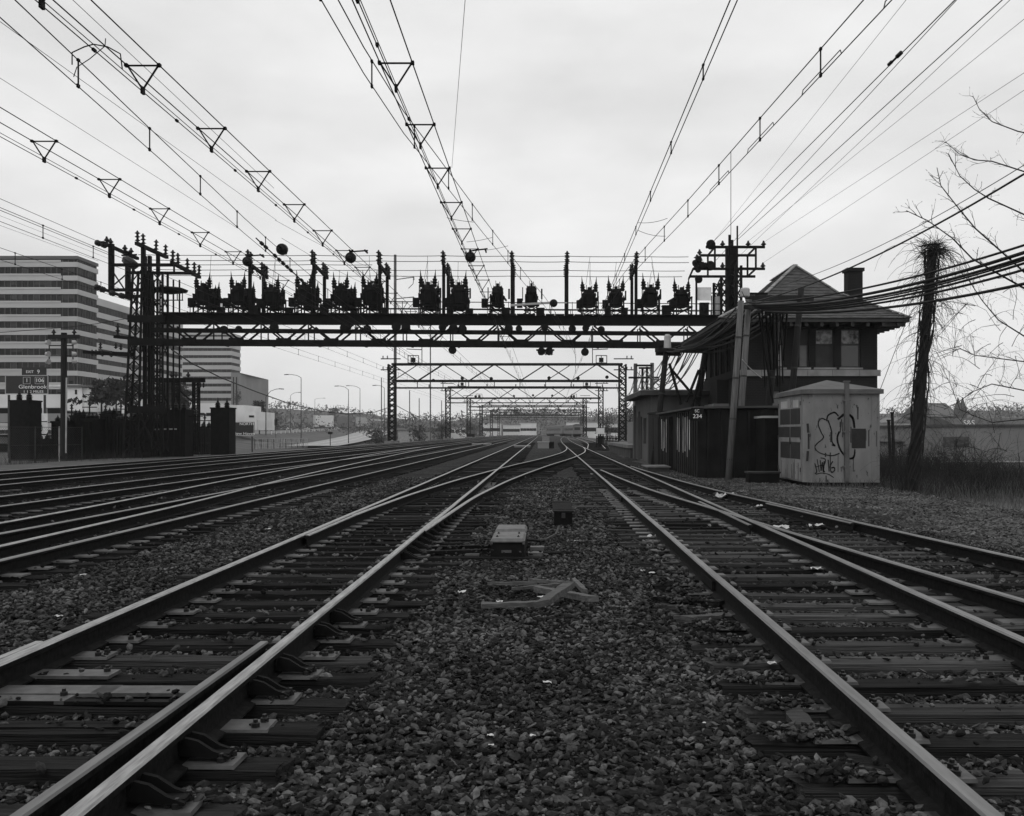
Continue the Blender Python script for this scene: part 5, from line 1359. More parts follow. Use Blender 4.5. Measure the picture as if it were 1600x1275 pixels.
for k in range(18): y = ey0 + .3 + k * .68; box('rafter_tail', (XR + .02, y, ze - .34), (ex1 - .15, y + .14, ze - .162), FRAMEP, roof)
for k in range(12): x = ex0 + .4 + k * .68; box('rafter_tail', (x, ey0 + .15, ze - .34), (x + .14, YN - .02, ze - .162), FRAMEP, roof)
ch = box('chimney', (14.75, 48.2, 6.6), (15.45, 48.9, 9.3), BRICK, st); box('chimney_cap', (14.68, 48.13, 9.3), (15.52, 48.97, 9.46), BRICK, st)
# iron ladder on the front
ld = empty('ladder', (10.6, 44.6, 0), None, 'thin dark iron ladder in front of the pale tower window', 'ladder')
for x in (10.22, 10.62): bar('stile', (x, 44.7, -.1), (x, 44.75, 6.0), .04, .04, STEEL, ld, up=(0, 1, 0))
for k in range(17): bar('rung', (10.22, 44.7, .3 + k * .34), (10.62, 44.7, .3 + k * .34), .03, .03, STEEL, ld)

# ---- corrugated relay shed with number plate
SHEDM = M('rusty_shed', .011, .75, .0, .5, 2.0, bump=.2, bscale=20, spec=.12); PEEL = M('peeling_whitewash', .38, .85, .0, .95, 2.3, stretch=(1, 1, .35), detail=8)
sh = empty('relay_shed', (5.3, 34, 0), None, 'long black corrugated relay shed marked SC 234 beside the tracks', 'shed')
X0, Y0, Y1, zt = 5.3, 34.0, 45.4, 2.32
box('body', (X0 + .04, Y0 + .04, -.1), (9.6, Y1, zt), SHEDM, sh)
k = 0; y = Y0
while y < Y1 - .2:
    dx_ = .0 if y < 40 else -.10; zt_ = zt - .06 if y < 40 else zt - .17
    if 39.9 < y < 40.5: y += .54; continue
    box('wall_rib', (X0 - .03 + dx_, y, -.05), (X0 + .039, y + .16, zt_), SHEDM, sh)
    pale = 35.2 < y < 39.2 or 41.2 < y < 43.4
    box('wall_panel', (X0 + dx_, y + .16, -.05), (X0 + .038, y + .52, zt_), SHEDM, sh)
    if pale and random.random() < .9: z0 = random.uniform(.5, .9); box('paint_patch', (X0 - .006 + dx_, y + .17, z0), (X0 - .002 + dx_, y + .51, zt - random.uniform(.2, .4)), PEEL, sh)
    y += .54
for k in range(9): x = X0 + .3 + k * .46; box('wall_rib', (x, Y0 - .03, -.05), (x + .1, Y0 + .039, zt - .06), SHEDM, sh)
mb = MB(); mb.add([(X0 - .15, Y0 - .15, zt), (9.7, Y0 - .15, zt + .05), (9.7, Y1 + .1, zt + .05), (X0 - .15, Y1 + .1, zt), (X0 - .15, Y0 - .15, zt + .07), (9.7, Y0 - .15, zt + .12), (9.7, Y1 + .1, zt + .12), (X0 - .15, Y1 + .1, zt + .07)], [(0, 3, 2, 1), (4, 5, 6, 7), (0, 1, 5, 4), (1, 2, 6, 5), (2, 3, 7, 6), (3, 0, 4, 7)]); mb.build('roof', CONCD, sh)
np_ = box('number_plate', (5.02, Y0 - .24, zt - .42), (5.44, Y0 - .20, zt + .02), SHEDM, sh)
text('lettering', 'SC', (5.22, Y0 - .245, zt - .09), .14, LETTER, sh); text('lettering', '234', (5.23, Y0 - .245, zt - .27), .19, LETTER, sh, sx=1.1)
a = empty('relay_cabinet', (5.35, 48, 0), None, 'plain black cabinet between the relay shed and the concrete house', 'cabinet'); box('body', (5.35, 46.0, -.05), (8.6, 50.6, 2.42), SHEDM, a); box('lid', (5.3, 45.95, 2.42), (8.65, 50.65, 2.5), SHEDM, a); box('door', (5.33, 46.4, .1), (5.347, 48.1, 2.2), SHEDM, a); box('door', (5.33, 48.2, .1), (5.347, 50.2, 2.2), SHEDM, a)
for k in range(2): x = 6.3 + k * .9; p = Vector((x, 35.5, zt + .1)); 
lo = empty('concrete_block', (4.75, 40.2, 0), None, 'low dark concrete cable vault lid beside the track in front of the shed', 'vault'); box('base', (4.15, 39.4, -.1), (5.0, 41.4, .12), CONCD, lo); box('lid', (4.1, 39.35, .12), (5.05, 41.45, .17), CONC, lo)
# ---- concrete house behind it
ho = empty('concrete_house', (5.6, 55, 0), None, 'low flat roofed concrete relay house behind the black shed', 'building')
CONCH = M('house_concrete', .08, .9, .0, .35, .8, bump=.2, bscale=15, stretch=(1, 1, .4))
mb = MB(); wall_open(mb, (5.55, 60, -.1), (0, -1, 0), 9, 3.5, [(1.0, .1, 1.55, 2.5), (2.2, .1, 2.7, 2.5), (3.3, .1, 4.3, 2.5), (5.0, 1.0, 6.5, 2.4)]); wall_open(mb, (5.55, 51, -.1), (1, 0, 0), 8, 3.5, []); wall_open(mb, (13.55, 51, -.1), (0, 1, 0), 9, 3.5, []); mb.build('wall', CONCH, ho)
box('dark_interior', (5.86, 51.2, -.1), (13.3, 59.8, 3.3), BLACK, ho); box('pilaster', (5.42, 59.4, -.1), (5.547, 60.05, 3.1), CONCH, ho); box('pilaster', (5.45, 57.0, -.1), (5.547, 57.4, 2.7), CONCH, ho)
box('roof_slab', (4.95, 50.5, 3.4), (14, 60.7, 3.62), CONCD, ho); box('roof_edge', (5.0, 50.55, 3.62), (13.95, 60.65, 3.68), CONC, ho)
pl = empty('loading_platform', (5.2, 64, 0), None, 'low concrete platform with a pale edge beyond the concrete house', 'platform'); box('deck', (5.2, 60.9, .55), (8.5, 80, .75), CONC, pl); box('wall', (5.35, 61, -.15), (8.4, 79.9, .55), CONCD, pl)
gb = empty('grey_cabinet', (6.2, 70, .75), None, 'grey steel cabinet standing on the low concrete platform', 'cabinet'); box('body', (6.2, 68, .75), (7.6, 73, 2.25), GREYB, gb)
for k in range(5): box('door_panel', (6.17, 68.1 + k * .97, .85), (6.198, 68.98 + k * .97, 2.15), GREYB, gb)
# dark cabinet next to the hut
dc = empty('dark_cabinet', (7.6, 33, 0), None, 'dark steel cabinet with a pale top edge immediately left of the grey hut', 'cabinet')
box('body', (7.25, 32.6, -.1), (8.5, 34.0, 1.98), SHEDM, dc); box('lid', (7.2, 32.55, 1.98), (8.55, 34.05, 2.05), PAINTG, dc); box('door', (7.3, 32.57, .1), (7.85, 32.597, 1.9), TANK, dc); box('door', (7.88, 32.57, .1), (8.45, 32.597, 1.9), TANK, dc)
sp = empty('steel_step', (6.6, 30.8, 0), None, 'low dark steel step on the ground by the two tall poles', 'step'); box('tread', (6.3, 30.6, .25), (7.3, 31.2, .3), STEEL2, sp); box('riser', (6.33, 30.64, -.1), (7.27, 31.16, .248), STEEL, sp)

# ---- grey metal hut with graffiti
HUT = M('hut_paint', .19, .7, .0, .28, 1.3, stretch=(1, 1, .5), detail=8, speck=.36, speckv=.05, speckscale=9); HUTR = M('hut_roof', .10, .7, .0, .3, 1.5); GRAF = M('black_spray', .02, .7)
hu = empty('metal_hut', (8.6, 30, 0), None, 'grey steel hut with black graffiti, a roof vent pipe and painted over doors', 'hut')
hx0, hx1, hy0, hy1, hz0, hz1 = 7.57, 9.72, 28.8, 32.0, .06, 2.62
foot = [(hx0, hy0 + .26), (hx0 + .22, hy0), (hx1, hy0), (hx1, hy1), (hx0, hy1)]
mb = MB(); n = 5; mb.add([(x, y, hz0) for x, y in foot] + [(x, y, hz1) for x, y in foot], [tuple(range(n))[::-1], tuple(range(n, 2 * n))] + [(i, (i + 1) % n, n + (i + 1) % n, n + i) for i in range(n)]); mb.build('wall', HUT, hu)
cxm, cym = (hx0 + hx1) / 2, (hy0 + hy1) / 2
fo = [(x + (.09 if x > cxm else -.09), y + (.09 if y > cym else -.09)) for x, y in foot]
mb = MB(); mb.add([(x, y, hz1 + .001) for x, y in fo] + [(x, y, hz1 + .13) for x, y in fo] + [(cxm, cym, hz1 + .48)], [tuple(range(n))[::-1]] + [(i, (i + 1) % n, n + (i + 1) % n, n + i) for i in range(n)] + [(n + i, n + (i + 1) % n, 2 * n) for i in range(n)]); mb.build('roof', HUTR, hu)
box('plinth', (hx0 + .1, hy0 + .12, -.15), (hx1 - .05, hy1 - .05, hz0), BLACK, hu)
for x in (hx0 + .24, hx0 + 1.16, hx1 - .2, hx1 - .03): box('wall_seam', (x - .025, hy0 - .018, hz0), (x + .025, hy0 - .001, hz1 - .02), HUT, hu)
bar('vent_pipe', (8.74, hy0 - .09, .1), (8.74, hy0 - .09, 2.95), .12, .13, HUTR, hu, up=(0, 1, 0)); box('pipe_cap', (8.66, hy0 - .18, 2.95), (8.82, hy0, 2.99), HUTR, hu)
for z_ in (.5, 1.5, 2.4): box('pipe_clip', (8.64, hy0 - .16, z_), (8.84, hy0 - .002, z_ + .04), HUTR, hu)
for k, (ya, yb) in enumerate(((hy0 + .34, hy0 + 1.6), (hy0 + 1.64, hy1 - .06))):
    d = box('door', (hx0 - .03, ya, hz0 + .04), (hx0 - .001, yb, hz1 - .08), HUT, hu)
    box('painted_patch', (hx0 - .034, ya + (.1 if k == 0 else 0), 1.75), (hx0 - .031, yb - (0.02 if k == 0 else .25), 2.22), GRAF, hu)
    box('painted_patch', (hx0 - .034, ya + .02, 1.36), (hx0 - .031, yb - .01, 1.68), GRAF, hu)
    box('painted_patch', (hx0 - .034, ya + (.08 if k == 0 else 0), .72), (hx0 - .031, yb - (.02 if k == 0 else .3), 1.22), GRAF, hu)
    box('notice_plate', (hx0 - .036, ya + .3, 2.25), (hx0 - .031, yb - .35, 2.47), PAINTG, hu)
for yh in (hy0 + .36, hy1 - .12):
    for z_ in (.35, 1.3, 2.3): box('hinge', (hx0 - .045, yh, z_), (hx0 - .031, yh + .08, z_ + .12), STEEL2, hu)
bar('door_handle', (hx0 - .06, hy0 + 1.55, 1.15), (hx0 - .06, hy0 + 1.55, 1.35), .03, .03, STEEL2, hu)
RUST = M('rust_run', .055, .9, .0, .6, 6.0, stretch=(3, 3, .5))
rr_ = random.Random(3)
for k in range(16):
    x = rr_.uniform(hx0 + .3, hx1 - .1); z0 = rr_.choice((hz0 + .02, rr_.uniform(.3, 2.0))); box('rust_streak', (x, hy0 - .0025, z0), (x + rr_.uniform(.01, .05), hy0 - .001, z0 + rr_.uniform(.1, .5)), RUST, hu)
for k in range(14):
    y = rr_.uniform(hy0 + .35, hy1 - .1); box('rust_streak', (hx0 - .0325, y, hz0 + .05), (hx0 - .031, y + rr_.uniform(.02, .07), hz0 + rr_.uniform(.15, .65)), RUST, hu)
def hz(cx_, cy_): px, py = 1180 + cx_ / 6.71, 590 + cy_ / 6.71; p = P(px, py, hy0 - .004); return p
def stroke(pts, w=.035, sm_=True):
    pts = [hz(*p) for p in pts]
    if sm_ and len(pts) > 2:
        q = []
        for i in range(len(pts) - 1):
            p0, p1, p2, p3 = pts[max(0, i - 1)], pts[i], pts[i + 1], pts[min(len(pts) - 1, i + 2)]
            for k in range(5): t = k / 5; q.append(.5 * ((2 * p1) + (p2 - p0) * t + (2 * p0 - 5 * p1 + 4 * p2 - p3) * t * t + (3 * p1 - p0 - 3 * p2 + p3) * t ** 3))
        pts = q + [pts[-1]]
    mb = MB()
    for a, b in zip(pts[:-1], pts[1:]):
        d = (b - a); d = d / max(d.length, 1e-6); mb.bar(a - d * w * .4, b + d * w * .4, .006, w * random.uniform(.8, 1.15), up=d.cross(Vector((0, 1, 0))))
    return mb.build('graffiti_stroke', GRAF, hu)
for s, w in (([(735, 440), (690, 430), (660, 485), (690, 570), (715, 630), (650, 690), (625, 735), (680, 790), (800, 818), (880, 795)], .03), ([(750, 450), (765, 395), (830, 365), (870, 400)], .04), ([(765, 450), (800, 560), (805, 670), (835, 712), (806, 705)], .035),
             ([(872, 432), (950, 380), (1020, 420), (1040, 520)], .06), ([(880, 570), (860, 640), (890, 750), (960, 838), (1030, 838), (1045, 760)], .05), ([(905, 440), (890, 570)], .03), ([(625, 900), (645, 980), (630, 1005)], .03), ([(650, 860), (672, 985)], .03), ([(640, 935), (692, 920)], .025),
             ([(682, 870), (690, 975), (704, 890), (714, 985), (722, 880)], .03), ([(690, 842), (736, 862), (712, 960), (728, 985)], .03), ([(765, 865), (775, 980)], .035), ([(812, 880), (786, 930), (800, 992), (832, 970), (826, 942), (800, 947)], .03), ([(640, 1012), (700, 1000), (770, 1015), (820, 1046)], .025)): stroke(s, w)
box('painted_patch', hz(1012, 740) + Vector((0, -.004, 0)), hz(1160, 535) + Vector((0, -.001, 0)), GRAF, hu)
for a, b, w in (((550, 490), (556, 570), .06), ((560, 595), (560, 740), .06), ((552, 780), (545, 865), .07)):
    stroke([a, b], w, False)

# ---- timber poles, leaning
def pole(px0, py0, px1, py1, Y, r, mat, label, hid=None):
    a = P(px0, py0, Y); b = P(px1, py1, Y)
    if hid: d = (a - b) / (a.z - b.z); a = b + d * (hid - b.z)
    t = empty('timber_pole', a, None, label, 'pole', 'leaning timber poles by the signal tower')
    MB().tube([a, a.lerp(b, .5), b], [r * 1.1, r, r * .92], 10).build('shaft', mat, t, smooth=True)
    n = 4
    for k in range(n): c = a.lerp(b, (k + .7) / (n + .6)); MB().lathe(c, [(r * 1.07, -.03), (r * 1.07, .03)], 10, b - a).build('band', STEEL2, t)
    return t, a, b
tA, _, topA = pole(1138.5, 748, 1158, 470, 32.5, .105, POLEW, 'pale front pole of the leaning pair before the signal tower', -.3)
tB, _, topB = pole(1151, 742, 1170, 468, 34.5, .11, POLEW, 'rear pole of the leaning pair before the signal tower', -.3)
tC, _, topC = pole(1230, 700, 1252, 450, 37, .12, POLED, 'dark leaning pole that rises behind the grey hut roof', -.3)
tD_, _, topD = pole(1195, 700, 1216, 478, 39, .14, POLED, 'thick dark leaning pole left of the tower windows', -.3)
tE, _, topE = pole(1030, 650, 1043, 530, 48, .14, POLED, 'dark leaning pole above the black relay shed, left of two', -.3)
tF, _, topF = pole(1086, 650, 1104, 540, 50, .17, POLED, 'thick dark leaning pole above the black relay shed, right of two', -.3)
MB().lathe(P(1164, 464, 33.5), [(.14, 0), (.16, .03), (.16, .26), (.13, .3)], 12).build('pole_can', PAINTG, tB)
bar('crossarm', P(1168, 466, 35), P(1268, 466, 37.5), .2, .2, POLED, tC); bar('crossarm', P(1160, 459, 34), P(1198, 459, 35), .08, .08, STEEL, tB)
bar('crossarm', P(1160, 480, 34), P(1262, 478, 36.5), .14, .14, POLED, tC)
bar('crossarm', P(1026, 547, 47.5), P(1112, 549, 49.5), .25, .2, POLED, tF); bar('crossarm', P(1026, 553, 48), P(1062, 554, 49), .15, .15, POLED, tE)
for a, b in (((1046, 568), (1064, 632)), ((1048, 576), (1092, 628)), ((1092, 578), (1072, 628)), ((1098, 572), (1080, 640))): bar('brace', P(*a, 49), P(*b, 49.5), .1, .1, POLED, tF)
MB().lathe(P(1043, 545, 48), [(.17, 0), (.18, .05), (.16, .6), (.1, .7)], 10).build('pole_can', PAINTG, tE)
# distant pole cluster with crossarm
t = empty('pole_cluster', P(1006, 640, 85), None, 'cluster of four slim poles joined by a crossarm behind the concrete house', 'pole frame')
for px, py in ((993, 568), (1004, 575), (1011, 573), (1019, 567)):
    b = P(px, py, 85); MB().tube([(b.x - .1, 85, -1.2), b], [.2 if px in (993, 1019) else .12, .16 if px in (993, 1019) else .1], 8).build('pole', POLEW if px in (993, 1019) else POLED, t)
for (x0, x1, y_) in ((982, 1029, 590), (994, 1019, 571), (998, 1016, 575)): bar('crossarm', P(x0, y_, 84.8), P(x1, y_, 84.8), .14, .16, POLED, t)
# guy wire at the tower corner
tag(wire('guy_wire', [P(1417, 500, 40), P(1374, 612, 36)], .012, WIRE), 'thin guy wire slanting down beside the tower eave to the hut', 'wire')
# heavy cables leaving to the right
for i, (y0, y1, r, sag, lab) in enumerate(((474, 396, .028, .35, 'topmost of the heavy cables leaving to the right edge'), (477, 404, .042, .42, 'thickest heavy cable, second from the top at the right edge'), (479, 410, .035, .45, 'third heavy cable from the top at the right edge'), (481, 414, .022, .45, 'thin fourth cable inside the bundle at the right edge'), (482, 418, .03, .46, 'fifth heavy cable from the top at the right edge'), (484, 428, .03, .42, 'sixth heavy cable, slightly apart below the bundle'), (487, 449, .036, .34, 'lowest of the heavy cables leaving to the right edge'))):
    a = P(1172 + i * 4, y0, 34); b = P(1523, y1, 23); d = b - a; b2 = b + d * .35 + Vector((0, 0, .15))
    tag(wire('heavy_cable', sagline(a, b2, sag, 22), r, CABLE, n=7), lab, 'cable', 'heavy cables at the right')
tag(wire('messenger_cable', sagline(P(1163, 474, 33), P(1600, 272, 17), .33, 20), .020, CABLE), 'thick cable rising from the pole pair to the upper right edge', 'cable')
tag(wire('messenger_cable', sagline(P(1220, 446, 30), P(1600, 258, 17), .22, 20), .008, CABLE), 'thin beaded wire running just above the thick rising cable', 'cable')
tag(wire('service_wire', [P(1159, 455, 32.5), P(1166, 470, 32.5), P(1176, 476, 33), P(1200, 469, 33), P(1240, 452, 33)], .012, CABLE), 'looped wire at the top of the pale front pole', 'wire')
tag(wire('pole_rope', sagline(P(1160, 562, 33), P(1190, 590, 34), .05, 6), .018, PAINTG), 'pale slanting guy rod at mid height of the leaning pair', 'wire')
for k in range(22):
    u = k / 21; a = P(1150 + 84 * u, 479 + 10 * random.random(), 34 + 3 * u); b = P(1042 + 62 * u * random.uniform(.6, 1.1), 542 + 8 * random.random(), 47 + 3 * u)
    tag(wire('drooping_cable', sagline(a, b, random.uniform(.1, .55), 9), random.choice((.02, .028, .035, .045)), CABLE), 'dark cable drooping from the pole pair crossarm to the poles above the shed', 'cable', 'drooping cables at the signal tower')
for k in range(12):
    a = P(1040 + 5 * k + random.uniform(-3, 3), 545 + random.uniform(0, 6), 48 + .2 * k); b = P(993 + 2.4 * k, 585 + random.uniform(-8, 18), 84)
    tag(wire('drooping_cable', sagline(a, b, random.uniform(.7, 1.7), 10), random.choice((.02, .028, .035)), CABLE), 'dark cable drooping behind the shed poles to the distant pole cluster', 'cable', 'drooping cables behind the shed')
for k in range(7):
    a = P(992 + 4 * k, 572 + random.uniform(0, 18), 85); b = P(963 + k * 2, 600 + k * 6, 136)
    tag(wire('drooping_cable', sagline(a, b, random.uniform(1.2, 2.6), 10), .03, CABLE), 'dark cable drooping from the pole cluster to the next gantry leg', 'cable', 'drooping cables at the next gantry')
for k in range(9):
    u = k / 8; a = P(1185 + 45 * u, 482, 36); b = P(1200 + 22 * u + random.uniform(-8, 8), 545 + random.uniform(0, 90), 38.3)
    tag(wire('riser_cable', sagline(a, b, .02, 4), random.choice((.03, .045)), CABLE), 'dark riser cable dropping beside the thick pole left of the tower windows', 'cable', 'riser cables at the signal tower')

# ---- pole wrapped in vines, bare tree, weeds
def twig(mb, p, d, L, r, depth, rnd, droop=.0, n=5):
    pts = [p]; q = p.copy(); dd = d.copy()
    for i in range(n):
        dd = (dd + Vector((rnd.uniform(-.22, .22), rnd.uniform(-.22, .22), rnd.uniform(-.2, .2) - droop))).normalized(); q = q + dd * (L / n); pts.append(q.copy())
    mb.tube(pts, [r * (1 - .55 * i / n) for i in range(n + 1)], 4 if depth else 5, cap=False)
    if depth > 0:
        for k in range(rnd.choice((2, 3, 3))):
            i = rnd.randint(2, n); b = pts[i]; nd = (dd + Vector((rnd.uniform(-.9, .9), rnd.uniform(-.9, .9), rnd.uniform(-.5, .7) - droop))).normalized()
            twig(mb, b, nd, L * rnd.uniform(.4, .7), r * .5, depth - 1, rnd, droop, n)
    else: mb.tube([pts[-1], pts[-1] + dd * .04], [r * 1.4, r * .8], 4, cap=False)
BARK = M('bare_bark', .018, .9, .0, .4, 4.0)
t = empty('vine_pole', P(1425, 762, 27), None, 'leaning dark pole wrapped in bare hanging vines near the right edge', 'pole')
a, b = P(1425, 765, 27), P(1457, 392, 27); MB().tube([a, a.lerp(b, .35), a.lerp(b, .7), b], [.165, .14, .13, .12], 10).build('shaft', POLED, t)
rnd = random.Random(5); mb = MB()
for k in range(560):
    u = min(1, rnd.random() ** .5 * 1.02) if k > 300 else 1.0; c = a.lerp(b, u) + Vector((rnd.uniform(-.25, .25), rnd.uniform(-.2, .2), rnd.uniform(-.15, .2)))
    dr = Vector((rnd.uniform(-.8, .8), rnd.uniform(-.6, .6), rnd.uniform(-.4, .5))).normalized()
    L = rnd.uniform(.25, .9) if k > 300 else (rnd.uniform(.5, 1.3) if k % 7 == 0 else rnd.uniform(.2, .42)); pts = [c]
    for i in range(6): dr = (dr + Vector((rnd.uniform(-.5, .5), rnd.uniform(-.5, .5), -.34 if k > 300 or k % 7 == 0 else -.05))).normalized(); pts.append(pts[-1] + dr * L / 4)
    mb.tube(pts, [.008 * (1 - .1 * i) for i in range(7)], 3, cap=False)
for k in range(10):
    ph = rnd.random() * 6; pts = [a.lerp(b, i / 24) + Vector((math.cos(ph + i * .4) * .2, math.sin(ph + i * .4) * .2, 0)) for i in range(25)]; mb.tube(pts, .018, 4, cap=False)
for k in range(60):
    c = a.lerp(b, rnd.uniform(.3, .95)); dr = Vector((rnd.choice((-1, -1, 1)) * rnd.uniform(.4, 1), rnd.uniform(-.5, .5), rnd.uniform(-.1, .5))).normalized(); twig(mb, c, dr, rnd.uniform(.4, 1.1), .007, 1, rnd, .22)
tag(mb.build('vines', BARK, t), kind='stuff')
tr = empty('bare_tree', P(1665, 770, 23), None, 'bare budding tree reaching in from the right edge above the cables', 'tree')
a = P(1668, 775, 23); mb = MB(); trunk = [a, P(1662, 640, 23), P(1650, 480, 23), P(1652, 360, 22.6), P(1640, 250, 22.4), P(1630, 100, 22.2)]; mb.tube(trunk, [.17, .15, .12, .09, .06, .025], 8); mb.build('trunk', BARK, tr, smooth=True)
rnd = random.Random(9); mb = MB()
for pts, r in (([(1650, 480), (1600, 450), (1555, 425), (1520, 405), (1488, 372), (1450, 345), (1416, 329)], .022), ([(1651, 470), (1600, 425), (1550, 380), (1523, 356), (1495, 322), (1470, 290), (1464, 262)], .02), ([(1650, 370), (1600, 335), (1545, 310), (1523, 296), (1500, 275), (1482, 240)], .018), ([(1642, 290), (1600, 268), (1550, 252), (1523, 250), (1498, 240), (1478, 222)], .016),
               ([(1652, 560), (1600, 525), (1560, 500), (1535, 470), (1515, 440), (1500, 425)], .016), ([(1655, 585), (1600, 565), (1560, 560), (1523, 555), (1500, 545), (1464, 558)], .014), ([(1636, 215), (1590, 205), (1550, 190), (1530, 170), (1520, 150)], .014), ([(1658, 640), (1600, 610), (1550, 600), (1520, 612), (1495, 630), (1475, 640)], .014), ([(1660, 680), (1600, 655), (1550, 660), (1523, 650), (1500, 640), (1485, 600), (1470, 570)], .012)):
    pp = [P(x, y, 22.5 + rnd.uniform(-.4, .4)) for x, y in pts]; mb.tube(pp, [r * 1.2 * (1 - .65 * i / (len(pp) - 1)) for i in range(len(pp))], 5, cap=False)
    for i in range(1, len(pp)):
        for k in range(3):
            d = (pp[i] - pp[i - 1]).normalized(); nd = (d + Vector((rnd.uniform(-.7, .7), rnd.uniform(-.6, .6), rnd.uniform(-.4, .9)))).normalized(); twig(mb, pp[i - 1].lerp(pp[i], rnd.random()), nd, rnd.uniform(.18, .48), r * .4, 1, rnd)
for k in range(46):
    p = P(rnd.uniform(1475, 1600), rnd.uniform(440, 720), 23 + rnd.uniform(-.5, .8)); twig(mb, p, Vector((rnd.uniform(-1, .3), rnd.uniform(-.3, .3), rnd.uniform(-.6, 1))).normalized(), rnd.uniform(.4, 1.2), .008, 2, rnd, .12)
tag(mb.build('branches', BARK, tr), kind='stuff')
# weeds and dead grass
WEED = M('dry_weed', .075, .9, .0, .5, 1.5); WEEDD = M('dark_weed', .02, .9, .0, .5, 1.5)
def weeds(name, regions, mat, seed):
    rnd = random.Random(seed); mb = MB()
    for (x0, x1, y0, y1, n, h) in regions:
        for k in range(n):
            x, y = rnd.uniform(x0, x1), rnd.uniform(y0, y1); L = h * rnd.uniform(.4, 1.3); lx, ly = rnd.uniform(-.5, .5) * L, rnd.uniform(-.4, .4) * L; w = rnd.uniform(.003, .008)
            z0 = ground_z(x, y) - .02
            mb.add([(x - w, y, z0), (x + w, y, z0), (x + lx * .35 + w * .8, y + ly * .35, z0 + L * .6), (x + lx * .35 - w * .8, y + ly * .35, z0 + L * .6), (x + lx, y + ly, z0 + L)], [(0, 1, 2, 3), (3, 2, 4)])
    return tag(mb.build(name, mat, None, (0, 0, 0)), kind='stuff')
weeds('dead_grass', [(7.5, 9.9, 28.2, 28.75, 260, .35), (9.8, 15, 24, 34, 2600, .4), (10.5, 22, 30, 50, 2200, .6), (9.6, 13.5, 20, 26, 700, .25)], WEED, 3)
weeds('dark_undergrowth', [(9.9, 16, 25, 36, 5200, .7), (11, 24, 32, 52, 4200, .95), (7.4, 9.9, 28.3, 28.8, 300, .2), (-33, -25, 58, 74, 900, .7)], WEEDD, 4)
for i, (px, py, Y, s) in enumerate(((1402, 740, 31, 1.0), (1470, 738, 29, 1.1), (1505, 735, 28, 1.2), (1445, 742, 33, .9), (1390, 720, 38, 1.0), (1540, 745, 28, 1.2))):
    b = P(px, py, Y); b.z = ground_z(b.x, b.y); t = empty('bramble_bush', b, None, 'leafless bramble bush on the rough ground, ' + ['between the hut and the vine pole', 'just right of the vine pole', 'in front of the pale warehouse', 'behind the foot of the vine pole', 'beyond the hut corner', 'at the lower right edge'][i], 'bush', 'bramble bushes at the right'); mb = MB(); rnd = random.Random(40 + i)
    for k in range(44): twig(mb, b + Vector((rnd.uniform(-.9, .9) * s, rnd.uniform(-.5, .5), 0)), Vector((rnd.uniform(-.8, .8), rnd.uniform(-.6, .6), 1)).normalized(), rnd.uniform(.6, 1.3) * s, .009, 2, rnd, .05)
    tag(mb.build('stems', BARK, t), kind='stuff')
# ---- background on the right
t = empty('board_fence', P(1435, 740, 44), None, 'pale board fence behind the vine pole', 'fence')
a, b = P(1402, 742, 46), P(1472, 745, 42)
for k in range(26):
    p = a.lerp(b, k / 26); q = a.lerp(b, (k + .93) / 26); z0 = ground_z(p.x, p.y) - .1
    box('board', (p.x, p.y - .02, z0), (q.x, p.y + .02, 1.5 - (711 - CY) / F * p.y + .02 * (k % 3)), PAINTG, t)
for k in range(5): p = a.lerp(b, (k + .5) / 5); bar('post', (p.x, p.y + .06, ground_z(p.x, p.y)), (p.x, p.y + .06, .45), .1, .1, POLED, t, up=(0, 1, 0))
for px, py, lab in ((1388.5, 658, 'short slim dark post beyond the hut corner'), (1394, 646, 'taller slim dark post beyond the hut corner')):
    p = P(px, py, 41); t = empty('dark_post', (p.x, 41, ground_z(p.x, 41)), None, lab, 'post'); MB().tube([(p.x + .1, 41, ground_z(p.x, 41) - .1), p], [.07, .06], 7).build('shaft', POLED, t); bar('cap', p, p + Vector((0, 0, .06)), .13, .13, STEEL, t)
def house(name, x0, x1, yt, yr, Y, dep, wm, rm, label, gable='front', win=()):
    a, b = P(x0, 0, Y), P(x1, 0, Y); z0 = -4.0; ze, zr_ = P(0, yt, Y).z, P(0, yr, Y).z
    t = empty(name, ((a.x + b.x) / 2, Y, z0), None, label, 'house' if name == 'house' else 'building')
    box('wall', (a.x, Y, z0), (b.x, Y + dep, ze), wm, t); o = .3; xm = (a.x + b.x) / 2; mb = MB()
    if gable == 'front':
        mb.add([(a.x - o, Y - o, ze), (b.x + o, Y - o, ze), (xm, Y - o, zr_), (a.x - o, Y + dep + o, ze), (b.x + o, Y + dep + o, ze), (xm, Y + dep + o, zr_)], [(0, 1, 2), (5, 4, 3), (0, 2, 5, 3), (1, 4, 5, 2), (0, 3, 4, 1)])
    else:
        ym = Y + dep / 2; mb.add([(a.x - o, Y - o, ze), (b.x + o, Y - o, ze), (a.x - o, Y + dep + o, ze), (b.x + o, Y + dep + o, ze), (a.x, ym, zr_), (b.x, ym, zr_)], [(0, 1, 5, 4), (3, 2, 4, 5), (0, 4, 2), (1, 3, 5), (0, 2, 3, 1)])
    mb.build('roof', rm, t)
    for (u0, v0, u1, v1) in win:
        f = box('window', (a.x + (b.x - a.x) * u0, Y - .06, z0 + (ze - z0) * v0), (a.x + (b.x - a.x) * u1, Y - .003, z0 + (ze - z0) * v1), PAINTG, t); box('pane', (a.x + (b.x - a.x) * u0 + .12, Y - .08, z0 + (ze - z0) * v0 + .12), (a.x + (b.x - a.x) * u1 - .12, Y - .062, z0 + (ze - z0) * v1 - .12), GLASS, t)
    return t
WALLP = M('house_siding_pale', .40, .85, .0, .12, .5); WALLG = M('house_siding_grey', .17, .85, .0, .15, .5); ROOFD = M('house_roof', .06, .85, .0, .2, .5)
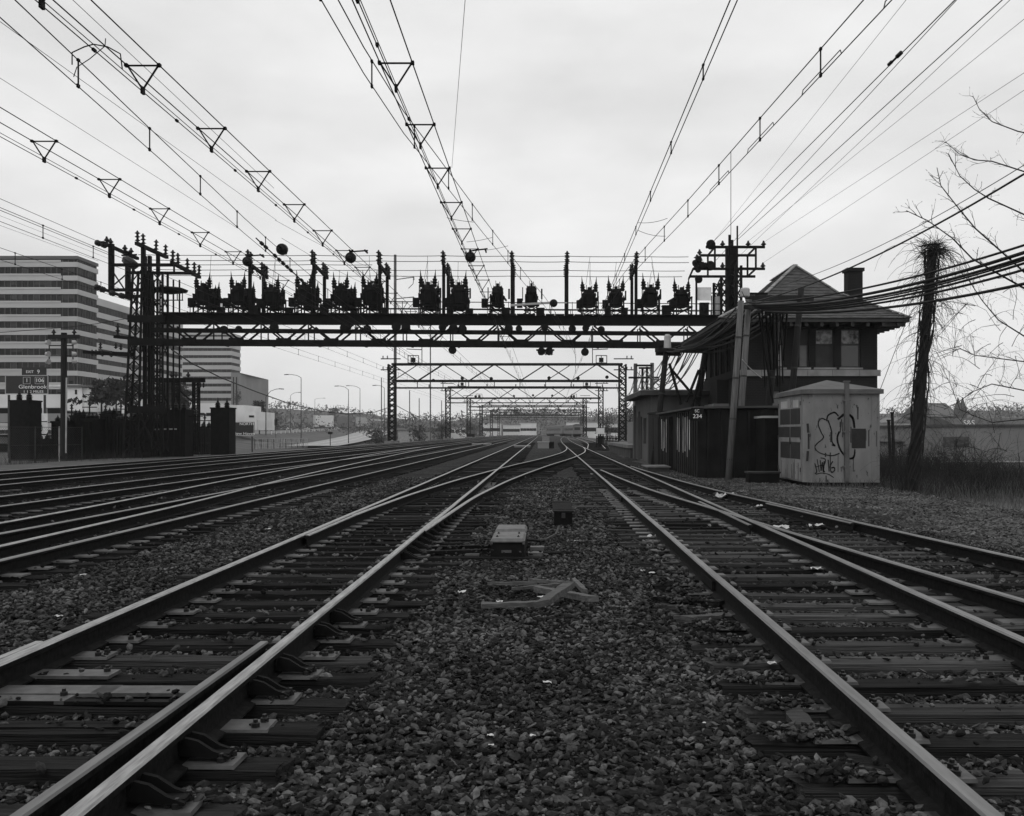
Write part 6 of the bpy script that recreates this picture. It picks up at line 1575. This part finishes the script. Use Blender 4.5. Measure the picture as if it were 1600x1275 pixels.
t = empty('warehouse', P(1530, 700, 72), None, 'flat roofed pale grey warehouse behind the brambles at the right edge', 'building')
a, b = P(1472, 0, 72), P(1640, 0, 72); zt_ = P(0, 667, 72).z; box('wall', (a.x, 72, -4), (b.x, 92, zt_), WALLG, t); box('parapet', (a.x - .1, 71.9, zt_), (b.x, 92.1, zt_ + .18), ROOFD, t)
for k in range(16): x = a.x + .3 + k * .5; box('wall_panel', (x, 71.96, -3.5), (x + .44, 71.997, P(0, 718, 72).z + .2), WALLG, t)
for u in (1484, 1503): c = P(u, 690, 72); w = box('window', (c.x - .5, 71.93, c.z - .35), (c.x + .5, 71.955, c.z + .35), GLASS, t)
box('ledge', (a.x, 71.8, P(0, 720, 72).z - .1), (b.x, 71.95, P(0, 720, 72).z), PAINTG, t)
t = house('dark_building', 1500, 1640, 666, 652, 100, 10, ROOFD, ROOFD, 'dark low building with white letters above the pale warehouse', 'side'); text('lettering', 'S&S', P(1514, 661, 99.6), .75, LETTER, t)
house('house', 1378, 1408, 671, 663, 130, 9, WALLP, ROOFD, 'pale house with a low roof just beyond the hut corner', 'side', ((.1, .6, .25, .8), (.6, .6, .75, .8)))
house('house', 1396, 1424, 660, 652, 190, 10, WALLP, WALLG, 'pale house with a light gabled roof higher up the slope', 'front', ((.35, .6, .6, .8),))
house('house', 1384, 1416, 690, 682, 80, 8, WALLG, ROOFD, 'grey house with a dark roof left of the vine pole', 'side', ((.55, .75, .75, .9),))
house('house', 1428, 1476, 676, 668, 105, 9, WALLP, ROOFD, 'pale house half hidden behind the vine pole', 'side', ((.2, .6, .35, .8), (.6, .6, .75, .8)))
t = house('church', 1448, 1500, 651, 628, 300, 22, M('church_stone', .09, .9), M('church_roof', .11, .9), 'large gabled church on the skyline behind the bare tree', 'side')
for px in (1446, 1497, 1504): a = P(px, 640, 299); MB().lathe((a.x, 299, -4), [(1.3, 0), (1.3, P(0, 640, 299).z + 4), (.1, P(0, 621, 299).z + 4)], 6).build('turret', bpy.data.materials['church_stone'], t)
# ================================================================ small things on the ground
t = empty('switch_machine', (-.50, 12.2, 0), None, 'low black switch machine with pale metal covers beside the near left track', 'switch machine')
mb = MB(); mb.add([(-.64, 12.08, -.06), (-.21, 12.08, -.06), (-.21, 13.9, -.06), (-.64, 13.9, -.06), (-.62, 12.12, .17), (-.23, 12.12, .17), (-.23, 13.86, .17), (-.62, 13.86, .17)], [(4, 5, 6, 7), (0, 1, 5, 4), (1, 2, 6, 5), (2, 3, 7, 6), (3, 0, 4, 7)]); mb.build('case', MACH, t)
def cover(y0, y1, z0, h, x0=-.635, x1=-.215):
    m_ = MB(); i = .025; m_.add([(x0, y0, z0), (x1, y0, z0), (x1, y1, z0), (x0, y1, z0), (x0, y0, z0 + .012), (x1, y0, z0 + .012), (x1, y1, z0 + .012), (x0, y1, z0 + .012), (x0 + i, y0 + i, z0 + h), (x1 - i, y0 + i, z0 + h), (x1 - i, y1 - i, z0 + h), (x0 + i, y1 - i, z0 + h)], [(8, 9, 10, 11)] + [(a + k, a + (k + 1) % 4, a + 4 + (k + 1) % 4, a + 4 + k) for a in (0, 4) for k in range(4)]); return m_.build('cover', MACHTOP, t)
cover(12.09, 12.85, .172, .045); cover(12.9, 13.1, .172, .03); cover(13.25, 13.9, .172, .05)
box('name_plate', (-.50, 12.085, .045), (-.38, 12.105, .075), PLATE, t)
for x in (-.56, -.30):
    for y_ in (12.3, 12.7): inst('bolt', bolt_me, (x, y_, .21), t, .7)
for x in (-.63, -.24): bar('hasp', (x + .01, 12.07, .15), (x + .01, 12.07, .19), .03, .02, PLATE, t)
for y_, x1 in ((12.25, -.64), (12.75, -.64)): bar('throw_rod', (-1.75, y_, .02), (x1, y_, .05), .06, .04, MACH, t)
bar('lock_rod', (-1.3, 12.25, .02), (-1.3, 12.75, .02), .05, .05, MACH, t)
for x, y_ in ((-.10, 12.3), (-.08, 12.9)): box('mounting_lug', (x - .08, y_ - .08, -.02), (x + .10, y_ + .08, .03), PLATE, t)
box('mounting_plate', (-.95, 12.16, -.012), (-.78, 12.32, .012), PLATE, t)
MB().tube([(-.25, 13.6, .05), (-.05, 13.7, .02), (.05, 14.2, -.02), (.2, 15.0, -.03), (.26, 15.95, .0)], .022, 6).build('cable', CABLE, t)
# dark box between the tracks
t = empty('junction_box', (.33, 16.5, 0), None, 'dark rectangular box lying between the two near tracks', 'box')
mb = MB(); c, s_ = math.cos(-.02), math.sin(-.02)
mb.add([(.18, 16.4, -.09), (.49, 16.4, -.09), (.51, 18.8, -.09), (.20, 18.8, -.09), (.19, 16.4, .19), (.48, 16.4, .19), (.50, 18.8, .19), (.21, 18.8, .19)], [(4, 5, 6, 7), (0, 1, 5, 4), (1, 2, 6, 5), (2, 3, 7, 6), (3, 0, 4, 7), (0, 3, 2, 1)]); mb.build('body', MACH, t)
box('lid', (.175, 16.37, .191), (.51, 18.82, .215), TIE, t)
for y_ in (16.7, 18.4): box('strap', (.17, y_, .216), (.515, y_ + .05, .222), MACH, t)
box('latch', (.31, 16.36, .1), (.37, 16.398, .18), STEEL2, t)
# broken boards
def board(p, q, w, h, label, lift=.03, mat=DEBRIS):
    a = P(*p[:3]); b = P(*q[:3]); a.z = lift + (p[2] < 0) ; b.z = lift + (.10 if len(q) > 3 else 0)
    r = random.Random(int(p[0])); x = (b - a); L = x.length; x.normalize(); y = Vector((0, 0, 1)).cross(x).normalized(); z = x.cross(y)
    mb = MB(); n = 8
    for i in range(n + 1):
        c = a + x * L * i / n; ww = w * (1 - .25 * (r.random() if 0 < i < n else .5)); e = r.uniform(-.06, .06) if i in (0, n) else 0
        for sy, sz in ((-1, -1), (1, -1), (1, 1), (-1, 1)): mb.v.append(tuple(c + x * e * sy + y * ww / 2 * sy + z * (h / 2 * sz + r.uniform(-.004, .004))))
    for i in range(n):
        for k in range(4): k2 = (k + 1) % 4; mb.f.append((i * 4 + k, i * 4 + k2, (i + 1) * 4 + k2, (i + 1) * 4 + k)); mb.m.append(0)
    mb.f += [(3, 2, 1, 0), (n * 4, n * 4 + 1, n * 4 + 2, n * 4 + 3)]; mb.m += [0, 0]
    return tag(mb.build('broken_board', mat, None, tuple(a)), label, 'board', 'broken boards on the ballast')
def gy_(py, z=0.0): return F * (CAMH - z) / (py - CY)
def bd(x0, y0, x1, y1, w, h, label, lift=.03, rise=0, mat=DEBRIS):
    q = (x1, y1, gy_(y1, lift + rise * .1)) + ((1,) if rise else ())
    return board((x0, y0, gy_(y0, lift)), q, w, h, label, lift, mat)
bd(752, 946, 844, 943, .09, .04, 'longest broken board, lying flat in front of the other sticks')
bd(846, 944, 889, 914, .10, .05, 'thick broken board propped up at an angle across the sticks', .05, 1)
bd(838, 920, 928, 936, .08, .05, 'round edged broken board slanting to the right behind the propped one', .04)
bd(830, 907, 890, 911, .05, .03, 'thin dark stick farthest back in the pile of broken boards'); bd(766, 912, 832, 911, .05, .03, 'thin dark stick at the back left of the broken boards')
bd(800, 920, 874, 913, .05, .025, 'pale thin stick lying across the middle of the broken boards'); bd(896, 906, 914, 924, .05, .04, 'short dark stick at the right of the broken boards')
bd(1030, 936, 1128, 944, .09, .05, 'dark long board beside the right track, left of its rail', .02, 0, TIE); bd(1070, 966, 1130, 962, .12, .03, 'pale splintered board just in front of the dark long one', .02)
bd(1238, 1112, 1270, 1150, .12, .03, 'weathered board piece near the rail at lower right', .02, 0, TIEPALE); bd(1348, 1186, 1375, 1216, .15, .02, 'dark flat board piece at the foot of the right rail, bottom right', .02, 0, TIE)
bd(1302, 1128, 1330, 1150, .13, .02, 'small dark board piece between the two boards at lower right', .02, 0, TIE)
bd(360, 1142, 440, 1154, .07, .02, 'dark strip of wood between the rails of the near left track', .03, 0, TIE) if False else None
bd(960, 772, 1010, 775, .2, .03, 'long dark plank beside the right track, far from the camera', .01, 0, TIE); bd(905, 734, 930, 736, .2, .03, 'small dark plank farther up between the tracks', .01, 0, TIE)
# scraps of paper and pale stones
def scrap(px, py, s, label, lump=False):
    Y = gy_(py, .02); c = P(px, py, Y); c.z = .015; r = random.Random(int(px * 7 + py)); mb = MB(); n = 5
    for j in range(n):
        for i in range(n): mb.v.append((c.x + (i / (n - 1) - .5) * s * r.uniform(.75, 1.1), c.y + (j / (n - 1) - .5) * s * r.uniform(.6, 1.0), c.z + r.uniform(0, s * (.38 if lump else .25))))
    for j in range(n - 1):
        for i in range(n - 1): mb.f.append((j * n + i, j * n + i + 1, (j + 1) * n + i + 1, (j + 1) * n + i)); mb.m.append(0)
    return tag(mb.build('paper_scrap', PAPER, None, tuple(c)), label, 'paper scrap', 'scraps of paper on the ballast')
for px, py, s, lab in ((1132, 779, .42, 'largest crumpled white paper, between the rails of the branch track'), (1218, 829, .28, 'crumpled white paper against the right rail of the near right track'), (1276, 823, .24, 'flat pale paper between the rails of the branch track'), (1188, 793, .2, 'grey paper behind the flat one on the branch track'), (1275, 889, .13, 'small pale lump on a tie between the right rails'),
                       (855, 1066, .055, 'small bright paper scrap in the middle of the ballast'), (832, 1148, .03, 'tiny bright scrap near the bottom edge, in the middle'), (766, 1148, .035, 'tiny pale scrap near the bottom edge, left of the middle'), (768, 1163, .03, 'tiny grey scrap just below the pale one near the bottom'), (1206, 1036, .06, 'bright scrap close to the right rail, lower of two'), (1159, 994, .04, 'bright scrap close to the right rail, upper of two'),
                       (1018, 838, .12, 'pale scrap left of the right track at mid distance'), (1004, 891, .05, 'left one of three small scraps in a row'), (1019, 895, .07, 'middle one of three small scraps in a row'), (1060, 897, .06, 'right one of three small scraps in a row'), (418, 827, .09, 'bright scrap on the ballast left of the near left track'), (721, 925, .08, 'bright scrap near the tie ends, left of the broken boards'),
                       (780, 940, .06, 'small bright scrap behind the longest broken board'), (845, 933, .07, 'bright scrap under the propped board'), (92, 962, .06, 'bright scrap at the left edge beyond the left rail'), (900, 845, .06, 'small scrap in front of the dark box'), (1064, 873, .05, 'tiny scrap by the rail above the three scraps'), (1262, 1106, .05, 'pale scrap above the weathered board piece'), (130, 898, .06, 'faint scrap on the left ballast strip'), (925, 741, .12, 'scrap on the head of the right rail, far away'), (1100, 1128, .02, 'tiny scrap left of the lower right boards'), (1218, 1090, .03, 'pale chip left of the board pieces')):
    scrap(px, py, s, lab, px in (1132, 1218, 1188))
# low pale relay boxes far up between the tracks
for px, py, Y, w, h, lab in ((849, 699, 98, 1.1, .55, 'low pale box between the tracks beyond the frog'), (853, 688, 180, 1.3, .7, 'small grey box farther up between the tracks'), (816, 697, 102, 1.6, .12, 'flat pale slab between the left rails in the distance'), (752, 693, 120, 2.2, .12, 'flat pale slab between the second and third left tracks')):
    c = P(px, py, Y); t = empty('track_box', (c.x, Y, 0), None, lab, 'box'); box('body', (c.x - w / 2, Y, -.05), (c.x + w / 2, Y + 1.5, h), GREYB, t); box('lid', (c.x - w / 2 - .05, Y - .05, h), (c.x + w / 2 + .05, Y + 1.55, h + .06), PAINTG, t)
    if px == 849: box('motor', (c.x + w / 2, Y + .1, -.05), (c.x + w / 2 + .5, Y + .9, .6), MACH, t)
# dwarf signal and fence right of the tracks
t = empty('dwarf_signal', P(938, 695, 110), None, 'short signal with a white board to the right of the right track', 'signal'); c = P(938, 0, 110)
bar('post', (c.x, 110, -.1), (c.x, 110, 2.5), .15, .15, STEEL, t, up=(0, 1, 0)); box('white_board', (c.x - .45, 109.9, 1.35), (c.x + .45, 110, 2.0), PAINTW, t); box('signal_case', (c.x - .3, 110.1, .2), (c.x + .3, 110.5, 1.1), BLACK, t)
for z_ in (.45, .8): MB().lathe((c.x, 110.1, z_), [(.1, 0), (.12, -.1)], 8, (0, 1, 0)).build('signal_lens', GLASS, t)
t = empty('picket_fence', P(952, 698, 108), None, 'low dark picket fence beside the short signal', 'fence'); a = P(932, 0, 106); b = P(966, 0, 104)
for z_ in (.3, .9): bar('rail', (a.x, 106, z_), (b.x, 104, z_), .06, .08, STEEL, t)
for k in range(16): u = k / 15; x = a.x + (b.x - a.x) * u; bar('picket', (x, 106 - 2 * u - .06, -.1), (x, 106 - 2 * u - .06, 1.15), .1, .03, STEEL, t, up=(0, 1, 0))
# ================================================================ far background
COACH = M('coach_side', .15, .5, .0, .2, .3); COACHR = M('coach_roof', .07, .7)
def coach(xa, ya, xb, yb, label, loco=False):
    a, b = Vector((xa, ya, 0)), Vector((xb, yb, 0)); d = (b - a); L = d.length; ang = math.atan2(d.y, d.x); ctr = (a + b) / 2
    t = empty('locomotive' if loco else 'railway_coach', (0, 0, 0), None, label, 'locomotive' if loco else 'railway coach', None if loco else 'coaches standing in the distance'); m = COACHR if loco else COACH
    box('body', (-L / 2, -1.45, 1.1), (L / 2, 1.45, 3.7), m, t)
    mb = MB(); n = 6; prof = [(-1.5, 3.68), (-1.2, 4.05), (-.5, 4.25), (.5, 4.25), (1.2, 4.05), (1.5, 3.68)]; mb.add([(-L / 2, y, z) for y, z in prof] + [(L / 2, y, z) for y, z in prof], [tuple(range(n)), tuple(range(2 * n - 1, n - 1, -1))] + [(i, i + 1, n + i + 1, n + i) for i in range(n - 1)]); mb.build('roof', COACHR, t)
    box('underframe', (-L / 2 + .3, -1.2, .75), (L / 2 - .3, 1.2, 1.1), BLACK, t)
    for s in (-1, 1):
        box('bogie', (s * (L / 2 - 3) - 1.6, -1.1, .15), (s * (L / 2 - 3) + 1.6, 1.1, .75), BLACK, t)
        box('end_window', (s * (L / 2 + .01) - .02, -.9, 2.3), (s * (L / 2 + .01) + .02, .9, 3.2), GLASS, t)
        nw = 3 if loco else 14
        for k in range(nw): x = -L / 2 + 2 + (L - 4) * (k + .5) / nw; box('window', (x - .5, s * 1.46 - .02, 2.3), (x + .5, s * 1.46 + .02, 3.1), GLASS, t)
    t.location = ctr; t.rotation_euler = (0, 0, ang); ORG[t.name] = ctr; return t
coach(11.0, 318, 11.4, 342, 'railway coach standing nearest on the curving siding', False); 
coach(11.9, 345, 9.2, 372, 'railway coach in the middle of the standing train'); coach(8.6, 375, 2.5, 402, 'railway coach at the far end of the standing train')
coach(-21.8, 300, -22.6, 316, 'dark locomotive far away at the foot of the third gantry', True)
def far_block(x0, x1, y0, Y, m, label, n=0):
    a, b = P(x0, y0, Y), P(x1, y0, Y); t = empty('factory_building', ((a.x + b.x) / 2, Y, -2), None, label, 'building'); box('wall', (a.x, Y, -2), (b.x, Y + 18, a.z), m, t); box('roof_edge', (a.x - .3, Y - .3, a.z), (b.x + .3, Y + 18.3, a.z + .5), GREYB, t)
    for k in range(n): x = a.x + (b.x - a.x) * (k + .5) / n; box('window', (x - 1, Y - .08, a.z * .35), (x + 1, Y - .01, a.z * .35 + 1.6), GLB, t)
far_block(753, 781, 661, 520, PAINTW, 'white factory building behind the dark locomotive', 6); far_block(786, 812, 664, 560, PAINTW, 'lower white factory building at the centre of the picture', 5); far_block(812, 838, 661, 620, PALE, 'pale factory building left of the standing train', 5)
far_block(886, 905, 660, 560, PALE, 'pale factory building behind the standing train', 3); far_block(912, 936, 660, 420, PALE, 'pale building right of the standing train', 5); far_block(940, 965, 662, 300, PALE, 'pale building between the legs of the gantries on the right', 4)
far_block(640, 690, 662, 460, GREYB, 'long grey shed beyond the road, left of the second gantry', 8); far_block(702, 728, 668, 480, PALE, 'small pale shed near the dark locomotive', 3); far_block(576, 604, 655, 780, PALE, 'pale buildings at the end of the highway', 4)
far_block(622, 660, 672, 250, M('pale_slope', .3, .9), 'pale retaining wall behind the foot of the first gantry leg')
# hills and woods
HILL = M('wooded_hill', .085, 1.0, .0, .35, .03, detail=8); WOOD = M('bare_woods', .07, 1.0, .0, .45, .12, rnd=.0, detail=6)
rnd = random.Random(21)
sky_l = pchip([(-500, 640), (30, 640), (330, 630), (400, 634), (440, 630), (480, 640), (520, 637), (560, 645), (620, 649), (700, 652), (760, 645), (830, 640), (880, 642), (930, 646), (980, 640), (1040, 644), (1120, 646), (1250, 642), (1380, 640), (1420, 638), (1470, 640), (1523, 636), (1700, 640), (2300, 645)])
def hz_(x, Y):
    px = CX + x / Y * F; return P(px, sky_l(px) + 4, Y).z
mb = MB(); xs = np.linspace(-640, 640, 90); ysh = (640, 720, 820, 960, 1150)
for j, y in enumerate(ysh):
    for x in xs:
        top = hz_(x, 820); z = -2 + (top + 2) * (0, .55, .95, 1.0, .8)[j] * (1 + .03 * math.sin(x * .05 + j)); mb.v.append((x, y, z))
n = len(xs)
for j in range(len(ysh) - 1):
    for i in range(n - 1): mb.f.append((j * n + i, j * n + i + 1, (j + 1) * n + i + 1, (j + 1) * n + i)); mb.m.append(0)
tag(mb.build('hills', HILL, None, (0, 0, 0)), kind='structure')
def clump(mb, c, rx, rz, rnd, nn=26, sr=(.12, .3)):
    """loose twiggy crown: many small slivers through the crown's volume"""
    for k in range(nn):
        while True:
            v = Vector((rnd.uniform(-1, 1), rnd.uniform(-1, 1), rnd.uniform(-1, 1)))
            if v.length < 1: break
        p = c + Vector((v.x * rx, v.y * rx, v.z * rz)); s = rnd.uniform(*sr) * rx
        a = Vector((rnd.uniform(-1, 1), rnd.uniform(-1, 1), rnd.uniform(-.2, 1))).normalized() * s; b = Vector((rnd.uniform(-1, 1), rnd.uniform(-1, 1), rnd.uniform(-.5, .5))).normalized() * s * .55
        mb.add([p - a, p + b, p + a, p - b], [(0, 1, 2, 3)])
mb = MB()
for k in range(2600):
    x = rnd.uniform(-560, 560); y = rnd.uniform(630, 860); u = min(1, max(0, (y - 640) / 180)); top = hz_(x, 820); z = -2 + (top + 2) * (u ** .7)
    clump(mb, Vector((x, y, z + rnd.uniform(0, 2.5))), rnd.uniform(3, 6.5), rnd.uniform(3, 6), rnd, 16)
for k in range(900):
    Y = rnd.uniform(430, 640); px = rnd.choice((rnd.uniform(400, 640), rnd.uniform(930, 1000), rnd.uniform(1000, 1560), rnd.uniform(600, 760))); x = (px - CX) / F * Y; clump(mb, Vector((x, Y, rnd.uniform(0, 6))), rnd.uniform(2, 4), rnd.uniform(2, 4.5), rnd, 16)
tag(mb.build('distant_woods', WOOD, None, (0, 0, 0)), kind='stuff')
# single trees
def tree(px, py, Y, rx, rz, dense, label, mat, n=420):
    c = P(px, py, Y); zb = ground_z(c.x, Y); t = empty('dark_evergreen_tree' if dense else 'bare_tree', (c.x, Y, zb), None, label, 'tree')
    mb = MB(); mb.tube([(c.x, Y, zb), (c.x + .1, Y, (zb + c.z) / 2), (c.x, Y, c.z + rz * .5)], [rx * .09, rx * .07, rx * .02], 6)
    for k in range(9): dd = Vector((rnd.uniform(-1, 1), rnd.uniform(-1, 1), rnd.uniform(.1, .9))).normalized(); mb.tube([(c.x, Y, c.z - rz * .5 + k * rz * .1), tuple(Vector((c.x, Y, c.z - rz * .4 + k * rz * .1)) + dd * rx * .8)], [rx * .03, rx * .008], 4)
    mb.build('trunk', BARK, t)
    mb = MB()
    for k in range(n // 22): v = Vector((rnd.gauss(0, .42), rnd.gauss(0, .42), rnd.uniform(-1.5, .7))); v.x *= .55 + .3 * (1 - v.z) / 1.7; v.y *= .8; clump(mb, c + Vector((v.x * rx, v.y * rx, v.z * rz)), rx * .42, rz * .32, rnd, 22, (.3, .6) if dense else (.15, .35))
    tag(mb.build('crown', mat, t), kind='stuff'); return t
EVER = M('evergreen_needles', .022, 1.0, .0, .5, .8); GREYT = M('grey_twigs', .07, 1.0, .0, .4, .8)
tree(158, 607, 165, 2.7, 1.5, True, 'dark evergreen shrub on the parking deck, left of two', EVER, 700); tree(181, 606, 165, 2.4, 1.7, True, 'dark evergreen shrub on the parking deck, right of two', EVER, 700)
tree(205, 611, 150, 2.0, 2.2, True, 'dark evergreen seen through the left bridge tower', EVER, 500); tree(271, 612, 180, 3.0, 2.4, True, 'dark evergreen behind the lattice bus frame', EVER, 700); tree(288, 618, 190, 2.2, 1.8, True, 'smaller dark evergreen right of the bus frame post', EVER, 400)
tree(405, 641, 280, 2.2, 3.0, True, 'dark round tree beside the white stepped building', EVER, 900); tree(371, 622, 330, 2.2, 3.0, False, 'grey bare tree in front of the plain grey office block', GREYT, 400)
tree(588, 680, 210, 2.8, 1.7, False, 'bare bush on the bank left of the first gantry leg', GREYT, 900); tree(655, 676, 240, 3.6, 2.6, False, 'grey bare shrub behind the first gantry leg', GREYT, 700); tree(690, 672, 260, 3.0, 2.6, False, 'grey bare shrub between the first two gantry legs', GREYT, 600)
tree(948, 660, 200, 2.0, 2.5, False, 'bare tree behind the right legs of the gantries', GREYT, 500); tree(984, 650, 160, 2.2, 2.6, False, 'bare tree left of the concrete house', GREYT, 500)
tree(430, 655, 420, 5, 4.2, False, 'grey bare tree beside the highway, left of the tall street lamp', GREYT, 700); tree(520, 648, 640, 7, 5.5, False, 'grey bare tree behind the white trailer', GREYT, 600)
# ================================================================ haze
hm = bpy.data.materials.new('haze'); hm.use_nodes = True; t_ = hm.node_tree; t_.nodes.clear(); o_ = t_.nodes.new('ShaderNodeOutputMaterial'); pv = t_.nodes.new('ShaderNodeVolumePrincipled'); pv.inputs['Color'].default_value = (.97, .97, .97, 1); pv.inputs['Density'].default_value = .00020; pv.inputs['Anisotropy'].default_value = 0.0; t_.links.new(pv.outputs[0], o_.inputs['Volume'])
tag(MB().box((-660, -50, -6.5), (660, 1240, 62)).build('haze', hm, None, (0, 0, 0)), kind='stuff')
